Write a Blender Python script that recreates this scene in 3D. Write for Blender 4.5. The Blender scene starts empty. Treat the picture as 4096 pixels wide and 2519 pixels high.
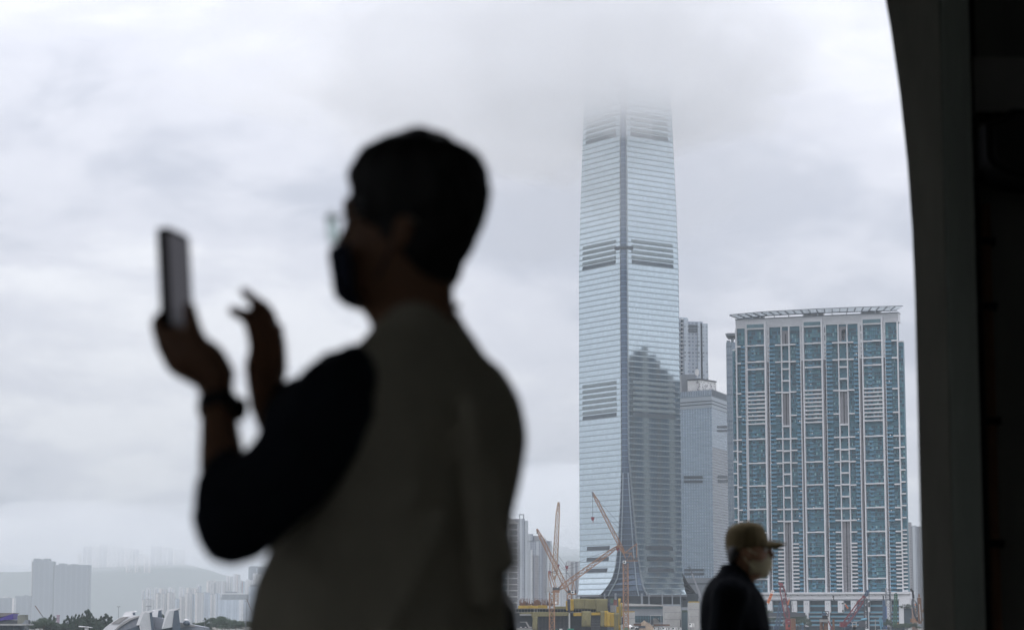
import bpy, bmesh, math, random
from mathutils import Vector, Matrix, noise
random.seed(7)
R = math.radians
scene = bpy.context.scene
COL = scene.collection

# ------------------------------------------------------------------ camera
SW, SH = 4096.0, 2519.0
F = 9163.0                      # focal length in photo pixels
TH = R(7.70)                    # upward pitch
CAM = Vector((0, 0, 8.0))
cam_d = bpy.data.cameras.new('camera')
cam = bpy.data.objects.new('camera', cam_d); COL.objects.link(cam)
cam.location = CAM; cam.rotation_euler = (R(90) + TH, 0, 0)
cam_d.sensor_width = 36; cam_d.lens = 36 * F / SW
cam_d.clip_start = 0.1; cam_d.clip_end = 40000
cam_d.dof.use_dof = True; cam_d.dof.focus_distance = 1600; cam_d.dof.aperture_fstop = 4.3
cam_d.dof.aperture_blades = 0
scene.camera = cam

# ------------------------------------------------------------------ sky
SUN_EL, SUN_AZ = R(52), R(205)
w = bpy.data.worlds.new('World'); scene.world = w; w.use_nodes = True
nt = w.node_tree; N = nt.nodes; L = nt.links; N.clear()
def nd(t, **k):
    n = N.new(t)
    for a, b in k.items(): setattr(n, a, b)
    return n
def mth(op, a, b=None, c=None):
    n = N.new('ShaderNodeMath'); n.operation = op
    for i, s in enumerate((a, b, c)):
        if s is None: continue
        if hasattr(s, 'links'): L.new(s, n.inputs[i])
        else: n.inputs[i].default_value = s
    return n.outputs[0]
SKY_GAIN = 7.75
tc = nd('ShaderNodeTexCoord'); sep = nd('ShaderNodeSeparateXYZ'); L.new(tc.outputs['Generated'], sep.inputs[0])
zc = mth('MAXIMUM', sep.outputs[2], 0.0)
den = mth('ADD', zc, 0.26)
px = mth('DIVIDE', sep.outputs[0], den); py = mth('DIVIDE', sep.outputs[1], den)
comb = nd('ShaderNodeCombineXYZ'); L.new(px, comb.inputs[0]); L.new(py, comb.inputs[1]); L.new(mth('MULTIPLY', zc, 2.0), comb.inputs[2])
def fbm(scale, detail, rough, off):
    mp = nd('ShaderNodeMapping'); mp.inputs['Location'].default_value = off
    L.new(comb.outputs[0], mp.inputs['Vector'])
    n = nd('ShaderNodeTexNoise'); n.inputs['Scale'].default_value = scale; n.inputs['Detail'].default_value = detail
    n.inputs['Roughness'].default_value = rough; n.inputs['Distortion'].default_value = 0.35
    L.new(mp.outputs[0], n.inputs['Vector']); return n.outputs['Fac']
n1 = fbm(2.1, 4, 0.52, (3.1, 0.4, 0)); n2 = fbm(6.0, 6, 0.56, (7.7, 2.0, 1))
cl = mth('ADD', mth('MULTIPLY', n1, 0.68), mth('MULTIPLY', n2, 0.32))
ramp = nd('ShaderNodeValToRGB'); L.new(cl, ramp.inputs[0])
ramp.color_ramp.interpolation = 'EASE'
e = ramp.color_ramp.elements
e[0].position = 0.37; e[0].color = (0.69, 0.72, 0.825, 1)
e[1].position = 0.62; e[1].color = (1.12, 1.13, 1.19, 1)
m_ = e.new(0.50); m_.color = (0.91, 0.925, 1.02, 1)
# overcast luminance: brighter towards the zenith
lum = mth('MULTIPLY_ADD', zc, 2.2, 0.62)
cloudcol = nd('ShaderNodeVectorMath', operation='SCALE'); L.new(ramp.outputs[0], cloudcol.inputs[0]); L.new(mth('MULTIPLY', lum, SKY_GAIN), cloudcol.inputs['Scale'])
sky = nd('ShaderNodeTexSky', sky_type='NISHITA'); sky.sun_disc = False; sky.sun_elevation = SUN_EL; sky.sun_rotation = SUN_AZ
mix = nd('ShaderNodeMix', data_type='RGBA'); mix.inputs[0].default_value = 0.94
L.new(sky.outputs[0], mix.inputs[6]); L.new(cloudcol.outputs[0], mix.inputs[7])
bg = nd('ShaderNodeBackground'); bg.inputs['Strength'].default_value = 0.12
L.new(mix.outputs[2], bg.inputs['Color'])
out = nd('ShaderNodeOutputWorld'); L.new(bg.outputs[0], out.inputs['Surface'])
sd = bpy.data.lights.new('sun', 'SUN'); sd.energy = 0.9; sd.angle = R(25); sd.color = (1, 0.97, 0.93)
so = bpy.data.objects.new('sun', sd); COL.objects.link(so)
# sun stands behind the camera, a little to its left, behind cloud
sdir = Vector((math.sin(SUN_AZ) * math.cos(SUN_EL), math.cos(SUN_AZ) * math.cos(SUN_EL), math.sin(SUN_EL)))
so.rotation_euler = sdir.to_track_quat('Z', 'Y').to_euler(); so.location = sdir * 300

scene.view_settings.view_transform = 'Standard'; scene.view_settings.look = 'None'
scene.view_settings.exposure = 0.0; scene.view_settings.gamma = 1; scene.view_settings.use_curve_mapping = False
cy = scene.cycles
cy.use_denoising = True
try: cy.denoiser = 'OPENIMAGEDENOISE'
except Exception: pass
cy.max_bounces = 12; cy.diffuse_bounces = 5; cy.glossy_bounces = 4; cy.transmission_bounces = 6; cy.volume_bounces = 10; cy.transparent_max_bounces = 8
cy.caustics_reflective = False; cy.caustics_refractive = False; cy.sample_clamp_indirect = 6

# ------------------------------------------------------------------ helpers
CT, ST = math.cos(TH), math.sin(TH)
def ray(x, y):
    vy = (SH / 2 - y) / F
    return Vector(((x - SW / 2) / F, CT - vy * ST, ST + vy * CT))
def at(x, y, Y):                       # photo pixel + depth -> world point
    r = ray(x, y); return CAM + r * (Y / r.y)
K = SW / 2459.0
def atd(u, v, Y): return at(u * K, v * K, Y)
def zof(y, Y, x=2048): return at(x, y, Y).z
def xof(x, Y, y=2480): return at(x, y, Y).x

MATS = {}
def mat(name, col, rough=0.6, metal=0.0, var=0.12, scale=0.4, spec=0.4, bump=0.0, streak=None):
    m = bpy.data.materials.new(name); m.use_nodes = True
    t = m.node_tree; b = t.nodes['Principled BSDF']
    b.inputs['Roughness'].default_value = rough; b.inputs['Metallic'].default_value = metal
    b.inputs['Specular IOR Level'].default_value = spec
    if var > 0:
        tcn = t.nodes.new('ShaderNodeTexCoord'); mp = t.nodes.new('ShaderNodeMapping')
        t.links.new(tcn.outputs['Object'], mp.inputs[0])
        if streak: mp.inputs['Scale'].default_value = streak
        nz = t.nodes.new('ShaderNodeTexNoise'); nz.inputs['Scale'].default_value = scale; nz.inputs['Detail'].default_value = 6
        nz.inputs['Roughness'].default_value = 0.65
        t.links.new(mp.outputs[0], nz.inputs['Vector'])
        rp = t.nodes.new('ShaderNodeMapRange'); rp.inputs[1].default_value = 0.25; rp.inputs[2].default_value = 0.75
        rp.inputs[3].default_value = 1 - var; rp.inputs[4].default_value = 1 + var
        t.links.new(nz.outputs['Fac'], rp.inputs[0])
        sc = t.nodes.new('ShaderNodeVectorMath'); sc.operation = 'SCALE'; sc.inputs[0].default_value = col[:3]
        t.links.new(rp.outputs[0], sc.inputs['Scale']); t.links.new(sc.outputs[0], b.inputs['Base Color'])
        if bump:
            bp = t.nodes.new('ShaderNodeBump'); bp.inputs['Strength'].default_value = bump; bp.inputs['Distance'].default_value = 0.02
            t.links.new(nz.outputs['Fac'], bp.inputs['Height']); t.links.new(bp.outputs[0], b.inputs['Normal'])
    else:
        b.inputs['Base Color'].default_value = (*col[:3], 1)
    MATS[name] = m
    return m

def grid_mat(name, wall, glass, cw, ch, wx=0.6, wy=0.55, rough=0.35, vstripe=0.0, vcol=(0.5, 0.5, 0.5), vw=6.0, gl_metal=0.0):
    """far facade whose windows are below what can be told apart: cell grid from UV in metres"""
    m = bpy.data.materials.new(name); m.use_nodes = True; t = m.node_tree; b = t.nodes['Principled BSDF']
    def mm(op, a, c=None):
        n = t.nodes.new('ShaderNodeMath'); n.operation = op
        for i, s in enumerate((a, c)):
            if s is None: continue
            if hasattr(s, 'links'): t.links.new(s, n.inputs[i])
            else: n.inputs[i].default_value = s
        return n.outputs[0]
    uv = t.nodes.new('ShaderNodeUVMap'); sp = t.nodes.new('ShaderNodeSeparateXYZ'); t.links.new(uv.outputs[0], sp.inputs[0])
    a = mm('DIVIDE', sp.outputs[0], cw); c = mm('DIVIDE', sp.outputs[1], ch)
    mask = mm('MULTIPLY', mm('LESS_THAN', mm('FRACT', a), wx), mm('LESS_THAN', mm('FRACT', c), wy))
    cb = t.nodes.new('ShaderNodeCombineXYZ'); t.links.new(mm('FLOOR', a), cb.inputs[0]); t.links.new(mm('FLOOR', c), cb.inputs[1])
    wn = t.nodes.new('ShaderNodeTexWhiteNoise'); t.links.new(cb.outputs[0], wn.inputs[0])
    g = t.nodes.new('ShaderNodeVectorMath'); g.operation = 'SCALE'; g.inputs[0].default_value = glass
    t.links.new(mm('ADD', mm('MULTIPLY', wn.outputs[0], 0.9), 0.55), g.inputs['Scale'])
    mx = t.nodes.new('ShaderNodeMix'); mx.data_type = 'RGBA'; t.links.new(mask, mx.inputs[0]); mx.inputs[6].default_value = (*wall, 1); t.links.new(g.outputs[0], mx.inputs[7])
    last = mx.outputs[2]
    if vstripe > 0:
        vs = mm('LESS_THAN', mm('FRACT', mm('DIVIDE', sp.outputs[0], vw)), vstripe)
        m2 = t.nodes.new('ShaderNodeMix'); m2.data_type = 'RGBA'; t.links.new(vs, m2.inputs[0]); t.links.new(last, m2.inputs[6]); m2.inputs[7].default_value = (*vcol, 1); last = m2.outputs[2]
    nz = t.nodes.new('ShaderNodeTexNoise'); nz.inputs['Scale'].default_value = 0.03; nz.inputs['Detail'].default_value = 4
    tco = t.nodes.new('ShaderNodeTexCoord'); t.links.new(tco.outputs['Object'], nz.inputs['Vector'])
    s2 = t.nodes.new('ShaderNodeVectorMath'); s2.operation = 'SCALE'; t.links.new(last, s2.inputs[0]); t.links.new(mm('ADD', mm('MULTIPLY', nz.outputs['Fac'], 0.4), 0.8), s2.inputs['Scale'])
    t.links.new(s2.outputs[0], b.inputs['Base Color']); b.inputs['Roughness'].default_value = rough
    if gl_metal: t.links.new(mm('MULTIPLY', mask, gl_metal), b.inputs['Metallic'])
    MATS[name] = m; return m

class MB:
    def __init__(s): s.v = []; s.f = []; s.m = []; s.uv = []
    def add(s, vs, fs, m=0, uvs=None):
        o = len(s.v); s.v += [Vector(p) for p in vs]
        for k, f in enumerate(fs):
            s.f.append([i + o for i in f]); s.m.append(m)
            s.uv.append(uvs[k] if uvs else None)
    def quad(s, a, b, c, d, m=0, uv=None): s.add([a, b, c, d], [(0, 1, 2, 3)], m, [uv] if uv else None)
    def box(s, x0, x1, y0, y1, z0, z1, m=0):
        vs = [(x0, y0, z0), (x1, y0, z0), (x1, y1, z0), (x0, y1, z0), (x0, y0, z1), (x1, y0, z1), (x1, y1, z1), (x0, y1, z1)]
        W, D, H = x1 - x0, y1 - y0, z1 - z0
        fs = [(0, 3, 2, 1), (4, 5, 6, 7), (0, 1, 5, 4), (1, 2, 6, 5), (2, 3, 7, 6), (3, 0, 4, 7)]
        uvs = [[(0, 0), (0, D), (W, D), (W, 0)], [(0, 0), (W, 0), (W, D), (0, D)], [(0, 0), (W, 0), (W, H), (0, H)], [(0, 0), (D, 0), (D, H), (0, H)], [(0, 0), (W, 0), (W, H), (0, H)], [(0, 0), (D, 0), (D, H), (0, H)]]
        s.add(vs, fs, m, uvs)
    def prism(s, poly, ext, m=0):
        n = len(poly); ext = Vector(ext); p = [Vector(q) for q in poly]
        s.add(p + [q + ext for q in p], [tuple(range(n))[::-1], tuple(range(n, 2 * n))] + [(i, (i + 1) % n, (i + 1) % n + n, i + n) for i in range(n)], m)
    def bar(s, p, q, w, m=0, h=None):
        p, q = Vector(p), Vector(q); d = q - p
        if d.length < 1e-6: return
        d.normalize(); up = Vector((0, 0, 1)) if abs(d.z) < 0.95 else Vector((1, 0, 0))
        a = d.cross(up).normalized() * w / 2; b = d.cross(a).normalized() * (h or w) / 2
        vs = [p - a - b, p + a - b, p + a + b, p - a + b, q - a - b, q + a - b, q + a + b, q - a + b]
        s.add(vs, [(0, 1, 2, 3), (7, 6, 5, 4), (0, 4, 5, 1), (1, 5, 6, 2), (2, 6, 7, 3), (3, 7, 4, 0)], m)
    def tube(s, pts, r, m=0, n=8):
        pts = [Vector(p) for p in pts]; rr = r if isinstance(r, (list, tuple)) else [r] * len(pts); o = []
        for i, p in enumerate(pts):
            d = (pts[min(i + 1, len(pts) - 1)] - pts[max(i - 1, 0)]).normalized()
            up = Vector((0, 0, 1)) if abs(d.z) < 0.9 else Vector((1, 0, 0))
            a = d.cross(up).normalized(); b = d.cross(a).normalized()
            o += [p + (a * math.cos(2 * math.pi * k / n) + b * math.sin(2 * math.pi * k / n)) * rr[i] for k in range(n)]
        fs = [(i * n + k, i * n + (k + 1) % n, (i + 1) * n + (k + 1) % n, (i + 1) * n + k) for i in range(len(pts) - 1) for k in range(n)]
        fs += [tuple(range(n))[::-1], tuple(range((len(pts) - 1) * n, len(pts) * n))]
        s.add(o, fs, m)
    def lattice(s, p, q, w0, w1, n, b, m=0, tip=0.0):
        """square lattice beam from p to q: four chords with zigzag lacing"""
        p, q = Vector(p), Vector(q); d = (q - p).normalized(); up = Vector((0, 1, 0)) if abs(d.y) < 0.9 else Vector((0, 0, 1))
        a = d.cross(up).normalized(); c = d.cross(a).normalized(); rows = []
        for i in range(n + 1):
            t = i / n; wd = w0 + (w1 - w0) * t
            if tip and t > 1 - tip: wd *= max(0.3, (1 - t) / tip)
            if tip and t < tip * 0.6: wd *= max(0.35, t / (tip * 0.6))
            o = p + (q - p) * t
            rows.append([o + a * wd / 2 * x + c * wd / 2 * y for x, y in ((-1, -1), (1, -1), (1, 1), (-1, 1))])
        for i in range(n):
            for k in range(4):
                s.bar(rows[i][k], rows[i + 1][k], b, m)
                k2 = (k + 1) % 4
                s.bar(rows[i][k if i % 2 else k2], rows[i + 1][k2 if i % 2 else k], b * 0.6, m)
                s.bar(rows[i][k], rows[i][k2], b * 0.6, m)
    def build(s, name, mats, parent=None, world=False, smooth=False, kind=None):
        me = bpy.data.meshes.new(name)
        vs = s.v
        if world and parent is not None:
            mi = xf(parent).inverted(); vs = [mi @ p for p in vs]
        me.from_pydata([tuple(p) for p in vs], [], s.f)
        mats = mats if isinstance(mats, (list, tuple)) else [mats]
        for mt in mats: me.materials.append(mt)
        me.polygons.foreach_set('material_index', s.m)
        if any(s.uv):
            ul = me.uv_layers.new(name='UVMap')
            for poly, u in zip(me.polygons, s.uv):
                if u:
                    for li, q in zip(poly.loop_indices, u): ul.data[li].uv = q
        if smooth: me.polygons.foreach_set('use_smooth', [True] * len(me.polygons))
        me.update()
        return link(name, me, parent, kind)
def link(name, me, parent=None, kind=None, loc=None):
    o = bpy.data.objects.new(name, me); COL.objects.link(o)
    if parent is not None: o.parent = parent
    if kind: o['kind'] = kind
    if loc is not None: o.location = loc
    return o
def xf(o):
    m = Matrix.Translation(o.location) @ o.rotation_euler.to_matrix().to_4x4()
    return xf(o.parent) @ m if o.parent else m
def tag(o, label, cat, group=None):
    o['label'] = label; o['category'] = cat
    if group: o['group'] = group
    return o
def thing(name, label, cat, loc=(0, 0, 0), rz=0.0, group=None):
    o = bpy.data.objects.new(name, None); COL.objects.link(o); o.location = loc; o.rotation_euler = (0, 0, rz)
    o.empty_display_size = 0.2
    return tag(o, label, cat, group)
def plane_hit(root, x, y, yl=0.0):
    """where the sight line of photo pixel (x, y) meets the thing's own front plane: its local x, z"""
    mi = xf(root).inverted(); o = mi @ CAM; d = mi.to_3x3() @ ray(x, y)
    t = (yl - o.y) / d.y; p = o + d * t
    return p.x, p.z

# ------------------------------------------------------------------ materials
M_conc = mat('concrete', (0.20, 0.20, 0.195), 0.9, var=0.25, scale=0.25)
M_concl = mat('pale_concrete', (0.31, 0.31, 0.305), 0.9, var=0.22, scale=0.22)
M_white = mat('white_cladding', (0.60, 0.61, 0.63), 0.6, var=0.06, scale=0.1)
M_whitep = mat('white_paint', (0.72, 0.72, 0.71), 0.5, var=0.1)
M_grey = mat('grey_cladding', (0.19, 0.21, 0.23), 0.6, var=0.12, scale=0.15)
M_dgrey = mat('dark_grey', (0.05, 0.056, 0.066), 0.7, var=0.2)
M_black = mat('black_metal', (0.010, 0.010, 0.011), 0.8, var=0.2, spec=0.15)
M_steel = mat('grey_steel', (0.22, 0.23, 0.25), 0.45, 0.4, var=0.15)
M_orange = mat('crane_orange', (0.255, 0.14, 0.08), 0.55, var=0.25, scale=0.6)
M_orange2 = mat('crane_orange_pale', (0.32, 0.22, 0.15), 0.55, var=0.25, scale=0.6)
M_red = mat('crane_red', (0.17, 0.03, 0.04), 0.5, var=0.25)
M_blue = mat('crane_blue', (0.04, 0.075, 0.13), 0.5, var=0.25)
M_green = mat('container_green', (0.02, 0.22, 0.16), 0.5, var=0.2)
M_rust = mat('rusty_steel', (0.14, 0.07, 0.04), 0.85, var=0.35, scale=0.7)
M_net = mat('olive_net', (0.145, 0.13, 0.06), 0.9, var=0.3, scale=1.2, streak=(3, 1, 0.4))
M_nety = mat('yellow_net', (0.30, 0.20, 0.025), 0.9, var=0.3, scale=0.9, streak=(3, 1, 0.4))
M_dglass = mat('dark_glass', (0.035, 0.055, 0.07), 0.25, 0.0, var=0.3, scale=0.2, spec=0.4)
M_tglass = mat('teal_glass', (0.07, 0.16, 0.19), 0.12, 0.0, var=0.25, scale=0.3, spec=0.6)
M_bglass = mat('blue_spandrel', (0.10, 0.25, 0.34), 0.4, var=0.15, scale=0.2, spec=0.3)
M_leaf = mat('leaf_green', (0.062, 0.095, 0.058), 0.8, var=0.45, scale=0.8)
M_leafd = mat('leaf_dark', (0.044, 0.068, 0.052), 0.8, var=0.45, scale=0.8)
M_bark = mat('bark', (0.09, 0.07, 0.05), 0.9, var=0.3)
M_soil = mat('soil', (0.17, 0.13, 0.09), 0.95, var=0.35, scale=0.3)

# ------------------------------------------------------------------ terrain and water
SITE_Z = 4.2
mb = MB(); mb.quad((-13000, -250, 0), (13000, -250, 0), (13000, 19500, 0), (-13000, 19500, 0))
M_sea = mat('sea_water', (0.03, 0.05, 0.05), 0.12, var=0.3, scale=0.02, spec=0.5, bump=0.3)
mb.build('sea', M_sea, kind='structure')
mb = MB(); mb.box(-1500, 3000, 1080, 6500, 0.5, SITE_Z)
M_ground = mat('site_ground', (0.13, 0.12, 0.10), 0.95, var=0.3, scale=0.03)
mb.build('ground', M_ground, kind='structure')
mb = MB(); mb.box(-6500, -700, 6900, 12500, 0.5, 4.0); mb.build('far_land', M_ground, kind='structure')

def hill(name, pts, Y, D, col, seed):
    """ridge profile given as (x px, y px); a rounded hill with real depth"""
    g = MB(); nx, ny = 90, 26; x0, x1 = pts[0][0], pts[-1][0]
    for i in range(nx + 1):
        X = x0 + (x1 - x0) * i / nx
        for a, b in zip(pts, pts[1:]):
            if a[0] <= X <= b[0]: yy = a[1] + (b[1] - a[1]) * (X - a[0]) / (b[0] - a[0]); break
        P = at(X, yy, Y + D * 0.45)
        for j in range(ny + 1):
            t = j / ny; yv = Y + D * t
            prof = math.sin(math.pi * min(1, t / 0.9)) ** 0.8 if t < 0.9 else 0
            n = noise.fractal(Vector((P.x * 0.0024, yv * 0.0024, seed)), 0.9, 2.1, 5)
            n2 = noise.fractal(Vector((P.x * 0.018, yv * 0.018, seed + 4)), 0.9, 2.1, 4)
            g.v.append(Vector((P.x, yv, max(0.3, P.z * prof * (1 + 0.10 * n * (1 - prof)) + n2 * 8 * prof))))
    for i in range(nx):
        for j in range(ny):
            a = i * (ny + 1) + j; g.f.append([a, a + ny + 1, a + ny + 2, a + 1]); g.m.append(0); g.uv.append(None)
    return g.build(name, mat(name + '_cover', col, 0.95, var=0.4, scale=0.02), kind='structure', smooth=True)
hill('hill', [(-900, 2330), (0, 2290), (250, 2278), (560, 2264), (760, 2258), (900, 2300), (1060, 2350), (1500, 2420), (2300, 2470)], 12800, 3000, (0.045, 0.06, 0.045), 3.0)
hill('mountain', [(1650, 2330), (1850, 2200), (2000, 2140), (2180, 2165), (2250, 2190), (2335, 2200), (2450, 2230), (2700, 2300), (3100, 2400)], 14000, 3600, (0.045, 0.06, 0.045), 9.0)
hill('low_hill', [(2100, 2480), (2240, 2320), (2300, 2270), (2360, 2245), (2480, 2240), (2650, 2330), (2900, 2450)], 8600, 1500, (0.045, 0.06, 0.04), 14.0)
# ------------------------------------------------------------------ the ferry pier: floor, ceiling, walls with the arch
FLOOR = 6.85; YW = 8.75; TOPZ = 13.7
M_floor = mat('pier_floor', (0.20, 0.19, 0.18), 0.6, var=0.25, scale=2.0)
M_ceil = mat('pier_ceiling', (0.30, 0.31, 0.29), 0.9, var=0.15)
M_pw = mat('pier_wall_paint', (0.41, 0.41, 0.36), 0.75, var=0.32, scale=1.6, streak=(2.2, 2.2, 0.35), bump=0.08)
M_pg = mat('pier_green_paint', (0.31, 0.35, 0.31), 0.7, var=0.30, scale=1.8, streak=(2.5, 2.5, 0.3), bump=0.08)
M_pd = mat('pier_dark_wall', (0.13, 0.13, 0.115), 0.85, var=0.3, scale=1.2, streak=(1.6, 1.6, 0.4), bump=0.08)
HX0, HX1, HY0 = -9.0, 6.5, -9.0
mb = MB(); mb.box(HX0 - .3, HX1 + .3, HY0 - .3, YW + 5.6, FLOOR - 0.4, FLOOR); mb.build('floor', M_floor, kind='structure')
mb = MB(); mb.box(HX0 - .3, HX1 + .3, YW + 5.2, YW + 5.5, FLOOR, FLOOR + .9); mb.build('parapet_wall', M_floor, kind='structure')
mb = MB(); mb.box(HX0 - .3, HX1 + .3, HY0 - .3, YW + 0.34, TOPZ, TOPZ + 0.3); mb.build('ceiling', M_ceil, kind='structure')
mb = MB(); mb.box(HX0 - .3, HX0, HY0, YW - .01, FLOOR, 9.0); mb.box(HX0 - .3, HX0, HY0, YW - .01, 11.4, TOPZ)
for yy in (-9.0, -3.6, 1.8, 7.2): mb.box(HX0 - .3, HX0, yy, min(yy + 3.4, YW - .02), 9.0, 11.4)
mb.build('side_wall', M_pw, kind='structure')
mb = MB(); mb.box(HX1, HX1 + .3, HY0, YW - .01, FLOOR, TOPZ); mb.build('end_wall', M_pw, kind='structure')
mb = MB(); mb.box(HX0, HX1, HY0 - .3, HY0, FLOOR, 9.2); mb.box(HX0, HX1, HY0 - .3, HY0, 12.1, TOPZ)
for xx in (-9.0, -4.4, 0.2, 4.8): mb.box(xx, min(xx + 3.0, HX1), HY0 - .3, HY0, 9.2, 12.1)
mb.build('back_wall', M_pw, kind='structure')
# wall with the arched opening
XR = xof(2216 * K, YW, 1512 * K); SPR = zof(715 * K, YW); AW = 2.05; AH = 4.1
XA = xof(2290 * K, YW, 1400 * K); XB = xof(2360 * K, YW, 1400 * K); T = 0.32
arch = [(XR - 2 * AW, FLOOR), (XR - 2 * AW, SPR)]
for k in range(1, 48):
    a = math.pi * (1 - k / 48); arch.append((XR - AW + AW * math.cos(a), SPR + AH * math.sin(a)))
arch += [(XR, SPR), (XR, FLOOR)]
# the reveal is splayed: the opening is a little wider on the water side
kk = (AW + .10) / AW; arch_out = [(XR - AW + (x - XR + AW) * kk, FLOOR if z <= FLOOR else SPR + (z - SPR) * kk if z > SPR else z) for x, z in arch]
g = MB()
for y, ar_ in ((YW, arch), (YW + T, arch_out)):
    for (xa, za), (xb, zb) in zip(ar_, ar_[1:]):
        if abs(xa - xb) < 1e-6: continue
        g.quad((xa, y, za), (xb, y, zb), (xb, y, TOPZ), (xa, y, TOPZ))
    g.quad((HX0, y, FLOOR), (ar_[0][0], y, FLOOR), (ar_[0][0], y, TOPZ), (HX0, y, TOPZ))
    g.quad((ar_[-1][0], y, FLOOR), (XA, y, FLOOR), (XA, y, TOPZ), (ar_[-1][0], y, TOPZ))
for (xa, za), (xb, zb), (xc, zc_), (xd, zd) in zip(arch, arch[1:], arch_out[1:], arch_out): g.quad((xa, YW, za), (xb, YW, zb), (xc, YW + T, zc_), (xd, YW + T, zd))
g.quad((XA, YW, FLOOR), (XA, YW + T, FLOOR), (XA, YW + T, TOPZ), (XA, YW, TOPZ))
aw = g.build('arch_wall', M_pw, kind='structure')
g = MB(); g.box(XA + .004, XB, YW - 0.03, YW + .40, FLOOR, TOPZ); g.build('pilaster', M_pg, aw)
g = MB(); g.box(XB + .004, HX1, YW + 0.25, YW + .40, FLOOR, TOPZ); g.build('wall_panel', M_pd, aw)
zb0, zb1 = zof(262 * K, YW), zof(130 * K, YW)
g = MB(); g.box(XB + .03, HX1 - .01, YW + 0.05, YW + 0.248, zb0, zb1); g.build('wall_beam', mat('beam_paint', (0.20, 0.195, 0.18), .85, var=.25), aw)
g = MB(); g.box(XB + .006, XB + .05, YW + 0.10, YW + 0.247, FLOOR + .01, TOPZ - .02); g.build('recess_strip', M_black, aw)
g = MB(); xc = xof(2402 * K, YW, 900 * K)
g.tube([(xc, YW + 0.2, FLOOR + .02), (xc, YW + 0.2, zof(470 * K, YW))], 0.022); cd = g.build('conduit', M_rust, aw, smooth=True)
for vv in (560, 720, 1000, 1300):
    zz = zof(vv * K, YW); g = MB(); g.box(xc - .035, xc + .035, YW + .17, YW + .247, zz - .015, zz + .015); g.build('bracket', M_black, cd)
# loudspeaker hanging on the dark wall at the right
z0s, z1s = zof(432 * K, YW - .2), zof(262 * K, YW - .2); x0s = xof(2368 * K, YW - .2, 350 * K); ws = 0.44; ym = YW - 0.45
t = thing('loudspeaker', 'black loudspeaker with rounded underside fixed high on the dark wall beside the arch', 'loudspeaker', (x0s + ws / 2, YW + .2, z0s))
g = MB(); n = 14; prof = []
hh = z1s - z0s
for k in range(n + 1):
    a = math.pi + math.pi * k / n
    prof.append((ws / 2 * math.cos(a) * 1.0, 0, hh * 0.34 + hh * 0.34 * math.sin(a)))
prof += [(ws / 2, 0, hh * 0.82), (ws / 2 * 0.80, 0, hh), (-ws / 2 * 0.55, 0, hh), (-ws / 2 * 0.72, 0, hh * 0.86), (-ws / 2, 0, hh * 0.80)]
g.prism([(p[0], -0.40, p[2]) for p in prof], (0, 0.30, 0)); g.build('cabinet', M_black, t)
g = MB(); g.prism([(p[0] * .86, -0.415, hh * .46 + (p[2] - hh * .46) * .84) for p in prof], (0, 0.012, 0)); g.build('grille', mat('speaker_cloth', (0.012, 0.012, 0.013), 0.9), t)
g = MB(); g.box(-.05, .05, -.10, .04, hh * .35, hh * .65); g.build('wall_bracket', M_black, t)

# ------------------------------------------------------------------ people
def cone_hull(mbm, p, q, r0, r1, n=10):
    """round-ended tapered limb between two joints"""
    p, q = Vector(p), Vector(q); b = bmesh.new()
    for c, r in ((p, r0), (q, r1)):
        bmesh.ops.create_icosphere(b, subdivisions=2, radius=r, matrix=Matrix.Translation(c))
    res = bmesh.ops.convex_hull(b, input=b.verts[:])
    junk = [e for e in res['geom_interior'] if isinstance(e, bmesh.types.BMVert)]
    bmesh.ops.delete(b, geom=junk, context='VERTS')
    b.verts.index_update(); mbm.add([v.co.copy() for v in b.verts], [[v.index for v in f.verts] for f in b.faces]); b.free()
def limb(mbm, pts, rs):
    for i in range(len(pts) - 1): cone_hull(mbm, pts[i], pts[i + 1], rs[i], rs[i + 1])
def ball(mbm, c, rx, ry=None, rz=None, rot=None):
    b = bmesh.new(); ry = ry or rx; rz = rz or rx
    m = Matrix.Translation(c) @ (rot or Matrix()).to_4x4() @ Matrix.Diagonal((rx, ry, rz, 1))
    bmesh.ops.create_icosphere(b, subdivisions=3, radius=1, matrix=m)
    b.verts.index_update(); mbm.add([v.co.copy() for v in b.verts], [[v.index for v in f.verts] for f in b.faces]); b.free()
def loft(mbm, P, slices, fdir, n=28):
    """stack of oval slices given by their left and right outline (photo pixels) and true side-to-side half width"""
    l = Vector((fdir.y, -fdir.x, 0)); rows = []
    for s in slices:
        v, a, b, lat = s[:4]; dy = s[4] if len(s) > 4 else 0
        A, B = P(a, v, dy), P(b, v, dy); c = (A + B) / 2; wd = abs(B.x - A.x) / 2
        lat = min(lat, wd / max(abs(l.x), 1e-3) * 0.96)
        d = math.sqrt(max(wd * wd - (lat * l.x) ** 2, (0.12 * wd) ** 2)) / abs(fdir.x)
        rows.append([c + fdir * (d * math.cos(2 * math.pi * k / n)) + l * (lat * math.sin(2 * math.pi * k / n)) for k in range(n)])
    vs = [p for r_ in rows for p in r_]
    fs = [(i * n + k, i * n + (k + 1) % n, (i + 1) * n + (k + 1) % n, (i + 1) * n + k) for i in range(len(rows) - 1) for k in range(n)]
    fs += [tuple(range(n))[::-1], tuple(range((len(rows) - 1) * n, len(rows) * n))]
    mbm.add(vs, fs)
    return rows
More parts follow.
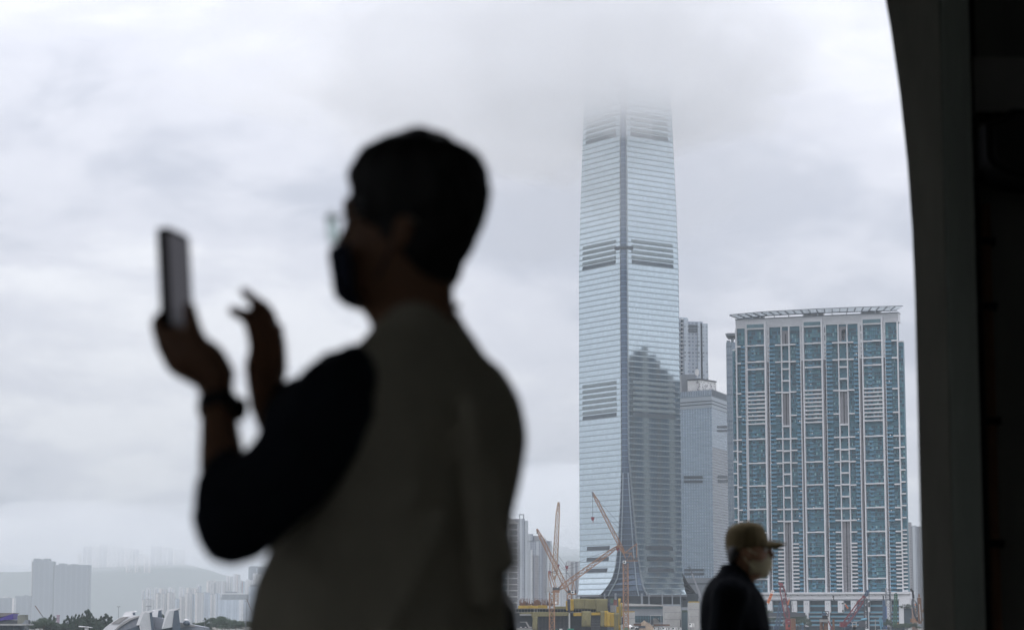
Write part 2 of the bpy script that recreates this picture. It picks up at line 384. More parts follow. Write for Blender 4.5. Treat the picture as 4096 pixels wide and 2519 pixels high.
def organic(mbm, name, material, parent, voxel, smooth=6, wrinkle=None, kind=None, inflate=0.0):
    """weld the overlapping volumes into one continuous surface"""
    tmp = mbm.build('weld', material)
    bm = bmesh.new(); bm.from_mesh(tmp.data); bmesh.ops.recalc_face_normals(bm, faces=bm.faces[:]); bm.to_mesh(tmp.data); bm.free()
    m1 = tmp.modifiers.new('r', 'REMESH'); m1.mode = 'VOXEL'; m1.voxel_size = voxel; m1.adaptivity = 0
    m2 = tmp.modifiers.new('s', 'SMOOTH'); m2.factor = 0.5; m2.iterations = smooth
    dg = bpy.context.evaluated_depsgraph_get(); me = bpy.data.meshes.new_from_object(tmp.evaluated_get(dg))
    bpy.data.objects.remove(tmp)
    me.name = name
    if inflate:
        nm = [v.normal.copy() for v in me.vertices]
        for v, n_ in zip(me.vertices, nm): v.co += n_ * inflate
    if wrinkle:
        amp, sc, sq = wrinkle; nm = [v.normal.copy() for v in me.vertices]
        for v, n_ in zip(me.vertices, nm):
            q = Vector((v.co.x * sc, v.co.y * sc, v.co.z * sc * sq))
            v.co += n_ * amp * noise.fractal(q, 1.0, 2.0, 3)
    me.polygons.foreach_set('use_smooth', [True] * len(me.polygons))
    me.materials.clear(); me.materials.append(material)
    if parent is not None: me.transform(xf(parent).inverted())
    return link(name, me, parent, kind)

M_skin = mat('skin', (0.24, 0.125, 0.07), 0.55, var=0.08, scale=12)
M_hair = mat('black_hair', (0.010, 0.009, 0.009), 0.55, var=0.3, scale=60, streak=(1, 1, 0.15))
M_vest = mat('khaki_vest', (0.44, 0.415, 0.325), 0.95, var=0.10, scale=14, bump=0.1)
M_navy = mat('navy_shirt', (0.022, 0.026, 0.036), 1.0, var=0.15, scale=16, spec=.1)
M_trou = mat('dark_trousers', (0.035, 0.035, 0.04), 0.95, var=0.15, scale=10)
M_shoe = mat('black_shoe', (0.02, 0.02, 0.02), 0.5, var=0.1)
M_maskd = mat('navy_mask', (0.02, 0.028, 0.055), 0.9, var=0.08, scale=20)
M_maskw = mat('white_mask', (0.74, 0.70, 0.54), 0.9, var=0.06, scale=20)
def translucent(m, col, f):
    t = m.node_tree; o = t.nodes['Material Output']; b = t.nodes['Principled BSDF']; tl = t.nodes.new('ShaderNodeBsdfTranslucent'); tl.inputs[0].default_value = (*col, 1)
    mx = t.nodes.new('ShaderNodeMixShader'); mx.inputs[0].default_value = f; t.links.new(b.outputs[0], mx.inputs[1]); t.links.new(tl.outputs[0], mx.inputs[2]); t.links.new(mx.outputs[0], o.inputs['Surface'])
translucent(M_maskw, (0.78, 0.73, 0.56), .62)
M_cap = mat('khaki_cap', (0.088, 0.066, 0.029), 0.95, var=0.12, scale=20)
M_frame = mat('metal_frame', (0.45, 0.43, 0.38), 0.3, 0.8, var=0)
M_eye = mat('eye_white', (0.6, 0.58, 0.55), 0.3, var=0)
M_iris = mat('iris', (0.03, 0.02, 0.015), 0.2, var=0)
M_lens = bpy.data.materials.new('spectacle_lens'); M_lens.use_nodes = True; lt_ = M_lens.node_tree
tr_ = lt_.nodes.new('ShaderNodeBsdfTransparent'); tr_.inputs[0].default_value = (.86, .93, .90, 1); lm_ = lt_.nodes.new('ShaderNodeMixShader'); lm_.inputs[0].default_value = .10
lt_.nodes['Principled BSDF'].inputs['Roughness'].default_value = .03; lt_.nodes['Principled BSDF'].inputs['Base Color'].default_value = (.8, .85, .8, 1)
lt_.links.new(tr_.outputs[0], lm_.inputs[1]); lt_.links.new(lt_.nodes['Principled BSDF'].outputs[0], lm_.inputs[2]); lt_.links.new(lm_.outputs[0], lt_.nodes['Material Output'].inputs['Surface'])

# ---- man with the phone
YM = 3.0
def P(u, v, dy=0.0): return atd(u, v, YM + dy)
fh = Vector((-math.cos(R(18)), math.sin(R(18)), 0))        # where the face looks
fb = Vector((-math.cos(R(30)), math.sin(R(30)), 0))        # where the chest looks
lh = Vector((fh.y, -fh.x, 0)) * -1                           # to his left ear (towards the camera)
if lh.y > 0: lh = -lh
man = thing('person', 'man in khaki vest and navy mask holding up a phone, seen from behind', 'person', (P(930, 1500).x, YM + .05, FLOOR))
hip = Vector((P(915, 1500).x, YM + .05, FLOOR + 0.93))
lside = Vector((fb.y, -fb.x, 0));
if lside.y > 0: lside = -lside
body = MB()
loft(body, P, [(330, 985, 1060, .04), (350, 915, 1095, .062), (380, 868, 1140, .070), (410, 854, 1153, .074), (440, 848, 1160, .076), (470, 840, 1162, .077), (500, 826, 1157, .076), (513, 821, 1152, .075), (533, 828, 1145, .073), (560, 826, 1130, .071), (590, 817, 1118, .069), (630, 814, 1100, .066), (670, 816, 1092, .062), (705, 822, 1090, .057), (728, 842, 1092, .052), (745, 868, 1094, .052), (775, 888, 1098, .054), (810, 897, 1104, .056), (850, 905, 1120, .06)], fh)
Hc = P(1000, 500)
def HL(f, l, u): return Hc + fh * f + lh * l + Vector((0, 0, u))
nose_b = P(823, 530); body_nose = [HL(.094, 0, -.018), HL(.105, 0, -.045), HL(.110, 0, -.058)]
limb(body, body_nose, [.008, .011, .012])
for s in (-1, 1):
    limb(body, [HL(.088, .02 * s, .004), HL(.078, .045 * s, .004)], [.010, .009])        # brow ridge
    limb(body, [HL(.095, .012 * s, -.06), HL(.095, .013 * s, -.058)], [.010, .008])       # nostril wings
    ball(body, HL(-.008, .078 * s, -.035), .018, .008, .032, Matrix.Rotation(math.atan2(fh.y, fh.x), 3, 'Z'))  # ears
    limb(body, [HL(-.004, .074 * s, -.055), HL(0, .072 * s, -.066)], [.010, .007])
limb(body, [HL(.09, -.018, -.088), HL(.094, 0, -.087), HL(.09, .018, -.088)], [.006, .009, .006])   # lips
limb(body, [HL(.088, -.016, -.099), HL(.091, 0, -.098), HL(.088, .016, -.099)], [.006, .009, .006])
# trunk and legs under the clothes
loft(body, P, [(820, 930, 1100, .07), (900, 850, 1170, .14), (1000, 800, 1200, .16), (1200, 740, 1180, .15), (1400, 720, 1150, .145), (1560, 700, 1130, .15), (1700, 720, 1110, .15)], fb)
def leg(s):
    h = hip + lside * .09 * s; kn = Vector((h.x - .01, h.y + .01, FLOOR + .50)); an = Vector((h.x + .01, h.y, FLOOR + .09))
    return h, kn, an
for s in (-1, 1):
    h, kn, an = leg(s); limb(body, [h, kn, an], [.085, .055, .04]); limb(body, [an, an + fb * .14 - Vector((0, 0, .05))], [.04, .03])
# left arm (near the camera) holds the phone
LS, LE, LW = P(812, 975, -.14), P(560, 1258, -.20), P(520, 935, -.03)
limb(body, [LS, LE], [.048, .038]); limb(body, [LE, P(535, 1120, -.12), P(525, 1000, -.05), LW], [.036, .031, .024, .0235])
limb(body, [LW, P(505, 890, -.02), P(455, 842, .0)], [.0235, .027, .024])                  # palm
limb(body, [P(520, 905, -.045), P(470, 850, -.04), P(420, 815, -.03)], [.020, .024, .018])
limb(body, [P(515, 905, .01), P(450, 855, .03), P(415, 820, .035)], [.020, .024, .018])
limb(body, [P(515, 900, -.03), P(465, 862, -.03), P(408, 812, -.015)], [.022, .030, .022])
limb(body, [P(500, 905, .0), P(440, 862, .02), P(402, 818, .02)], [.020, .026, .018])
limb(body, [P(528, 900, -.035), P(500, 862, -.045), P(455, 826, -.04)], [.021, .024, .020])
# four fingers curl round the far long side and under the phone, the thumb lies along the near side
for (a, b, c, d, rr) in (
        ((425, 822, -.028), (390, 800, -.022), (381, 768, -.012), (398, 752, .002), .0105),
        ((420, 832, -.008), (386, 806, .000), (378, 776, .008), (396, 760, .018), .0108),
        ((424, 845, .014), (391, 822, .022), (384, 792, .028), (402, 775, .034), .0102),
        ((432, 858, .034), (404, 838, .040), (396, 812, .044), (410, 798, .046), .0090)):
    limb(body, [P(*a), P(*b), P(*c), P(*d)], [rr * 1.12, rr, rr * .92, rr * .78])
limb(body, [P(492, 868, -.045), P(474, 826, -.05), P(462, 782, -.046), P(455, 738, -.040)], [.0165, .0140, .0118, .0090])
# right arm taps
RS, RE, RW = P(1105, 965, .15), P(775, 1190, .23), P(636, 962, .12)
limb(body, [RS, RE], [.046, .037]); limb(body, [RE, P(690, 1070, .18), RW], [.035, .030, .0225])
limb(body, [RW, P(634, 905, .115), P(645, 845, .10), P(652, 800, .09)], [.0225, .026, .024, .017])
limb(body, [P(628, 940, .10), P(622, 880, .095), P(632, 826, .09)], [.018, .021, .017])
limb(body, [P(650, 940, .14), P(655, 880, .14), P(660, 822, .125)], [.018, .021, .016])
for pts, rr in (
        ([(645, 806, .085), (634, 752, .075), (611, 722, .065), (585, 700, .058)], .0096),
        ([(655, 806, .105), (650, 760, .10), (632, 735, .092), (612, 720, .088)], .0098),
        ([(662, 818, .125), (668, 790, .122), (652, 778, .112), (636, 792, .108)], .0094),
        ([(664, 836, .142), (672, 815, .142), (660, 803, .132), (646, 812, .128)], .0085)):
    limb(body, [P(*q) for q in pts], [rr * 1.15, rr, rr * .92, rr * .74])
limb(body, [P(622, 880, .085), P(617, 818, .07), P(600, 762, .06), P(560, 747, .055)], [.0150, .0128, .0108, .0080])
organic(body, 'body', M_skin, man, .0042, smooth=4)
# hair
hr = MB()
HAIR = [(317, 1005, 1036, .012, 0), (323, 982, 1050, .03, 0), (335, 938, 1071, .047, 0), (350, 903, 1103, .062, 0), (370, 868, 1136, .074, 0), (395, 850, 1156, .080, 0), (416, 842, 1166, .083, 0), (440, 842, 1171, .085, 858), (470, 836, 1174, .086, 866), (500, 824, 1170, .085, 872), (525, 822, 1164, .083, 884), (545, 826, 1158, .081, 912), (575, 820, 1146, .077, 968), (610, 817, 1124, .072, 1004), (640, 814, 1107, .068, 1036), (668, 816, 1098, .063, 1060), (682, 822, 1092, .058, 1070)]
h0 = len(hr.v); nh = 36
loft(hr, P, [s_[:4] for s_ in HAIR], fh, n=nh)
for i, s_ in enumerate(HAIR):
    if s_[4]:
        lim = (P(s_[4], s_[0]) - Hc).dot(fh) + .004
        for k in range(nh):
            p_ = hr.v[h0 + i * nh + k]; e_ = (p_ - Hc).dot(fh) - lim
            if e_ > 0: hr.v[h0 + i * nh + k] = p_ - fh * e_
for s in (-1, 1): limb(hr, [HL(.030, .074 * s, .0), HL(.024, .073 * s, -.035)], [.008, .004])   # sideburns
organic(hr, 'hair', M_hair, man, .006, smooth=4, wrinkle=(.0045, 55, .4), inflate=.0035)
# eyes
for s in (-1, 1):
    g = MB(); ball(g, HL(.072, .031 * s, -.018), .0125); ey = g.build('eye', M_eye, man, world=True, smooth=True)
    g = MB(); ball(g, HL(.0825, .031 * s, -.018), .0052); g.build('iris', M_iris, ey, world=True, smooth=True)
# mask: fitted shell over nose, mouth and chin
def shell(rows_of, name, material, parent, thick=.002):
    g = MB(); n = len(rows_of[0])
    vs = [p for r_ in rows_of for p in r_]
    g.add(vs, [(i * n + k, i * n + k + 1, (i + 1) * n + k + 1, (i + 1) * n + k) for i in range(len(rows_of) - 1) for k in range(n - 1)])
    o = g.build(name, material, parent, world=True, smooth=True)
    sm = o.modifiers.new('t', 'SOLIDIFY'); sm.thickness = thick; sm.offset = 0
    return o
rows = []
for v, a, lat, dep in ((600, 799, .050, .095), (612, 795, .060, .10), (635, 799, .066, .105), (663, 804, .066, .105), (690, 806, .062, .10), (715, 810, .056, .094), (733, 830, .046, .075), (741, 850, .036, .055)):
    A = P(a, v); c = A - fh * dep; rows.append([c + fh * (dep * math.cos(t_)) + lh * (lat * 1.12 * math.sin(t_)) for t_ in [R(-58 + 116 * k / 16) for k in range(17)]])
mk = shell(rows, 'face_mask', M_maskd, man)
for s in (-1, 1):
    for zz in (-.055, -.105):
        g = MB(); g.tube([HL(.03, .070 * s, zz), HL(.005, .080 * s, (zz - .04) / 2 + .005), HL(-.015, .082 * s, -.02 + zz * .2)], .0014, n=6); g.build('ear_loop', M_maskd, mk, world=True)
# eyeglasses
gl = thing('x', 'x', 'x'); bpy.data.objects.remove(gl)
g = MB(); g.tube([HL(.117, -.010, -.012), HL(.120, 0, -.009), HL(.117, .010, -.012)], .0014, n=6); eg = g.build('eyeglasses', M_frame, man, world=True)
for s in (-1, 1):
    c = HL(.108, .035 * s, -.026); ring = []
    for k in range(25):
        a = 2 * math.pi * k / 24; ring.append(c + lh * (.0255 * math.cos(a)) + Vector((0, 0, .021 * math.sin(a))) - fh * (.006 * abs(math.cos(a)) * (1 if math.cos(a) * s > 0 else 0)))
    g = MB(); g.tube(ring, .0012, n=6); g.build('lens_rim', M_frame, eg, world=True)
    g = MB(); g.prism(ring[:-1], -fh * .0015); g.build('lens', M_lens, eg, world=True)
    g = MB(); g.tube([HL(.106, .061 * s, -.018), HL(.05, .077 * s, -.018), HL(-.012, .083 * s, -.016), HL(-.03, .080 * s, -.034)], .0016, n=6); g.build('temple_arm', M_frame, eg, world=True)
# clothes: vest
vs_ = MB()
loft(vs_, P, [(742, 958, 1098, .058), (775, 930, 1110, .066), (800, 905, 1130, .085), (830, 880, 1156, .115), (868, 845, 1194, .150), (905, 830, 1219, .172), (945, 818, 1240, .180), (1000, 800, 1252, .188), (1047, 782, 1257, .192), (1148, 748, 1243, .19), (1226, 715, 1229, .186), (1290, 682, 1221, .182), (1340, 652, 1218, .18), (1409, 625, 1214, .178), (1512, 609, 1212, .178), (1620, 600, 1205, .178), (1700, 602, 1195, .176)], fb, n=40)
# deep folds of the cloth hanging from the shoulder blade
for (a, b, r0) in (((1120, 980), (1165, 1430), .016), ((1000, 1180), (760, 1440), .014), ((1060, 1240), (930, 1500), .013), ((900, 1230), (690, 1400), .012), ((1175, 1130), (1215, 1350), .012)):
    def near(u, v):
        c = P(960, v); 
        return P(u, v, -.165 - .0 * v + .00045 * abs(u - 930) * .35)
    cone_hull(vs_, near(*a), near(*b), r0, r0 * 1.2)
vest = organic(vs_, 'vest', M_vest, man, .007, smooth=6, wrinkle=(.009, 8, .45), inflate=.0025)
g = MB()
g.tube([P(1098, 735, .05), P(1040, 765, -.06), P(960, 800, -.06), P(905, 815, -.01)], [.005, .008, .008, .006], n=8); g.build('collar', M_vest, vest, world=True, smooth=True)
# shirt with elbow-long sleeves
sh = MB()
loft(sh, P, [(850, 905, 1100, .07), (930, 860, 1165, .13), (1050, 825, 1215, .165), (1300, 720, 1195, .165), (1650, 660, 1170, .165)], fb)
limb(sh, [P(850, 940, -.10), P(800, 978, -.14), P(708, 1118, -.175), P(562, 1255, -.20)], [.06, .062, .057, .0485])
limb(sh, [P(562, 1255, -.20), P(536, 1140, -.135)], [.0485, .0315])
limb(sh, [P(1040, 1010, .12), P(1000, 1040, .17), RE], [.05, .05, .047]); limb(sh, [RE, P(700, 1080, .185)], [.047, .033])
limb(sh, [P(740, 985, .10), P(690, 1030, .15)], [.05, .036])
organic(sh, 'shirt', M_navy, man, .007, smooth=5, wrinkle=(.009, 13, .8), inflate=.003)
tr = MB()
loft(tr, P, [(1640, 690, 1140, .16), (1760, 695, 1130, .165), (1900, 720, 1105, .16)], fb)
for s in (-1, 1):
    h, kn, an = leg(s); limb(tr, [h, kn, an + Vector((0, 0, .0))], [.105, .08, .062])
organic(tr, 'trousers', M_trou, man, .009, smooth=4, wrinkle=(.006, 12, .5))
def shoe(an, f, parent):
    g = MB(); limb(g, [an - f * .03 - Vector((0, 0, .045)), an + f * .10 - Vector((0, 0, .055)), an + f * .17 - Vector((0, 0, .058))], [.042, .036, .030])
    o = organic(g, 'shoe', M_shoe, parent, .008, smooth=3)
    for v in o.data.vertices:
        z = (xf(o) @ v.co).z
        if z < FLOOR + .002: v.co.z += FLOOR + .002 - z
for s in (-1, 1): shoe(leg(s)[2], fb, man)
# watch
g = MB(); wa, wb = P(525, 992, -.048), P(523, 958, -.040)
g.tube([wa, (wa + wb) / 2, wb], [.0265, .0275, .0265], n=16); wt = g.build('wristwatch', mat('watch_strap', (0.015, 0.015, 0.016), 0.6), man, world=True, smooth=True)
g = MB(); ax = (wb - wa).normalized(); cw = (wa + wb) / 2 + Vector((.022, -.012, -.004)); g.tube([cw, cw + Vector((.010, -.005, -.002))], .016, n=16); g.build('watch_case', M_black, wt, world=True)
# phone
TL, TR_, BL = P(392, 555, -.030), P(447, 562, .040), P(403, 790, -.037)
ph_up = (TL - BL).normalized(); ph_w = (TR_ - TL); ph_w = (ph_w - ph_up * ph_w.dot(ph_up)); Wd = .076; ph_w.normalize()
ph_n = ph_w.cross(ph_up).normalized()
if ph_n.x < 0: ph_n = -ph_n
ctr = P(421, 672, .008) - ph_up * .014
phone = thing('smartphone', 'dark smartphone with lit grey screen held up in the man\'s left hand', 'smartphone', ctr)
def rrect(wd, ht, r, o):
    pts = []
    for cx_, cz_, a0 in ((wd / 2 - r, ht / 2 - r, 0), (-wd / 2 + r, ht / 2 - r, 90), (-wd / 2 + r, -ht / 2 + r, 180), (wd / 2 - r, -ht / 2 + r, 270)):
        for k in range(5):
            a = R(a0 + 22.5 * k); pts.append(ctr + o + ph_w * (cx_ + r * math.cos(a)) + ph_up * (cz_ + r * math.sin(a)))
    return pts
g = MB(); g.prism(rrect(Wd, .160, .010, -ph_n * .0062), ph_n * .0124); g.build('case', M_black, phone, world=True)
M_scr = bpy.data.materials.new('phone_screen'); M_scr.use_nodes = True; tt = M_scr.node_tree; bb = tt.nodes['Principled BSDF']
bb.inputs['Base Color'].default_value = (0.02, 0.02, 0.02, 1); bb.inputs['Roughness'].default_value = 0.15
gc = tt.nodes.new('ShaderNodeTexCoord'); sp_ = tt.nodes.new('ShaderNodeSeparateXYZ'); tt.links.new(gc.outputs['Generated'], sp_.inputs[0])
rp_ = tt.nodes.new('ShaderNodeValToRGB'); rp_.color_ramp.elements[0].position = .05; rp_.color_ramp.elements[0].color = (.02, .022, .025, 1); rp_.color_ramp.elements[1].position = .35; rp_.color_ramp.elements[1].color = (.072, .072, .084, 1)
tt.links.new(sp_.outputs[2], rp_.inputs[0]); tt.links.new(rp_.outputs[0], bb.inputs['Emission Color']); bb.inputs['Emission Strength'].default_value = 1.0
g = MB(); g.prism(rrect(Wd - .012, .148, .006, ph_n * .0063), ph_n * .0006); g.build('screen', M_scr, phone, world=True)
g = MB()
lc = ctr - ph_n * .0065 + ph_up * .055 - ph_w * .018; g.tube([lc, lc - ph_n * .002], .007, n=12); g.build('camera_lens', M_black, phone, world=True)

# ---- man in the cap, facing right
Y2 = 9.6
def Q(x, y, dy=0.0): return at(2780 + x / 3.225, 2050 + y / 3.225, Y2 + dy)
f2 = Vector((math.cos(R(8)), -math.sin(R(8)), 0)); l2 = Vector((f2.y, -f2.x, 0))
man2 = thing('person', 'older man in khaki cap, white mask and dark jacket walking past', 'person', (Q(480, 1500).x, Y2, FLOOR))
H2 = Q(690, 430)
def H2L(f, l, u): return H2 + f2 * f + l2 * l + Vector((0, 0, u))
hb = MB()
loft(hb, Q, [(150, 560, 840, .05), (200, 470, 880, .07), (280, 420, 915, .077), (360, 408, 930, .078), (420, 410, 944, .077), (470, 415, 938, .075), (520, 418, 930, .073), (580, 425, 960, .07), (640, 440, 965, .066), (700, 450, 945, .062), (760, 440, 935, .058), (820, 430, 900, .055), (855, 420, 830, .055), (900, 410, 740, .058), (980, 400, 700, .065)], f2)
for s in (-1, 1):
    ball(hb, H2L(-.012, .079 * s, -.02), .019, .009, .033)
    limb(hb, [H2L(.075, .02 * s, .008), H2L(.066, .042 * s, .008)], [.010, .009])
limb(hb, [H2L(.085, 0, -.01), H2L(.098, 0, -.04)], [.008, .012])
loft(hb, Q, [(930, 330, 740, .10), (1000, 260, 800, .16), (1150, 220, 840, .17), (1500, 210, 850, .16), (1900, 230, 820, .16), (2300, 260, 800, .15)], f2)
hp2 = Vector((Q(500, 1500).x, Y2, FLOOR + .80))
def leg2(s): 
    h = hp2 + l2 * .085 * s; k = Vector((h.x + .06 * s, h.y, FLOOR + .43)); a = Vector((h.x + .10 * s, h.y, FLOOR + .085)); return h, k, a
for s in (-1, 1):
    h, k, a = leg2(s); limb(hb, [h, k, a], [.08, .052, .038]); limb(hb, [a, a + f2 * .13 - Vector((0, 0, .045))], [.038, .028])
    sx = Vector((Q(500, 1080).x, Y2, Q(500, 1090).z)) + l2 * .19 * s
    el = sx + Vector((-.04 * s, 0, -.27)) + l2 * .02 * s; wr = el + f2 * (.10 + .04 * s) - Vector((0, 0, .22))
    limb(hb, [sx, el, wr], [.05, .036, .024]); hd = (wr - el).normalized()
    limb(hb, [wr, wr + hd * .05, wr + hd * .085], [.024, .03, .026])
    for q in range(4):
        o = f2 * (.026 - .0175 * q); t0 = wr + hd * .085 + o; L_ = (.070, .078, .072, .058)[q]
        limb(hb, [t0, t0 + hd * L_ * .5, t0 + hd * L_ * .92 - l2 * .018 * s], [.0095, .0088, .007])
    limb(hb, [wr + hd * .03 + f2 * .026, wr + hd * .06 + f2 * .046, wr + hd * .095 + f2 * .048], [.013, .0105, .008])
organic(hb, 'body', M_skin, man2, .006, smooth=4)
g = MB()
loft(g, Q, [(440, 405, 700, .080), (500, 398, 660, .078), (560, 405, 600, .07), (610, 415, 560, .062), (660, 430, 520, .05)], f2)
organic(g, 'hair', mat('dark_grey_hair', (0.03, 0.03, 0.03), 0.6, var=.3, scale=60), man2, .006, smooth=3)
for s in (-1, 1):
    g = MB(); ball(g, H2L(.070, .031 * s, -.012), .0125); ey = g.build('eye', M_eye, man2, world=True, smooth=True)
    g = MB(); ball(g, H2L(.0805, .031 * s, -.012), .0052); g.build('iris', M_iris, ey, world=True, smooth=True)
g = MB()
loft(g, Q, [(116, 640, 740, .03), (124, 570, 800, .05), (145, 500, 850, .066), (180, 445, 882, .076), (230, 408, 908, .083), (290, 390, 928, .087), (350, 384, 944, .089), (400, 384, 948, .089), (440, 388, 930, .088), (470, 393, 800, .086), (500, 400, 660, .08), (520, 410, 560, .07)], f2)
cap = organic(g, 'cap', M_cap, man2, .006, smooth=5, wrinkle=(.002, 30, 1))
rows = []
for d, hw, zz in ((0, .070, 0), (.025, .072, .002), (.05, .066, -.002), (.072, .052, -.006), (.088, .028, -.010)):
    o = Q(900, 372) + f2 * d; rows.append([o + l2 * (hw * q) + Vector((0, 0, zz - .022 * q * q)) - f2 * (.045 * q * q) for q in [k / 7 - 1 for k in range(15)]])
shell(rows, 'brim', M_cap, cap, .007)
g = MB(); ball(g, Q(690, 114), .008, .008, .005); g.build('button', M_cap, cap, world=True, smooth=True)
rows = []
for y_, x_, lat, dep in ((520, 950, .048, .07), (550, 975, .058, .085), (600, 992, .066, .095), (660, 998, .067, .10), (720, 985, .064, .098), (780, 960, .058, .09), (825, 930, .048, .075), (848, 890, .034, .05)):
    A = Q(x_, y_); dep += .012; c = A - f2 * dep; rows.append([c + f2 * (dep * math.cos(t_)) + l2 * (lat * 1.24 * math.sin(t_)) for t_ in [R(-78 + 156 * k / 16) for k in range(17)]])
mk = shell(rows, 'face_mask', M_maskw, man2)
for s in (-1, 1):
    for a_, b_ in ((-.035, .0), (-.10, -.045)):
        g = MB(); g.tube([H2L(.035, .073 * s, a_), H2L(.005, .084 * s, (a_ + b_) / 2), H2L(-.02, .085 * s, b_)], .0022, n=6); g.build('ear_loop', M_maskw, mk, world=True)
jk = MB()
loft(jk, Q, [(655, 340, 560, .06), (690, 322, 640, .075), (750, 310, 720, .09), (800, 270, 745, .11), (880, 202, 762, .15), (950, 155, 805, .19), (1020, 122, 862, .21), (1080, 98, 888, .225), (1200, 68, 922, .235), (1290, 56, 940, .24), (1400, 52, 960, .24), (1512, 58, 972, .235), (1700, 80, 965, .22), (1950, 110, 930, .21), (2150, 120, 920, .21)], f2, n=36)
for s in (-1, 1):
    sx = Vector((Q(490, 1080).x, Y2, Q(500, 1090).z)) + l2 * .185 * s
    el = sx + Vector((-.04 * s, 0, -.27)) + l2 * .02 * s; wr = el + f2 * (.10 + .04 * s) - Vector((0, 0, .22))
    limb(jk, [sx, el, wr - (wr - el).normalized() * .02], [.085, .066, .048])
organic(jk, 'jacket', mat('dark_jacket', (0.004, 0.005, 0.007), 1.0, var=.15, scale=12, spec=.05), man2, .010, smooth=6, wrinkle=(.008, 8, .6))
tr = MB(); limb(tr, [hp2 + Vector((0, 0, .08)), hp2], [.15, .14])
for s in (-1, 1):
    h, k, a = leg2(s); limb(tr, [h, k, a], [.1, .075, .06]); shoe(a, f2, man2)
organic(tr, 'trousers', M_trou, man2, .010, smooth=4, wrinkle=(.006, 12, .5))

# ---- dark-haired figure almost hidden behind the man's back
Y3 = 7.2
def W(u, v, dy=0.0): return atd(u, v, Y3 + dy)
f3 = Vector((-.5, .866, 0)); l3 = Vector((f3.y, -f3.x, 0))
H3 = W(1172, 1487)
p3 = thing('person', 'small dark-haired person in black, mostly hidden behind the khaki vest', 'person', (H3.x, Y3, FLOOR))
g = MB(); ball(g, H3, .075, .075, .095); limb(g, [H3 + f3 * .03 - Vector((0, 0, .05)), H3 + f3 * .04 - Vector((0, 0, .095))], [.062, .04])
limb(g, [H3 + f3 * .08 - Vector((0, 0, .01)), H3 + f3 * .095 - Vector((0, 0, .04))], [.007, .011])
for s in (-1, 1): ball(g, H3 + l3 * .074 * s - Vector((0, 0, .02)), .012, .012, .026)
limb(g, [H3 - Vector((0, 0, .07)), H3 - Vector((0, 0, .17))], [.045, .05])
c3 = H3 - Vector((0, 0, .17)); hp3 = Vector((H3.x, Y3, FLOOR + .58))
limb(g, [c3 - Vector((0, 0, .08)), hp3], [.10, .10])
for s in (-1, 1):
    sh3 = c3 + l3 * .125 * s - Vector((0, 0, .03)); e3 = sh3 + l3 * .03 * s - Vector((0, 0, .20)); w3 = e3 + f3 * .05 - Vector((0, 0, .17)); hd = (w3 - e3).normalized()
    limb(g, [c3, sh3, e3, w3], [.045, .042, .03, .02]); limb(g, [w3, w3 + hd * .06], [.02, .022])
    for q in range(4): 
        t0 = w3 + hd * .06 + f3 * (.02 - .013 * q); limb(g, [t0, t0 + hd * .03, t0 + hd * (.05 + .008 * (q in (1, 2)))], [.0075, .007, .006])
    limb(g, [w3 + hd * .02 + f3 * .02, w3 + hd * .05 + f3 * .036], [.010, .007])
    h = hp3 + l3 * .07 * s; limb(g, [h, Vector((h.x, h.y, FLOOR + .32)), Vector((h.x, h.y, FLOOR + .07))], [.068, .045, .033])
    limb(g, [Vector((h.x, h.y, FLOOR + .07)), Vector((h.x, h.y, FLOOR + .04)) + f3 * .11], [.033, .024])
organic(g, 'body', M_skin, p3, .006, smooth=3)
g = MB(); ball(g, H3 - f3 * .006 + Vector((0, 0, .010)), .086, .086, .098); limb(g, [H3 - f3 * .03, H3 - f3 * .035 - Vector((0, 0, .17))], [.075, .078]); 
organic(g, 'hair', M_hair, p3, .007, smooth=4, wrinkle=(.004, 40, .3))
g = MB(); limb(g, [c3 - Vector((0, 0, .02)), c3 - Vector((0, 0, .10)), hp3 - Vector((0, 0, .02))], [.085, .125, .125])
for s in (-1, 1):
    sh3 = c3 + l3 * .125 * s - Vector((0, 0, .03)); e3 = sh3 + l3 * .03 * s - Vector((0, 0, .20)); w3 = e3 + f3 * .05 - Vector((0, 0, .15)); limb(g, [c3 - Vector((0, 0, .03)), sh3, e3, w3], [.06, .058, .045, .035])
organic(g, 'jacket', M_navy, p3, .008, smooth=5, wrinkle=(.006, 12, .6))
g = MB()
for s in (-1, 1):
    h = hp3 + l3 * .07 * s; limb(g, [h, Vector((h.x, h.y, FLOOR + .32)), Vector((h.x, h.y, FLOOR + .08))], [.088, .062, .05]); shoe(Vector((h.x, h.y, FLOOR + .085)), f3, p3)
organic(g, 'trousers', M_trou, p3, .009, smooth=3)
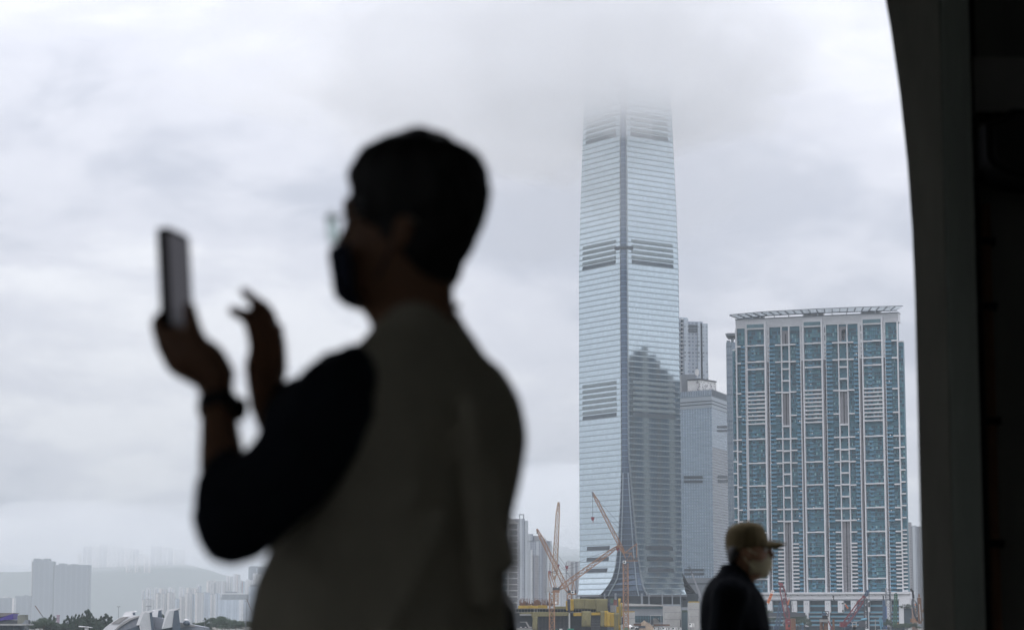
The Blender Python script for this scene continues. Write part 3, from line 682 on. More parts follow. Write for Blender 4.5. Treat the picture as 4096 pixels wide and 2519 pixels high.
# ------------------------------------------------------------------ the tall glass tower
def curtain_mat(name, tint, cell, spandrel, sp_frac, line=0.09, rough=0.08, metal=1.0, vary=0.10, linecol=(0.45, 0.5, 0.52), sp_metal=0.75):
    m = bpy.data.materials.new(name); m.use_nodes = True; t = m.node_tree; b = t.nodes['Principled BSDF']
    def mm(op, a, c=None):
        n = t.nodes.new('ShaderNodeMath'); n.operation = op
        for i, s in enumerate((a, c)):
            if s is None: continue
            if hasattr(s, 'links'): t.links.new(s, n.inputs[i])
            else: n.inputs[i].default_value = s
        return n.outputs[0]
    def mixc(f, a, c):
        n = t.nodes.new('ShaderNodeMix'); n.data_type = 'RGBA'; t.links.new(f, n.inputs[0])
        for i, s in ((6, a), (7, c)):
            if hasattr(s, 'links'): t.links.new(s, n.inputs[i])
            else: n.inputs[i].default_value = (*s, 1)
        return n.outputs[2]
    uv = t.nodes.new('ShaderNodeUVMap'); sp = t.nodes.new('ShaderNodeSeparateXYZ'); t.links.new(uv.outputs[0], sp.inputs[0])
    oi = t.nodes.new('ShaderNodeObjectInfo')
    a = mm('DIVIDE', sp.outputs[0], cell); fr = mm('FRACT', a)
    isl = mm('LESS_THAN', fr, line)
    cb = t.nodes.new('ShaderNodeCombineXYZ'); t.links.new(mm('FLOOR', a), cb.inputs[0]); t.links.new(mm('MULTIPLY', oi.outputs['Random'], 97.0), cb.inputs[1]); t.links.new(mm('FLOOR', sp.outputs[1]), cb.inputs[2])
    wn = t.nodes.new('ShaderNodeTexWhiteNoise'); t.links.new(cb.outputs[0], wn.inputs[0])
    sc = t.nodes.new('ShaderNodeVectorMath'); sc.operation = 'SCALE'; sc.inputs[0].default_value = tint
    t.links.new(mm('ADD', mm('MULTIPLY', wn.outputs[0], vary * 2), 1 - vary), sc.inputs['Scale'])
    spn = mm('LESS_THAN', mm('FRACT', sp.outputs[1]), sp_frac)
    c1 = mixc(spn, sc.outputs[0], spandrel); c2 = mixc(isl, c1, linecol)
    t.links.new(c2, b.inputs['Base Color'])
    mt = mm('MULTIPLY', mm('SUBTRACT', 1.0, mm('MULTIPLY', isl, 0.6)), mm('SUBTRACT', metal, mm('MULTIPLY', spn, metal - sp_metal)))
    t.links.new(mt, b.inputs['Metallic'])
    t.links.new(mm('ADD', rough, mm('MULTIPLY', mm('ADD', spn, isl), 0.18)), b.inputs['Roughness'])
    MATS[name] = m; return m
M_cw = curtain_mat('curtain_glass', (0.485, 0.57, 0.61), 1.5, (0.44, 0.525, 0.555), 0.24, vary=.045, rough=.09)
M_cwd = curtain_mat('corner_glass_dark_reflection', (0.13, 0.175, 0.24), 2.2, (0.16, 0.21, 0.27), 0.10, metal=0.7, rough=0.15, linecol=(0.06, 0.08, 0.11))  # dark reflection of the harbour side is put into this glass colour
M_lip = mat('panel_lip', (0.30, 0.35, 0.38), 0.5, 0.3, var=0.1)
M_louv = mat('louvre_metal', (0.34, 0.40, 0.42), 0.6, 0.3, var=0.15)
M_void = mat('shadow_gap', (0.075, 0.09, 0.105), 0.8, var=0.2)
M_lobby = mat('lobby_glass', (0.035, 0.05, 0.06), 0.35, var=.3, scale=.2, spec=.35)
M_lvd = mat('louvre_gap', (0.12, 0.145, 0.165), .8, var=.2)
M_lback = mat('louvre_back', (0.29, 0.335, 0.355), .7, var=.2)
M_fin = mat('steel_fin', (0.33, 0.37, 0.40), 0.4, 0.5, var=0.1)

PHI = R(36.0)
EX = Vector((math.cos(PHI), math.sin(PHI), 0)); EY = Vector((-math.sin(PHI), math.cos(PHI), 0))
YC = 1660.0
Nc = atd(1502, 1500, YC); Nc.z = 0; TL_ = 54.0
ctrT = Nc + EX * TL_ / 2 + EY * TL_ / 2
tower = thing('glass_skyscraper', 'tallest tower, glass with overlapping floor bands, its top lost in cloud', 'skyscraper', (ctrT.x, ctrT.y, SITE_Z))
zv = lambda v: zof(v * K, YC + 18)
Z640, Z310, Z190 = zv(640), zv(310), zv(190)
def lerpt(tab, z):
    if z <= tab[0][0]: return tab[0][1]
    for (a, b), (c, d) in zip(tab, tab[1:]):
        if z <= c: return b + (d - b) * (z - a) / (c - a)
    return tab[-1][1]
S_TAB = [(0, 1.0), (zv(1000), 1.0), (Z640, 0.992), (zv(480), 0.955), (Z310, 0.900), (Z190, 0.862), (484, 0.83)]
ztab = lambda *p: sorted([(zv(v), o) for v, o in p])
FLARE = ztab((1427, 4.8), (1411, 3.0), (1392, 1.6), (1376, .9), (1350, .3), (1320, 0), (800, 0))
CUT_L = ztab((1427, 19), (1411, 14.5), (1392, 10), (1362, 7), (1300, 4.3), (1214, 1.6), (1140, .2), (1100, 0), (800, 0))
CUT_R = ztab((1427, 12.2), (1411, 10.4), (1362, 9.0), (1300, 6.5), (1214, 3.6), (1140, 1.4), (1090, 0), (800, 0))
FL_H = 4.02; CH = 3.7
def face_pts(side, z, proud=0.0):
    """left and right end of a facade at height z, with the flare of the skirts at the foot"""
    s = lerpt(S_TAB, z); h = TL_ / 2 * s; fl = lerpt(FLARE, z)
    if side == 'R':
        nrm = -EY; base = ctrT - EY * h; a = base - EX * (h - CH * s - lerpt(CUT_R, z)); b = base + EX * (h - 1.2)
    else:
        nrm = -EX; base = ctrT - EX * h; b = base - EY * (h - CH * s - lerpt(CUT_L, z)); a = base + EY * (h - 1.2 - (0 if fl < .2 else fl * .8))
    o = nrm * (fl + proud); up = Vector((0, 0, z))
    return a + o + up, b + o + up, nrm
ZB = zv(1427); nfl = int((470 - ZB) / FL_H)
bandsz = lambda lo, hi: (zv(lo), zv(hi))
LOUV = [bandsz(637, 578), bandsz(338, 272), bandsz(1004, 916)]
LOUVB = bandsz(1378, 1292)
for side in ('L', 'R'):
    for i in range(nfl):
        z0 = ZB + i * FL_H; z1 = z0 + FL_H - 0.10
        a0, b0, nr = face_pts(side, z0, 0.50); a1, b1, _ = face_pts(side, z1, 0.10)
        d = (b0 - a0).normalized(); a0 -= d * .35; b0 += d * .35
        Wd_ = (b0 - a0).length
        g = MB(); up_off = (i * 7) % 5
        g.quad(a0, b0, b1, a1, 0, [(0, 0), (Wd_, 0), (Wd_, .999), (0, .999)])
        lip = Vector((0, 0, -.20)); bi = -nr * 0.45
        g.quad(a0, b0, b0 + lip, a0 + lip, 1); g.quad(a0 + lip, b0 + lip, b0 + lip + bi, a0 + lip + bi, 1)
        g.quad(a0, a1, a1 - nr * 1.0, a0 + bi, 2); g.quad(b0, b1, b1 - nr * 1.0, b0 + bi, 2)
        p = g.build('glass_panel', [M_cw, M_lip, M_fin], tower, world=True)
        zm = (z0 + z1) / 2
        lv = None
        for lo, hi in LOUV:
            if lo <= zm <= hi: lv = (0.09, 0.90, M_lvd if zm < lo + FL_H else M_louv)
        if LOUVB[0] <= zm <= LOUVB[1] and int((zm - LOUVB[0]) / FL_H) % 2 == 0: lv = (0.20, 0.80, M_void)
        if lv:
            fr0, fr1, mt = lv; g = MB()
            for k in range(5 if mt is M_louv else 1):
                t0 = .06 + .50 * k / (5 if mt is M_louv else 1); t1 = t0 + (.07 if mt is M_louv else .72)
                q = [a0.lerp(b0, fr0).lerp(a1.lerp(b1, fr0), t0), a0.lerp(b0, fr1).lerp(a1.lerp(b1, fr1), t0), a0.lerp(b0, fr1).lerp(a1.lerp(b1, fr1), t1), a0.lerp(b0, fr0).lerp(a1.lerp(b1, fr0), t1)]
                g.prism([x + nr * .10 for x in q], nr * (.28 if mt is M_louv else .06), 0)
            if mt is M_louv:
                q = [a0.lerp(b0, fr0).lerp(a1.lerp(b1, fr0), .05), a0.lerp(b0, fr1).lerp(a1.lerp(b1, fr1), .05), a0.lerp(b0, fr1).lerp(a1.lerp(b1, fr1), .58), a0.lerp(b0, fr0).lerp(a1.lerp(b1, fr0), .58)]
                g.prism([x + nr * .04 for x in q], nr * .06, 1)
            g.build('louvre', [mt, M_lback], p, world=True)
# notched corner: glass, dark reflection painted in, set back between the two facades
g = MB()
zs = [ZB - 1 + i * FL_H for i in range(nfl + 1)]
for z0, z1 in zip(zs, zs[1:]):
    pts = []
    for z in (z0, z1):
        _, bl, nl = face_pts('L', z); ar, _, nr = face_pts('R', z); pts.append((bl - nl * .6 , ar - nr * .6))
    (p0, q0), (p1, q1) = pts; w_ = (q0 - p0).length
    g.quad(p0, q0, q1, p1, 0, [(0, 0), (w_, 0), (w_, .999), (0, .999)])
    # the recess above the skirts has dark stepped sides
    if z0 < zv(1140):
        mdir = (q0 - p0).normalized()
        g.bar(p0.lerp(q0, .16) - EX * 0 + (EX + EY) * -.3, p1.lerp(q1, .16) + (EX + EY) * -.3, .8, 1); g.bar(p0.lerp(q0, .84) + (EX + EY) * -.3, p1.lerp(q1, .84) + (EX + EY) * -.3, .8, 1)
g.build('corner_glass', [M_cwd, M_lip], tower, world=True)
# bright edge fins that run up both sides of the notch and sweep out along the skirts
for side in ('R',):
    g = MB(); pv = None
    for z in [ZB - .5 + k * 6 for k in range(int((470 - ZB) / 6))]:
        a, b, nr = face_pts(side, z, .9); q = b if side == 'L' else a
        if pv is not None: g.bar(pv, q, .40)
        pv = q
    g.build('edge_fin', M_fin, tower, world=True)
# sky-lobby ledge crossing the corner
g = MB(); zz = zv(606)
_, bl, nl = face_pts('L', zz, 1.2); ar, _, nr = face_pts('R', zz, 1.2)
g.prism([bl - EY * -5, bl, ar, ar + EX * 5, ar + EX * 5 + EY * 2, bl + EX * 2 + EY * 5], (0, 0, 2.2)); g.build('ledge', M_void, tower, world=True)
# the two far sides and the roof
g = MB()
for k in range(nfl):
    z0, z1 = ZB - 20 + k * FL_H * 1.0, ZB - 20 + (k + 1) * FL_H
    h0, h1 = TL_ / 2 * lerpt(S_TAB, z0) - .3, TL_ / 2 * lerpt(S_TAB, z1) - .3
    u0, u1 = Vector((0, 0, z0)), Vector((0, 0, z1))
    for (s0, e0, s1, e1) in (
            (ctrT + EX * h0 - EY * h0, ctrT + EX * h0 + EY * h0, ctrT + EX * h1 - EY * h1, ctrT + EX * h1 + EY * h1),
            (ctrT + EX * h0 + EY * h0, ctrT - EX * h0 + EY * h0, ctrT + EX * h1 + EY * h1, ctrT - EX * h1 + EY * h1)):
        g.quad(s0 + u0, e0 + u0, e1 + u1, s1 + u1, 0, [(0, 0), (51, 0), (51, .999), (0, .999)])
zt = ZB - 20 + nfl * FL_H; h = TL_ / 2 * lerpt(S_TAB, zt) - .4
g.quad(*[ctrT + EX * h * a + EY * h * b + Vector((0, 0, zt)) for a, b in ((-1, -1), (1, -1), (1, 1), (-1, 1))], 0, [(0, 0), (1, 0), (1, .5), (0, .5)])
g.build('rear_wall', M_cw, tower, world=True)
# foot: dark glazed lobby behind slanted pale columns
g = MB(); h = TL_ / 2 - 1.5; hp = [ctrT - EX * (h - 14) - EY * h, ctrT + EX * h - EY * h, ctrT + EX * h + EY * h, ctrT - EX * h + EY * h, ctrT - EX * h - EY * (h - 18)]
g.prism([p + Vector((0, 0, SITE_Z)) for p in hp], (0, 0, ZB + 30 - SITE_Z), 0); g.build('lobby', M_lobby, tower, world=True)
for u in (1452, 1478, 1541, 1558, 1590, 1614, 1634):
    pb = atd(u + 2, 1455, YC - 6); pt = atd(u, 1424, YC - 4); g = MB(); g.bar((pb.x, pb.y, SITE_Z), (pt.x, pt.y, pt.z), 1.5 if u in (1478, 1541) else .9); g.build('column', M_grey, tower, world=True)
for side in ('L', 'R'):
    a, b, nr = face_pts(side, ZB, 1.6); g = MB(); dn = Vector((0, 0, -1.4)); bk = -nr * 9
    g.add([a, b, b + bk, a + bk, a + dn, b + dn, b + bk + dn, a + bk + dn], [(0, 1, 2, 3), (4, 7, 6, 5), (0, 4, 5, 1), (1, 5, 6, 2), (2, 6, 7, 3), (3, 7, 4, 0)])
    g.build('canopy', M_steel, tower, world=True)
# long swept canopy of the far side, seen end-on
g = MB(); prof = []
base = ctrT + EX * (TL_ / 2) - EY * (TL_ / 2 - 3)
for (x, y), o in zip(((1770, 870), (1778, 905), (1800, 960), (1850, 1050), (1905, 1120), (1960, 1190)), (0.2, 1.0, 3.2, 8.0, 13.2, 18.0)):
    prof.append(base + EX * o + Vector((0, 0, zof(1900 + y / 2.442, YC + 30))))
inn = [p - EX * (.9 if i < 2 else 1.1) - Vector((0, 0, 1.2)) for i, p in enumerate(prof)]
for i in range(len(prof) - 1):
    g.add([prof[i], prof[i + 1], inn[i + 1], inn[i]] + [p + EY * 44 for p in (prof[i], prof[i + 1], inn[i + 1], inn[i])], [(0, 1, 2, 3), (4, 7, 6, 5), (0, 4, 5, 1), (3, 2, 6, 7), (1, 5, 6, 2), (0, 3, 7, 4)])
for i in range(1, len(prof)):
    g.bar(inn[i], Vector((base.x, base.y, inn[i].z)) + EX * .2, .7); g.bar(inn[i], Vector((base.x, base.y, inn[i - 1].z)) + EX * .2, .5)
g.build('swept_canopy', M_black, tower, world=True)
g = MB()
for k in range(4): 
    q = base + EX * 2 + EY * (2 + k * 11); g.box(q.x, q.x + 13, q.y, q.y + 6, SITE_Z, zof(2372, YC + 30))
g.build('side_lobby', M_lobby, tower, world=True)

# ------------------------------------------------------------------ the office tower beside it and the one behind
M_off = curtain_mat('office_glass', (0.235, 0.295, 0.355), 2.6, (0.21, 0.265, 0.31), 0.22, metal=0.8, rough=0.22, vary=0.10, linecol=(0.36, 0.41, 0.45))
M_offd = curtain_mat('office_glass_banded', (0.055, 0.07, 0.095), 2.6, (0.21, 0.235, 0.265), 0.42, metal=0.3, rough=0.15, vary=0.25, linecol=(0.25, 0.28, 0.31), sp_metal=0.2)
YB = 1880.0
A1, B1, C1 = at(2732, 2480, YB + 14), at(2857, 2480, YB - 6), at(2926, 2480, YB + 46)
zt = zof(1640, YB)
off = thing('office_tower', 'grey glass office block with a painted rooftop wall between tallest tower and flats', 'office building', (B1.x, B1.y, SITE_Z))
A1 = B1 + (A1 - B1) * 1.25
g = MB(); C2 = C1 + (A1 - B1)
nf = 78; hh = (zof(1632, YB) - SITE_Z) / nf
for k in range(nf):
    z0, z1 = Vector((0, 0, SITE_Z + k * hh)), Vector((0, 0, SITE_Z + (k + 1) * hh))
    for p, q, mi in ((A1, B1, 0), (B1, C1, 0 if k > nf - 15 else 1), (C1, C2, 0), (C2, A1, 0)):
        p_, q_ = Vector((p.x, p.y, 0)), Vector((q.x, q.y, 0)); w_ = (q_ - p_).length
        g.quad(p_ + z0, q_ + z0, q_ + z1, p_ + z1, mi, [(0, k), (w_, k), (w_, k + .999), (0, k + .999)])
g.build('wall', [M_off, M_offd], off, world=True)
flat = lambda p, z: Vector((p.x, p.y, z))
def slab(parent, name, pts, z0, z1, m):
    g = MB(); g.prism([flat(p, z0) for p in pts], (0, 0, z1 - z0)); return g.build(name, m, parent, world=True)
zr = zof(1632, YB); out_ = lambda p, k: off.location.xy.to_3d() * 0 + p + (p - (A1 + C1) / 2).normalized() * k
ring = [out_(p, 1.0) for p in (A1, B1, C1, C2)]
slab(off, 'roof_cornice', ring, zr, zof(1588, YB), M_off); 
for y in (1603, 1616): slab(off, 'cornice_groove', [out_(p, 1.3) for p in (A1, B1, C1, C2)], zof(y + 4, YB), zof(y, YB), M_void)
# rooftop glass fence: every pane and post its own piece
zf0, zf1 = zof(1588, YB), zof(1558, YB)
for p, q in ((A1, B1), (B1, C1)):
    n_ = 22 if p is A1 else 26
    for k in range(n_):
        a = flat(p.lerp(q, k / n_), zf0); b = flat(p.lerp(q, (k + .8) / n_), zf0)
        g = MB(); g.bar(a, a + Vector((0, 0, zf1 - zf0)), .45); g.build('fence_post', M_grey, off, world=True)
        g = MB(); g.quad(a, b, b + Vector((0, 0, (zf1 - zf0) * .9)), a + Vector((0, 0, (zf1 - zf0) * .9)), 0, [(0, 0), (1, 0), (1, .9), (0, .9)]); g.build('fence_pane', M_off, off, world=True)
# white rooftop wall carrying a leafy painted mural on its right half
pl = lambda x, y, d=12: at(2710 + x / 3.6, 1240 + y / 3.6, YB + d)
w0, w1, w2 = pl(145, 1015, 10), pl(325, 1003, 6), pl(558, 1040, 30)
g = MB(); dn = zf0
for p, q in ((w0, w1), (w1, w2)): g.prism([p, q, flat(q, dn), flat(p, dn)], (0.3, 3.0, 0))
pw_ = g.build('painted_wall', M_whitep, off, world=True)
g = MB()
for p, q in ((w0, w1), (w1, w2)): g.bar(p + Vector((0, -.3, .5)), q + Vector((0, -.3, .5)), 1.0)
g.build('coping', M_dgrey, pw_, world=True)
rnd = random.Random(5); g = MB(); M_mur = mat('mural_paint', (0.13, 0.12, 0.15), 0.8, var=.3)
for k in range(74):
    t_ = rnd.random() ** .8; seg = rnd.random()
    if seg < .25: o = w0.lerp(w1, .7 + .3 * t_)
    else: o = w1.lerp(w2, t_)
    topz = o.z - 1.2; o = flat(o, dn + 2 + (topz - dn - 2) * rnd.random()) + Vector((0, -.25, 0))
    a = rnd.uniform(0, 6.28); l_, b_ = rnd.uniform(1.2, 2.6), rnd.uniform(.45, .9); ux, uz = Vector((math.cos(a), 0.0, math.sin(a))), Vector((-math.sin(a), 0, math.cos(a)))
    along = (w2 - w1).normalized() if seg >= .25 else (w1 - w0).normalized(); ux = along * ux.x + Vector((0, 0, ux.z)); uz = along * uz.x + Vector((0, 0, uz.z))
    poly = [o - ux * l_ / 2, o - ux * l_ * .1 + uz * b_ / 2, o + ux * l_ / 2, o - ux * l_ * .1 - uz * b_ / 2]
    poly = [Vector((q.x, q.y, min(max(q.z, dn + .5), topz + .6))) for q in poly]
    g.prism(poly, (0, -.06 - .002 * k, 0))
g.build('mural', M_mur, pw_, world=True)
g = MB(); g.box(pl(60, 1000).x, pl(268, 1000).x, YB + 16, YB + 30, zf0, pl(0, 920).z); g.build('plant_room', M_grey, off, world=True)
g = MB(); c = pl(287, 897, 14); rr = 2.8
dsh = []
for k in range(14):
    a = 2 * math.pi * k / 14; dsh.append(c + Vector((math.cos(a) * rr * .5, math.cos(a) * -.8, math.sin(a) * rr)))
g.prism(dsh, (-.7, .5, .2)); g.bar(c, c + Vector((0, 0, -4.4)), .4); g.build('dish_aerial', M_whitep, off, world=True)
# louvred slots
for x0, x1, y0, y1 in ((1796, 1982, 6, 34), (1796, 1982, 48, 76), (1803, 1993, 912, 936), (1803, 1993, 950, 976)):
    sx = lambda q: 2000 + q / 2.442
    sy = lambda q: 1900 + q / 2.442
    pr = (B1 - A1).normalized(); nn = Vector((pr.y, -pr.x, 0))
    def onA(x, y):
        r = ray(x, y); t = (A1 - CAM).dot(nn) / r.dot(nn); return CAM + r * t
    g = MB(); q = [onA(sx(x0), sy(y1)), onA(sx(x1), sy(y1)), onA(sx(x1), sy(y0)), onA(sx(x0), sy(y0))]; g.prism([p + nn * .1 for p in q], nn * .3); g.build('louvre', M_void, off, world=True)
prc = (C1 - B1).normalized(); nc_ = Vector((prc.y, -prc.x, 0))
def onC(x, y):
    r = ray(x, y); t = (B1 - CAM).dot(nc_) / r.dot(nc_); return CAM + r * t
for y0, y1 in ((1270, 1315), (1330, 1372), (1388, 1430), (1560, 1600), (1620, 1662), (1680, 1720)):
    sy = lambda q: 1240 + q / 3.6
    q = [onC(2918, sy(y1)), onC(2931, sy(y1)), onC(2931, sy(y0)), onC(2918, sy(y0))]; g = MB(); g.prism([p + nc_ * .1 for p in q], nc_ * .35); g.build('louvre', M_void, off, world=True)
for x0, x1, y0, y1 in ((2870, 2920, 1702, 1712), (2870, 2920, 1718, 1727), (2872, 2920, 1900, 1912), (2872, 2920, 1918, 1930)):
    q = [onC(x0, y1), onC(x1, y1), onC(x1, y0), onC(x0, y0)]; g = MB(); g.prism([p + nc_ * .1 for p in q], nc_ * .35); g.build('louvre', M_void, off, world=True)
# broad stone base of the office block
g = MB(); z0, z1 = SITE_Z, zof(2310, YB)
pb = [out_(p, 3) for p in (A1, B1, C1, C2)]
slab(off, 'base', pb, z0, z1, M_grey); slab(off, 'base_groove', [out_(p, 3.3) for p in (A1, B1, C1, C2)], zof(2336, YB), zof(2330, YB), M_void)

# tower behind with a row of white balcony ends
YD = 2060.0
bk = thing('apartment_tower', 'grey blue tower with white balcony ends, just behind the tallest tower\'s right edge', 'tower', at(2780, 2490, YD), R(12))
lx = lambda x, y, yl=0.0: plane_hit(bk, 2710 + x / 3.6, 1240 + y / 3.6, yl)
def lbox(root, px0, py0, px1, py1, conv, y0, y1, name, m, zb=None, rel=0.0):
    xa, za = conv(px0, py0, rel); xb, zb_ = conv(px1, py1, rel); g = MB(); g.box(min(xa, xb), max(xa, xb), y0, y1, zb if zb is not None else min(za, zb_), max(za, zb_)); return g.build(name, m, root)
M_bt = grid_mat('grey_tower_skin', (0.27, 0.31, 0.36), (0.15, 0.18, 0.23), 3.2, 3.4, .55, .5, .3)
M_btl = grid_mat('pale_tower_skin', (0.36, 0.41, 0.46), (0.25, 0.29, 0.34), 3.2, 3.4, .5, .5, .3)
lbox(bk, -60, 150, 380, 400, lx, 3, 40, 'wall', M_bt, 0)
lbox(bk, 95, 122, 160, 400, lx, 0.5, 10, 'bay', M_btl, 0); lbox(bk, 160, 170, 290, 400, lx, 1.2, 9, 'recess_wall', M_bt, 0)
lbox(bk, 290, 180, 332, 400, lx, 0, 12, 'bay', M_btl, 0); lbox(bk, 332, 185, 358, 400, lx, 2.0, 14, 'recess_wall', M_dgrey, 0); lbox(bk, 358, 192, 438, 420, lx, 0, 22, 'bay', M_btl, 0)
lbox(bk, 50, 100, 150, 135, lx, 2, 14, 'roof_parapet', M_btl); lbox(bk, 165, 150, 330, 178, lx, 6, 9, 'roof_rail', M_steel)
for y0, y1 in ((208, 248), (258, 318)): lbox(bk, 160, y0, 288, y1, lx, .6, 1.15, 'refuge_opening', M_void)
for k in range(17):
    y = 128 + k * 58.5; o = lbox(bk, 44, y, 78, y + 9, lx, -2.2, .4, 'balcony_slab', M_white); lbox(bk, 50, y + 10, 74, y + 52, lx, .2, .45, 'balcony_window', M_dglass)
g = MB(); xa, za = lx(365, 140); xb, zb = lx(365, 188); g.bar((xa, 8, zb), (xa, 8, za), .35); g.build('mast', M_steel, bk)
# slim tower with a mushroom roof
YE = 1760.0
slim = thing('apartment_tower', 'slim pale glass tower with a flat mushroom roof at the left edge of the flats', 'tower', at(2916, 2490, YE), R(-8))
l2_ = lambda x, y, yl=0.0: plane_hit(slim, 2880 + x / 5.04, 1200 + y / 5.04, yl)
lbox(slim, 122, 850, 330, 1500, l2_, 0, 26, 'wall', M_off, 0); lbox(slim, 132, 812, 200, 850, l2_, 1, 20, 'parapet', M_btl); lbox(slim, 215, 712, 270, 850, l2_, 4, 12, 'stem', M_btl); 
g = MB(); xa, za = l2_(108, 690); xb, zb = l2_(150, 712); xc_, zc_ = l2_(400, 672)
g.prism([(xa, -3, za), (xb, -3, zb - .6), (xc_, -3, zb - .6), (xc_, -3, zc_), (xb, -3, zc_)], (0, 24, 0)); g.build('roof', M_grey, slim)
for k in range(6):
    x = 128 + k * 20; xa, za = l2_(x, 850); xb, zb = l2_(x, 2400); g = MB(); g.box(xa - .15, xa + .15, -.35, 0, 0, za); g.build('mullion', M_btl, slim)
# ------------------------------------------------------------------ the wide block of flats
YH = 1626.0
fl = thing('apartment_block', 'wide teal glass block of flats with white columns under one long roof canopy', 'apartment block', at(2850 + 172 / 2.16, 2490, YH), R(-19.0))
flz = fl.location.z
C4 = lambda x, y, yl=0.0: plane_hit(fl, 2850 + x / 2.16, 1150 + y / 2.16, yl)
C5 = lambda x, y, yl=0.0: plane_hit(fl, 2700 + x / 2.103, 1800 + y / 2.103, yl)
X = lambda x: C4(x, 900)[0]
XR_ = 870.0
Zr = lambda y: C4(XR_, y)[1]                      # heights read along the middle bay
Z5 = lambda y: C5(1180, y)[1]
PITCH = 2.89
z_pod = Z5(1200); z_top = Zr(338); z_cap = Zr(252)
DEP = 66.0; DR = 9.0
# column lines in the photo crop -> local metres
M_win = [mat('window_teal', (0.045, 0.15, 0.19), 0.2, var=.25, scale=.5, spec=.45), mat('window_dark', (0.03, 0.065, 0.09), 0.2, var=.25, scale=.5, spec=.4),
         mat('window_green', (0.06, 0.195, 0.22), 0.2, var=.25, scale=.5, spec=.6), mat('window_curtain', (0.17, 0.32, 0.35), 0.4, var=.25, scale=.5, spec=.5), mat('window_blue', (0.06, 0.17, 0.25), 0.2, var=.2, scale=.5, spec=.4)]
WW = (32, 36, 14, 7, 11)
M_bal = mat('balcony_glass', (0.09, 0.225, 0.33), 0.4, var=.12, scale=.3, spec=.3)
M_hole = mat('refuge_concrete', (0.23, 0.225, 0.24), 0.9, var=.25, scale=.2, streak=(1, 1, .15))
M_span = mat('teal_spandrel', (0.05, 0.14, 0.185), 0.4, var=.12, scale=.15, spec=.3)
# bays: (left, right, kind)
bays = [(175, 207, 'edge'), (216, 250, 'win'), (250, 287, 'bal'), (305, 455, 'mid'), (497, 546, 'bal'), (547, 597, 'win'), (607, 663, 'core'), (675, 727, 'win'), (728, 763, 'bal'),
        (798, 947, 'mid'), (989, 1041, 'bal'), (1043, 1091, 'win'), (1101, 1167, 'core'), (1177, 1227, 'win'), (1228, 1266, 'bal'), (1309, 1469, 'mid'), (1503, 1554, 'bal'), (1556, 1603, 'win'), (1614, 1650, 'edge')]
cols_ = [(207, 216, 1), (288, 293, 1), (297, 305, 1), (456, 471, 2), (492, 497, 1), (598, 606, 1), (664, 674, 1), (764, 771, 1), (787, 798, 1.4), (948, 961, 2), (985, 989, 1), (1092, 1100, 1), (1168, 1176, 1), (1267, 1275, 1), (1299, 1309, 1.4), (1470, 1483, 2), (1499, 1503, 1), (1604, 1613, 1)]
gaps = [(471, 492), (771, 787), (961, 985), (1275, 1299), (1483, 1499), (293, 297)]
# body
g = MB(); g.box(X(207), X(1604), 1.6, DEP, z_pod - 4, z_top + 1.0)
def hole_free(g_): pass
body_parts = []
xL, xRr = X(207), X(1604); ch0, ch1 = X(1122), X(1155)
zh0, zh1 = Zr(462), Zr(375)
g = MB(); g.box(xL, ch0, 1.6, 22, z_pod - 4, z_top + 1); g.box(ch1, X(1480), 1.6, 20, z_pod - 4, z_top + 1); g.box(X(1480) + .01, xRr, 1.6, DR, z_pod - 4, z_top + 1); g.box(ch0 + .01, ch1 - .01, 1.6, 20, z_pod - 4, zh0); g.box(ch0 + .01, ch1 - .01, 1.6, 20, zh1, z_top + 1); g.box(xL, xL + 30, 22.01, DEP, z_pod - 4, z_top - 16)  # last box: unseen rear wing added for the tall tower to mirror
g.build('wall', M_span, fl)
for a, b in ((172, 207), (1613, 1652)):
    g = MB(); g.box(X(a), X(b), 1.7, 7, z_pod - 4, Zr(515 if a < 300 else 497)); g.build('side_wing', M_span, fl)
    g = MB(); g.box(X(a) - .1, X(b) + .1, 1.2, 7, Zr(515 if a < 300 else 497), Zr(503 if a < 300 else 486)); g.build('wing_parapet', M_white, fl)
# left end wall strips (unseen; depth and heights shaped for the tall tower's reflection)
M_endw = grid_mat('end_wall_windows', (0.23, 0.30, 0.37), (0.13, 0.185, 0.235), 1.8, PITCH, .7, .6, .3)
yy = 1.7
for k, (wd_, kind_) in enumerate(((4, 0), (6, 1), (4, 0), (5, 1), (3, 2), (6, 1), (4.5, 0), (6, 1), (3, 2), (6, 1), (4, 0), (6, 1), (4, 0))):
    if yy + wd_ > DEP: break
    g = MB(); g.box(xL - (.9 if kind_ == 0 else .3 if kind_ == 1 else .6), xL + (6 if k > 3 else -.02), yy, yy + wd_ - .05, z_pod, z_top - (0, 3, -4, -2, -9, -13, -16, -8, -3, 4, 9, 14, 22)[k]); g.build(('mirrored_end_rib', 'mirrored_end_bay', 'mirrored_end_pier')[kind_], (M_white, M_endw, M_concl)[kind_], fl); yy += wd_
# crown: white panelled wall above the glass, with a stepped top edge
g = MB(); g.box(X(207) - .2, X(1480), .55, 22, z_top + 1.0, z_cap); g.box(X(1480) + .01, X(1604) + 1.2, .55, DR, z_top + 1.0, z_cap); cr = g.build('crown_wall', M_white, fl)
for k in range(1, 7):
    z = z_top + 1.0 + (z_cap - z_top - 1) * k / 7; g = MB(); g.box(X(207), X(1604) + 1, .50, .56, z - .05, z + .05); g.build('panel_joint', M_grey, cr)
for a, b in ((293, 472), (787, 962), (1299, 1484)):
    g = MB(); g.box(X(a), X(b), -.55, .54, Zr(340), Zr(270)); g.build('bay_head', M_white, cr)
    g = MB(); g.box(X(a + 12), X(b - 15), -.75, -.56, Zr(328), Zr(297)); g.build('glass_strip', M_tglass, cr)
g = MB(); g.box(X(207) - .4, X(1480), .2, 22.3, z_cap, z_cap + .8); g.box(X(1480) + .01, X(1604) + 1.4, .2, DR + .2, z_cap, z_cap + .8); g.build('coping', M_grey, cr)
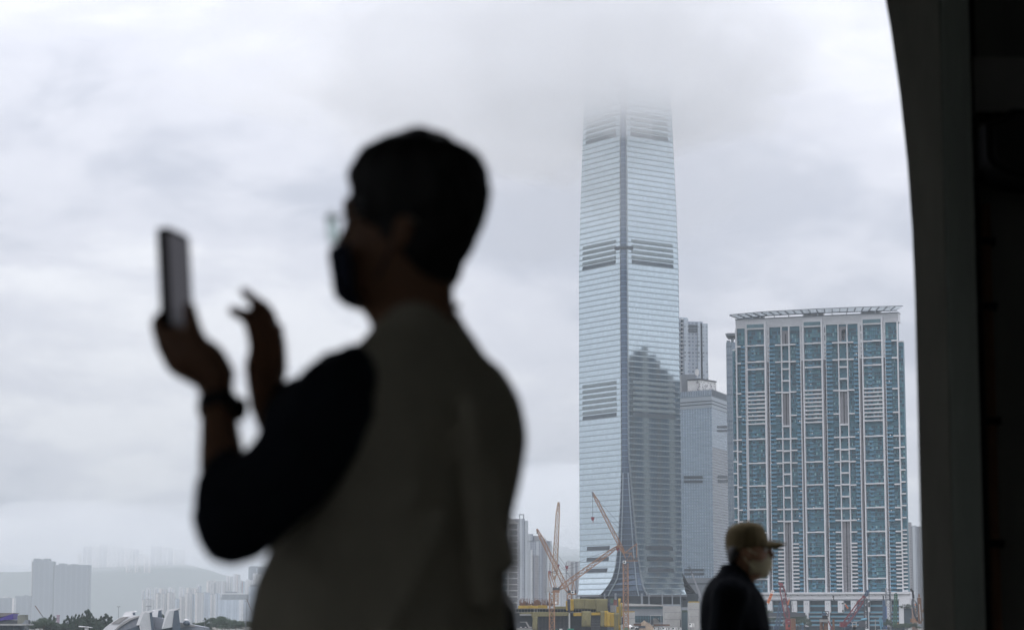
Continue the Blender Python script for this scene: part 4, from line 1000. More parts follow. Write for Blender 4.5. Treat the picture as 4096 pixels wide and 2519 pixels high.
# columns
for a, b, d in cols_:
    m_ = M_white; g = MB(); g.box(X(a), X(b), -d * .9, 1.65, z_pod - 1, z_top + 1.02 if d < 2 else Zr(290)); g.build('column', m_, fl)
for a, b in gaps:
    g = MB(); g.box(X(a), X(b), 1.2, 1.64, z_pod - 1, Zr(625)); g.build('recess_panel', M_dgrey, fl)
    if a == 293: continue
    g = MB(); g.box(X(a), X(a) + (X(b) - X(a)) * .45, .3, 1.19, z_pod - 1, Zr(625)); g.build('recess_return', M_hole, fl)
    g = MB(); g.box(X(a), X(b), .2, 1.62, Zr(625), z_top + 1.0); rw = g.build('recess_wall', M_white, fl)
    for y0, y1 in ((345, 392), (415, 462), (490, 515), (525, 550), (558, 582), (592, 616)):
        g = MB(); g.box(X(a) + 1.2, X(b) - .3, .05, .19, Zr(y1), Zr(y0)); g.build('slot_window', M_dglass, rw)
# white bands
def band(a, b, z, h=.85, d=1.0, w=None):
    g = MB(); g.box(X(a), X(b), -d, 1.5, z - h / 2, z + h / 2); return g.build('floor_band', M_white, fl)
mid_b = [482, 624, 688] + [887 + 34.5 * k for k in range(9)]
mid5 = [(1295 - 1150) for _ in ()]
mids = [Zr(y) for y in mid_b] + [Z5(y) for y in (98, 290, 489, 689, 888, 1080)]
mids.append(Zr(1296))
for a, b in ((305, 455), (798, 947), (1309, 1469)):
    for z in mids:
        s1 = X(a) + (X(b) - X(a)) * .13; s2 = X(a) + (X(b) - X(a)) * .52
        g = MB(); g.box(X(a), s1, -.95, 1.55, z - .5, z + .5); g.box(s1, s2 - .01, -.35, 1.55, z - .42, z + .42); g.box(s2, X(b), -.95, 1.55, z - .4, z + .6); g.build('floor_band', M_white, fl)
win_b = [Zr(y) for y in (485, 632, 895, 1097, 1298, 1400)] + [Z5(y) for y in (102, 298, 492, 592, 690)] + [Z5(785 + 31.3 * k) for k in range(13)]
for a, b, kd in bays:
    if kd == 'win':
        for z in win_b: band(a, b, z, .95, .9)
    if kd == 'core':
        ys = [Zr(y) for y in (486, 630, 696, 797, 898, 1190, 1300, 1405)] + [Z5(y) for y in (98, 196, 292, 393, 492, 594)]
        for z in ys: band(a, b, z, 1.1, 1.0)
    if kd == 'edge':
        zs_ = ([Zr(y) for y in (1300, 1395)] + [Z5(y) for y in (80, 180, 280, 378, 476, 576, 680)] + [Z5(715 + 31.3 * k) for k in range(16)])
        for z in zs_: band(a, b, z, .9, .9)
# refuge slots
zc_slots = [(Zr(898), Zr(1182)), (Z5(598), z_pod - 1)]
for a, b in ((607, 663), (1101, 1167)):
    for zt_, zb_ in zc_slots:
        g = MB(); g.box(X(a), X(b), 1.0, 1.58, zb_, zt_ - .5); rp_ = g.build('refuge_wall', M_hole, fl)
        w_ = X(b) - X(a)
        g = MB(); g.box(X(a) + w_ * .40, X(a) + w_ * .56, .85, .99, zb_, zt_ - .5); g.build('shaft', M_dgrey, rp_)
        for t_ in (.72, .86): 
            g = MB(); g.box(X(a) + w_ * t_, X(a) + w_ * (t_ + .03), .8, .99, zb_, zt_ - .5); g.build('pipe', M_grey, rp_)
    if a < 1000:
        g = MB(); g.box(X(a), X(b), 1.0, 1.58, Zr(480), Zr(360)); g.build('refuge_wall', M_hole, fl)
        g = MB(); c = (X(a) + X(b)) / 2; g.box(c - .4, c + .6, .9, .99, Zr(475), Zr(390)); g.build('shaft', M_dgrey, fl)
    else:
        g = MB(); g.box(X(a), ch0 - .02, 1.0, 1.58, Zr(480), Zr(345)); g.build('refuge_wall', M_hole, fl)
        g = MB(); g.box(ch0, X(b), 1.0, 1.58, Zr(375), Zr(345)); g.build('refuge_lintel', M_hole, fl)
        c = (ch0 + ch1) / 2 - .5; g = MB(); g.box(c - .25, c + .25, 3, 3.5, zh0, zh0 + 1.8); g.box(c - .9, c + .9, 2.9, 3.4, zh0 + 1.81, zh0 + 2.9); g.build('rooftop_lamp', M_dgrey, fl)
# windows and balconies, floor by floor
rnd = random.Random(11)
unit_w = {}
def unit(mt, name):
    if (mt, name) not in unit_w:
        g = MB(); g.box(0, 1, 0, 1, 0, 1); o = g.build(name, mt); unit_w[(mt, name)] = o.data; bpy.data.objects.remove(o)
    return unit_w[(mt, name)]
win_list, bal_list = [], []
nflr = int((z_top - z_pod) / PITCH)
def in_slot(kd, a, z):
    if kd != 'core': return False
    for zt_, zb_ in zc_slots:
        if zb_ - .5 < z + 1.4 < zt_: return True
    return Zr(482) < z + 1.4
mech = [(Zr(1192), Zr(1168)), (Z5(622), Z5(600))]
for i in range(nflr):
    z = z_pod + i * PITCH
    if any(lo - 1 < z + 1.4 < hi + 1 for lo, hi in mech): continue
    pent = z > Zr(482)
    for a, b, kd in bays:
        x0, x1 = X(a), X(b)
        if in_slot(kd, a, z): continue
        if kd == 'edge' and z > Zr(515): continue
        n = {'mid': 9, 'bal': 2, 'win': 4, 'core': 4, 'edge': 2}[kd]
        cw_ = (x1 - x0) / n
        dark_run = rnd.random()
        for k in range(n):
            if kd == 'core' and k in (1, 2) and not pent:
                if k == 1: continue
                continue
            mi = rnd.choices(range(5), WW)[0]
            gap = .10 if pent else .22
            y0 = 1.25 if kd != 'bal' or pent else 1.45
            if kd == 'mid' and k in (2, 3) and not pent: y0 = 1.45
            win_list.append((x0 + k * cw_ + gap, x0 + (k + 1) * cw_ - gap * .4, z + (.95 if not pent else .5), z + PITCH - .22, y0, mi))
        if kd == 'bal' and not pent:
            bal_list.append((x0, x1, z, -.9)); 
        if kd == 'mid' and not pent: bal_list.append((x0 + 2 * cw_, x0 + 4 * cw_, z, .45))
rnd.shuffle(win_list)
win_list.sort(key=lambda q: -round((q[1] - q[0]) * (q[3] - q[2]), 1))
def place(lst, n, fn): 
    for q in lst[:n]: fn(q)
for q in win_list[:296]:
    o = link('window_pane', unit(M_win[q[5]], 'window_pane'), fl, loc=(q[0], q[4], q[2])); o.scale = (q[1] - q[0], .30, q[3] - q[2])
g = MB()
for q in win_list[296:]: g.box(q[0], q[1], q[4], q[4] + .3, q[2], q[3], q[5])
g.build('window_panes', M_win, fl, kind='stuff')
# a mullion and a sill rail per window stay real but joined
g = MB()
for q in win_list:
    xm = (q[0] + q[1]) / 2
    if q[1] - q[0] > 1.3: g.box(xm - .06, xm + .06, q[4] - .06, q[4] + .02, q[2], q[3], 0)
    g.box(q[0] - .1, q[1] + .05, q[4] - .12, q[4] + .25, q[2] - .32, q[2] - .04, 0)
g.build('window_bars', M_bglass, fl, kind='stuff')
bal_list.sort(key=lambda q: q[3])
def bal_box(g, q):
    x0, x1, z, y = q
    g.box(x0 + .05, x1 - .05, y, 1.2, z - .12, z + .12, 1); g.box(x0 + .05, x1 - .05, y - .04, y + .06, z + .13, z + 1.15, 0)
    g.box(x0, x0 + .28 * (1 if y < 0 else .4), y + .1, 1.2, z + .13, z + 1.7, 1 if y < 0 else 0)
for q in bal_list[:298]:
    g = MB(); bal_box(g, q); g.build('balcony', [M_bal, M_bglass], fl)
g = MB()
for q in bal_list[298:]: bal_box(g, q)
g.build('balconies', [M_bal, M_bglass], fl, kind='stuff')
# laundry and plants: small pale specks on some balconies
g = MB()
for q in rnd.sample(bal_list, 60): x = q[0] + rnd.random() * (q[1] - q[0] - .9); g.box(x, x + rnd.uniform(.3, .9), q[3] + .15, q[3] + .35, q[2] + 1.16, q[2] + rnd.uniform(1.5, 2.1))
g.build('laundry', M_whitep, fl, kind='stuff')
# roof: plant rooms, posts and the long canopy that bows forward
xa, xb = X(155) + 0, X(1645)
def can(t):      # front edge heights: both tips high, the rest sags slightly along the sight line
    return 0
g = MB(); ctop = Zr(178); clow = Zr(215)
cx0, cz0 = C4(148, 236, -6); cx1, cz1 = C4(1645, 160, -6)
zfront = (cz0 + cz1) / 2; 
cv = thing('x', 'x', 'x'); bpy.data.objects.remove(cv)
M_cang = mat('canopy_glass', (0.62, 0.65, 0.68), .5, var=.08)
translucent(M_cang, (.75, .78, .80), .75)
can_root = bpy.data.objects.new('roof_canopy', None); COL.objects.link(can_root); can_root.parent = fl
npan = 22; front = []; back = []
def l3(tab, x):
    for (x0, y0), (x1, y1) in zip(tab, tab[1:]):
        if x <= x1: return y0 + (y1 - y0) * (x - x0) / (x1 - x0)
    return tab[-1][1]
for k in range(npan + 1):
    t = k / npan; xf_ = 148 + (1645 - 148) * t; xb_ = 226 + (1596 - 226) * t
    x, z = C4(xf_, l3(((148, 236), (453, 208), (870, 186), (1250, 170), (1645, 159)), xf_), -7); front.append(Vector((x, -7, z)))
    x, z = C4(xb_, l3(((226, 266), (453, 240), (870, 217), (1250, 203), (1596, 193)), xb_), 9); back.append(Vector((x, 9, z)))
for k in range(npan):
    g = MB(); g.add([front[k], front[k + 1], back[k + 1], back[k]] + [p + Vector((0, 0, .18)) for p in (front[k], front[k + 1], back[k + 1], back[k])], [(3, 2, 1, 0), (4, 5, 6, 7), (0, 1, 5, 4), (2, 3, 7, 6)])
    g.build('canopy_panel', M_cang, can_root)
    g = MB(); g.bar(front[k] - Vector((0, 0, .3)), back[k] - Vector((0, 0, .3)), .55, 0, .7); g.build('canopy_rib', M_grey, can_root)
    for f_ in (.3, .62):
        g = MB(); g.bar(front[k].lerp(back[k], f_) - Vector((0, 0, .2)), front[k + 1].lerp(back[k + 1], f_) - Vector((0, 0, .2)), .22); g.build('purlin', M_grey, can_root)
g = MB()
for k in range(npan): g.bar(front[k], front[k + 1], .45, 0, .6)
g.build('front_edge', M_grey, can_root)
g = MB()
for k in range(npan): g.bar(back[k] - Vector((0, 0, .3)), back[k + 1] - Vector((0, 0, .3)), .6, 0, .8)
g.build('rear_edge', M_grey, can_root)
for k in range(1, npan, 1):
    if k % 2: 
        p = back[k] - Vector((0, 0, .4)); g = MB(); g.bar((p.x, 8.0, z_cap + .81), (p.x, 8.0, p.z - .1), .6); g.build('canopy_post', M_white, fl)
for a, b, t_ in ((350, 440, 246), (790, 955, 222), (1285, 1450, 205)):
    x0, z1 = C4(a, t_, 10); x1, _ = C4(b, t_, 10); g = MB(); g.box(x0, x1, 9.6, 15, z_cap, z1); g.build('plant_room', M_concl, fl)
    g = MB(); g.box(x1 - 5, x1 - 1, 9.9, 9.98, z_cap + .9, z1 - .8); g.build('louvre', M_grey, fl)
# podium
R3 = lambda x, y, yl=-6.0: plane_hit(fl, 3020 + x / 6.1475, 2300 + y / 6.1475, yl)
R4 = lambda x, y, yl=-6.0: plane_hit(fl, 3380 + x / 6.903, 2300 + y / 6.903, yl)
pod = bpy.data.objects.new('podium', None); COL.objects.link(pod); pod.parent = fl
px0 = X(150); px1 = R4(1808, 500)[0]
zA = R4(900, 455)[1]; zB = R4(900, 512)[1]; zC = R4(900, 650)[1]; zD = R4(900, 690)[1]
g = MB(); g.box(px0, px1, -7.5, 12, zB, zA); g.build('roof_slab', M_white, pod)
g = MB(); g.box(px0, px1 - .4, -6, 12, zC, zB - .01); fa = g.build('fascia', M_white, pod)
for k in range(26):
    x = px0 + 3 + k * 4.9
    if x < px1 - 6: 
        g = MB(); g.add([(x, -6.15, zB - .1), (x + .35, -6.15, zB - .1), (x + 1.6, -6.15, zC + 2.2), (x + 1.25, -6.15, zC + 2.2), (x, -6.02, zB - .1), (x + .35, -6.02, zB - .1), (x + 1.6, -6.02, zC + 2.2), (x + 1.25, -6.02, zC + 2.2)], [(0, 1, 2, 3), (4, 7, 6, 5), (0, 3, 7, 4), (1, 5, 6, 2)]); g.build('strut', M_steel, fa)
g = MB(); g.box(px0, R4(1500, 670)[0], -6.4, 0, zD, zC - .01); g.build('ledge', M_grey, pod)
g = MB(); g.box(px0, px1 - 5, -3.2, 12, -8 + 1, zD - .01); g.build('glass_wall', M_dglass, pod)
zE, zF = R4(900, 808)[1], R4(900, 862)[1]
g = MB(); g.box(px0, R4(1500, 670)[0] - .1, -3.5, -3.21, zF, zE); g.build('glass_band', mat('podium_blue_glass', (0.10, 0.24, 0.32), .2, var=.1), pod)
for y in (1040, 1155, 1270, 1390):
    z = R4(900, y)[1]; g = MB(); g.box(px0, px1 - 3, -4.2, -3.22, z - .22, z + .22); g.build('terrace_edge', M_grey, pod)
    g = MB(); g.box(px0, px1 - 3, -4.15, -3.25, z + .24, z + 1.2); g.build('balustrade', M_bglass, pod)
for conv, lst in ((R3, [(300, 430, 910, 0, 0, 0), (900, 1032, 905, 0, 0, 0), (1200, 1337, 925, 1228, 1315, 1150), (1722, 1862, 915, 1745, 1838, 1346), (2040, 2182, 910, 0, 0, 0)]), (R4, [(165, 322, 1020, 0, 0, 0), (530, 685, 1010, 560, 662, 1480), (1125, 1282, 1005, 1160, 1265, 1300)])):
    for a, b, yb, c, d, ye in lst:
        x0, z0 = conv(a, yb); x1, _ = conv(b, yb); g = MB(); g.box(x0, x1, -6.2, -2, z0, zD - .01); cl_ = g.build('pier_column', M_white, pod)
        for q in (.3, .68):
            g = MB(); g.box(x0 + (x1 - x0) * q - .3, x0 + (x1 - x0) * q + .3, -6.26, -6.21, zD - 2.4, zD - 1.9); g.build('vent', M_grey, cl_)
        if c:
            x0, z1 = conv(c, ye); x1, _ = conv(d, ye); g = MB(); g.box(x0, x1, -6.0, -2.2, z1 - 3, z0 - .01); g.build('column_leg', M_white, cl_)
x0, zz = R4(1500, 1300); x1, _ = R4(1628, 1300); g = MB(); g.box(x0, x1, -6.3, 6, zz - 1.5, zC); g.build('pier_column', M_white, pod)
x2, z2 = R4(1765, 860); 
g = MB(); g.prism([(x1 + .01, -6.3, z2), (x2, -6.3, z2), (px1 - .3, -6.3, zB - .02), (x1 + .01, -6.3, zB - .02)], (0, 8, 0)); g.build('end_wall', M_white, pod)
g = MB(); x3, z3 = R4(1630, 905); x4, z4 = R4(1870, 1010); g.box(x1, x4, -5, 4, -1, z3); g.build('side_terrace', M_dglass, pod)
# ------------------------------------------------------------------ cranes over the building site
LB = lambda x, y: (2040 + x / 6.1475, 2380 + y / 6.1475)
MBc = lambda x, y: (2420 + x / 6.1475, 2380 + y / 6.1475)
C3 = lambda x, y: (2000 + x / 2.442, 1900 + y / 2.442)
def V3(x, y, Y): return at(*C3(x, y), Y)
def tower_crane(label, mast_x, mast_top, mast_bot, Y, jib, mw, jw, m, slew=None, cw=None, aframe=None, cab=None, hook=None, name='tower_crane'):
    """luffing tower crane; every point is a crop pixel at depth Y"""
    b = V3(mast_x, mast_bot, Y); t = V3(mast_x, mast_top, Y)
    r = thing(name, label, 'tower crane', (b.x, b.y, SITE_Z), 0, 'orange tower cranes on the building site')
    g = MB(); hgt = t.z - max(SITE_Z, b.z); g.lattice((b.x, b.y, max(SITE_Z, b.z)), (b.x, b.y, t.z), mw, mw, max(3, int(hgt / (mw * 1.15))), mw * .20, 0); g.build('mast', m, r, world=True)
    g = MB(); p, q = V3(*jib[0], Y), V3(*jib[1], Y + (jib[2] if len(jib) > 2 else 0)); L_ = (q - p).length
    g.lattice(p, q, jw, jw * .7, int(L_ / (jw * 1.25)), jw * .19, 0, tip=.12); jb = g.build('jib', m, r, world=True)
    g = MB(); g.tube([q, q + Vector((.4, 0, -1.6)), q + Vector((.2, 0, -2.6))], .5); g.build('jib_head', M_steel, jb, world=True)
    if slew:
        (x0, y0), (x1, y1) = slew; a, c = V3(x0, y0, Y), V3(x1, y1, Y); g = MB(); g.box(min(a.x, c.x), max(a.x, c.x), Y - 1.2, Y + 1.2, min(a.z, c.z), max(a.z, c.z)); g.build('machine_deck', m, r, world=True)
        g = MB(); 
        for k in range(6):
            xx = min(a.x, c.x) + abs(c.x - a.x) * (k + .5) / 6; g.box(xx - .4, xx + .3, Y - 1.0, Y + 1.0, max(a.z, c.z) + .01, max(a.z, c.z) + 1.1 + .4 * (k % 2))
        g.build('winch', M_dgrey, r, world=True)
    if cw:
        (x0, y0), (x1, y1) = cw; a, c = V3(x0, y0, Y), V3(x1, y1, Y); g = MB(); g.box(min(a.x, c.x), max(a.x, c.x), Y - 1.8, Y + 1.8, min(a.z, c.z), max(a.z, c.z)); g.build('counterweight', M_concl, r, world=True)
    if aframe:
        g = MB()
        for p1, p2, w_ in aframe: g.bar(V3(*p1, Y - .5), V3(*p2, Y - .5), w_); g.bar(V3(*p1, Y + 1.2), V3(*p2, Y + 1.2), w_)
        g.build('a_frame', m, r, world=True)
    if cab:
        (x0, y0), (x1, y1) = cab; a, c = V3(x0, y0, Y), V3(x1, y1, Y); x0, x1, z0, z1 = min(a.x, c.x), max(a.x, c.x), min(a.z, c.z), max(a.z, c.z)
        g = MB(); g.prism([(x0 + (x1 - x0) * .25, Y - 3.2, z0), (x1, Y - 3.2, z0), (x1, Y - 3.2, z1), (x0, Y - 3.2, z1), (x0, Y - 3.2, z0 + (z1 - z0) * .3)], (0, 1.9, 0)); cb_ = g.build('cab', M_whitep, r, world=True)
        g = MB(); g.box(x0 + (x1 - x0) * .15, x0 + (x1 - x0) * .7, Y - 3.3, Y - 3.21, z0 + (z1 - z0) * .25, z0 + (z1 - z0) * .8); g.build('cab_window', M_dglass, cb_, world=True)
    if hook:
        for (x0, y0), (x1, y1) in hook:
            g = MB(); g.bar(V3(x0, y0, Y), V3(x1, y1, Y), .16); rp = g.build('hoist_rope', M_dgrey, r, world=True)
            c = V3(x1, y1, Y); g = MB(); g.prism([c + Vector((-.9, -.5, .6)), c + Vector((.9, -.5, .6)), c + Vector((.5, -.5, -1)), c + Vector((-.5, -.5, -1))], (0, 1, 0)); g.tube([c + Vector((0, 0, -1)), c + Vector((.35, 0, -1.7)), c + Vector((-.1, 0, -2.1))], .2); g.build('hook_block', M_red, rp, world=True)
    # pendant ropes from the jib back to the a-frame
    if aframe:
        g = MB(); top = V3(*aframe[0][1], Y)
        for k in (.35, .62, .95): g.bar(top, p.lerp(q, k), .12)
        g.build('pendant_rope', M_dgrey, r, world=True)
    return r
YA = 1140.0
tower_crane('orange tower crane with grey counterweight and long jib lowered across the glass tower', 508, 1145, 1700, YA, ((575, 1112), (1165, 682)), 2.5, 2.3, M_orange, ((500, 1145), (582, 1120)), ((455, 1092), (514, 1136)), [((540, 1115), (488, 950), .45), ((510, 1115), (470, 955), .4), ((470, 955), (490, 950), .5), ((470, 1090), (472, 955), .25)], None, [((1150, 690), (1147, 712))])
tower_crane('pale orange tower crane with its jib raised almost upright', 545, 1140, 1260, YA + 140, ((528, 1015), (571, 262)), 2.6, 2.6, M_orange2, ((520, 1145), (575, 1130)), None, [((560, 1130), (528, 1010), .5)], None, [((586, 270), (567, 880)), ((490, 860), (484, 945))])
tower_crane('orange tower crane with white cab and jib leaning up to the left', 680, 1165, 1300, YA + 60, ((672, 1148), (360, 522)), 2.3, 2.2, M_orange, ((660, 1165), (745, 1148)), None, [((700, 1150), (716, 1030), .4), ((740, 1150), (716, 1030), .3)], ((692, 1128), (726, 1156)), [((430, 600), (652, 895))])
tower_crane('thin orange crane in front of the glass tower foot, jib reaching up to the left', 1232, 858, 1700, YA - 10, ((1212, 762), (902, 162)), 2.35, 1.7, M_orange, ((1222, 838), (1348, 831)), None, [((1222, 755), (1335, 668), .45), ((1335, 830), (1335, 665), .4), ((1240, 828), (1278, 755), .4), ((1310, 828), (1275, 755), .4), ((1200, 757), (1290, 757), .4), ((1205, 757), (1235, 828), .45), ((1163, 675), (1215, 760), .5)], ((1198, 834), (1227, 862)), [((905, 170), (906, 420))])
# slim grey telescopic crane right of the tower foot
r = thing('mobile_crane', 'slim grey telescopic crane boom leaning left beside the glass tower foot', 'mobile crane', V3(1975, 1230, 1300), 0)
g = MB(); a, b = V3(1975, 1225, 1300), V3(1852, 893, 1300); g.bar(a, a.lerp(b, .45), 1.1); bm_ = g.build('boom', M_steel, r, world=True)
g = MB(); g.bar(a.lerp(b, .45), a.lerp(b, .8), .8); g.build('boom_section', M_steel, bm_, world=True); g = MB(); g.bar(a.lerp(b, .8), b, .5); g.bar(b, b + Vector((-1.2, 0, -.3)), .4); g.build('boom_tip', M_dgrey, bm_, world=True)
g = MB(); g.box(a.x - 3.5, a.x + 3.5, 1298, 1301, SITE_Z + .8, SITE_Z + 3); g.build('chassis', M_steel, r, world=True)
for k in range(4): g = MB(); g.tube([(a.x - 2.8 + k * 1.8, 1297.6, SITE_Z + .6), (a.x - 2.8 + k * 1.8, 1298.3, SITE_Z + .6)], .6, n=12); g.build('wheel', M_black, r, world=True)

# ------------------------------------------------------------------ concrete frame going up, wrapped in nets
YS = 1185.0
site = thing('unfinished_building', 'half-built concrete hall wrapped in olive and yellow nets below the cranes', 'construction site', (at(*LB(1300, 700), YS).x, YS, SITE_Z))
def pbox(conv, x0, y0, x1, y1, Y, d, name, m, parent, yoff=0.0, to_ground=False):
    a, b = at(*conv(x0, y1), Y), at(*conv(x1, y0), Y); g = MB(); g.box(a.x, b.x, Y + yoff, Y + yoff + d, SITE_Z if to_ground else a.z, b.z); return g.build(name, m, parent, world=True)
pbox(LB, 100, 315, 2420, 332, YS, 26, 'slab', M_conc, site); pbox(LB, 100, 410, 2420, 425, YS, 26, 'slab', M_conc, site, -1); pbox(LB, 240, 452, 545, 492, YS, 20, 'slab', M_concl, site, -2.5)
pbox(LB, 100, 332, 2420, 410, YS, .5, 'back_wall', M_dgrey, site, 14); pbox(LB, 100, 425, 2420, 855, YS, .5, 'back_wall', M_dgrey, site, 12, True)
for x in range(130, 2400, 74): pbox(LB, x, 332, x + 11, 410, YS, .6, 'column', M_conc, site, 1.5)
for x in (600, 668): pbox(LB, x, 320, x + 16, 410, YS, .6, 'column', M_concl, site, .2)
for k, x in enumerate(range(700, 1440, 34)): pbox(LB, x, 505, x + 5, 855, YS, .25, 'scaffold_pole', M_steel, site, 2 + (k % 3), True)
for k, x in enumerate(range(2000, 2220, 30)): pbox(LB, x, 490, x + 6, 855, YS, .25, 'scaffold_pole', M_steel, site, 2, True)
for y in (620, 690, 760): pbox(LB, 2000, y, 2220, y + 6, YS, .25, 'scaffold_rail', M_steel, site, 1.7)
for y in (600, 700, 790): pbox(LB, 690, y, 1440, y + 4, YS, .2, 'scaffold_rail', M_dgrey, site, 3)
pbox(LB, 1436, 430, 1476, 820, YS, 1.8, 'column', M_concl, site, -3, True); pbox(LB, 1405, 95, 1480, 430, YS, 3, 'core_formwork', mat('formwork', (0.03, 0.035, 0.06), .7, var=.3), site, -1)
for k in range(9):
    pbox(LB, 1450, 110 + k * 34, 1476, 116 + k * 34, YS, .3, 'formwork_waler', M_steel, site, -1.4)
# nets: each sheet a thin sagging cloth
def net(conv, x0, y0, x1, y1, Y, m, parent, off=-2.0, sag=.5, nx=10, nz=8, name='net'):
    a, b = at(*conv(x0, y1), Y), at(*conv(x1, y0), Y); g = MB(); P_ = []; rs = random.random() * 90
    for i in range(nx + 1):
        for j in range(nz + 1):
            x = a.x + (b.x - a.x) * i / nx; z = a.z + (b.z - a.z) * j / nz
            e = noise.noise(Vector((x * .25, z * .18, rs))); x += e * .35 * (0 < j < nz); 
            P_.append(Vector((x, Y + off + e * sag, z + (.25 * noise.noise(Vector((x * .2, rs, 0))) if j in (0, nz) else 0))))
    n_ = len(P_); fs = []
    for i in range(nx):
        for j in range(nz):
            q = i * (nz + 1) + j; fs.append((q, q + nz + 1, q + nz + 2, q + 1))
    g.add(P_, fs); o = g.build(name, m, parent, world=True, smooth=True); sm = o.modifiers.new('t', 'SOLIDIFY'); sm.thickness = .06; return o
net(LB, 195, 246, 560, 320, YS, M_nety, site); net(LB, 540, 250, 700, 320, YS, M_nety, site, -2.3); net(LB, 690, 246, 920, 322, YS, M_nety, site)
net(LB, 1090, 270, 1400, 332, YS, M_net, site); net(LB, 520, 408, 1000, 522, YS, M_net, site, -3); net(LB, 985, 412, 1445, 508, YS, M_net, site, -3); net(LB, 545, 515, 680, 860, YS, M_net, site, -3.2)
net(LB, 240, 418, 540, 452, YS, M_net, site, -3)
net(LB, 1556, 82, 1830, 340, YS, M_net, site, -2); net(LB, 1822, 84, 2110, 345, YS, M_net, site, -2.2); net(LB, 2100, 80, 2402, 420, YS, M_net, site, -2); net(LB, 1478, 96, 1562, 385, YS, M_nety, site, -2.6)
net(LB, 1375, 130, 1410, 380, YS, M_nety, site, -2.2)
net(LB, 1560, 424, 1780, 505, YS, M_nety, site, -3); net(LB, 1755, 385, 1982, 775, YS, M_net, site, -4, .9); net(LB, 1960, 420, 2240, 490, YS, M_nety, site, -3)
net(LB, 2215, 375, 2420, 770, YS, M_net, site, -4, .9); net(MBc, -20, 375, 60, 770, YS, M_nety, site, -4.3); net(MBc, 45, 415, 130, 775, YS, M_nety, site, -4.8); net(MBc, 125, 425, 212, 780, YS, M_nety, site, -4.6)
net(MBc, 205, 418, 262, 860, YS, M_net, site, -4.2); net(MBc, 258, 420, 332, 870, YS, M_net, site, -3.8); net(MBc, 325, 70, 376, 860, YS, M_nety, site, -4); net(MBc, 345, 230, 392, 720, YS, M_net, site, -4.4); net(MBc, 384, 180, 418, 520, YS, M_nety, site, -4); net(MBc, 270, 270, 330, 430, YS, M_nety, site, -3.5)
pbox(MBc, 62, 180, 130, 400, YS, 4, 'core_formwork', MATS['formwork'], site, 1); pbox(MBc, 120, 240, 240, 410, YS, 5, 'core_wall', M_conc, site, 2); pbox(MBc, 215, 100, 300, 240, YS, 3, 'formwork_bundle', mat('red_formwork', (0.17, 0.07, 0.06), .8, var=.4), site, 2); pbox(MBc, 150, 80, 230, 180, YS, 3, 'formwork_bundle', mat('green_formwork', (0.06, 0.12, 0.09), .8, var=.3), site, 3)
pbox(MBc, 415, 535, 475, 710, YS, 3, 'formwork_bundle', MATS['formwork'], site, 0)
# rebar, stacked formwork and people-high clutter on the top deck
rnd = random.Random(3)
for x0, x1, y0 in ((235, 300, 150), (300, 370, 170), (365, 450, 135), (455, 520, 180), (525, 600, 165), (590, 740, 92), (735, 770, 150), (800, 880, 185), (905, 965, 148), (1000, 1060, 170)):
    for k in range(3):
        a = x0 + (x1 - x0) * k / 3; yy = y0 + rnd.uniform(0, 40); pbox(LB, a, yy, a + (x1 - x0) / 3 - 1, 246, YS, rnd.uniform(2, 4), 'formwork_stack', (MATS['red_formwork'], MATS['formwork'], M_rust)[rnd.randrange(3)], site, rnd.uniform(1, 6))
g = MB()
for k in range(150):
    x = rnd.uniform(220, 1060); p = at(*LB(x, 246), YS + rnd.uniform(1, 6)); g.bar(p, p + Vector((0, 0, rnd.uniform(1, 4))), .12)
g.build('starter_bars', M_rust, site, world=True, kind='stuff')
pbox(LB, 1100, 158, 1145, 198, YS, 2, 'site_box', M_whitep, site, 0)
for x0 in (250, 365, 500): pbox(LB, x0, 772, x0 + 40, 786, YS, .4, 'strip_lamp', M_whitep, site, 8)
g = MB(); a, b = at(*LB(395, 650), YS), at(*LB(480, 800), YS); g.bar(a, b, .8); g.build('raking_prop', M_concl, site, world=True); pbox(LB, 245, 645, 400, 660, YS, 1, 'beam', M_concl, site, 0)
g = MB(); p = [at(*LB(q, w_), YS - 12) for q, w_ in ((150, 800), (540, 795), (560, 860), (900, 850), (1100, 900), (150, 900))]; g.prism(p, (0, 6, 0)); g.build('ramp', M_conc, site, world=True)
# workers: a few pale specks on the decks
# ------------------------------------------------------------------ low buildings and concrete blocks right of the site
YL = 1290.0
st = thing('station_building', 'long low grey building with glazed strip in front of the glass tower', 'low building', (at(*MBc(940, 600), YL).x, YL, SITE_Z))
g = MB(); xa, xb = at(*MBc(400, 500), YL).x, at(*MBc(1470, 500), YL).x; zz = lambda y: at(*MBc(900, y), YL).z
g.box(xa, xb, YL, YL + 30, SITE_Z, zz(322)); g.build('wall', M_grey, st, world=True)
g = MB(); g.prism([(xa, YL - 2, zz(262)), (xb, YL - 2, zz(262)), (xb, YL - 2, zz(232)), (xa, YL - 2, zz(190))], (0, 33, 0)); g.build('roof', M_concl, st, world=True)
pbox(MBc, 400, 266, 1468, 290, YL, 3, 'fascia', M_grey, st, -.6); pbox(MBc, 400, 291, 1468, 320, YL, 3, 'glass_strip', M_tglass, st, -.4)
for k in range(11):
    x = 745 + k * 65; pbox(MBc, x, 500, x + 58, 655, YL, .4, 'window', M_dglass, st, -.5)
for k in range(12): pbox(MBc, 738 + k * 65, 500, 745 + k * 65, 655, YL, .6, 'mullion', M_tglass, st, -.7)
pbox(MBc, 740, 548, 1460, 556, YL, .5, 'transom', M_tglass, st, -.62)
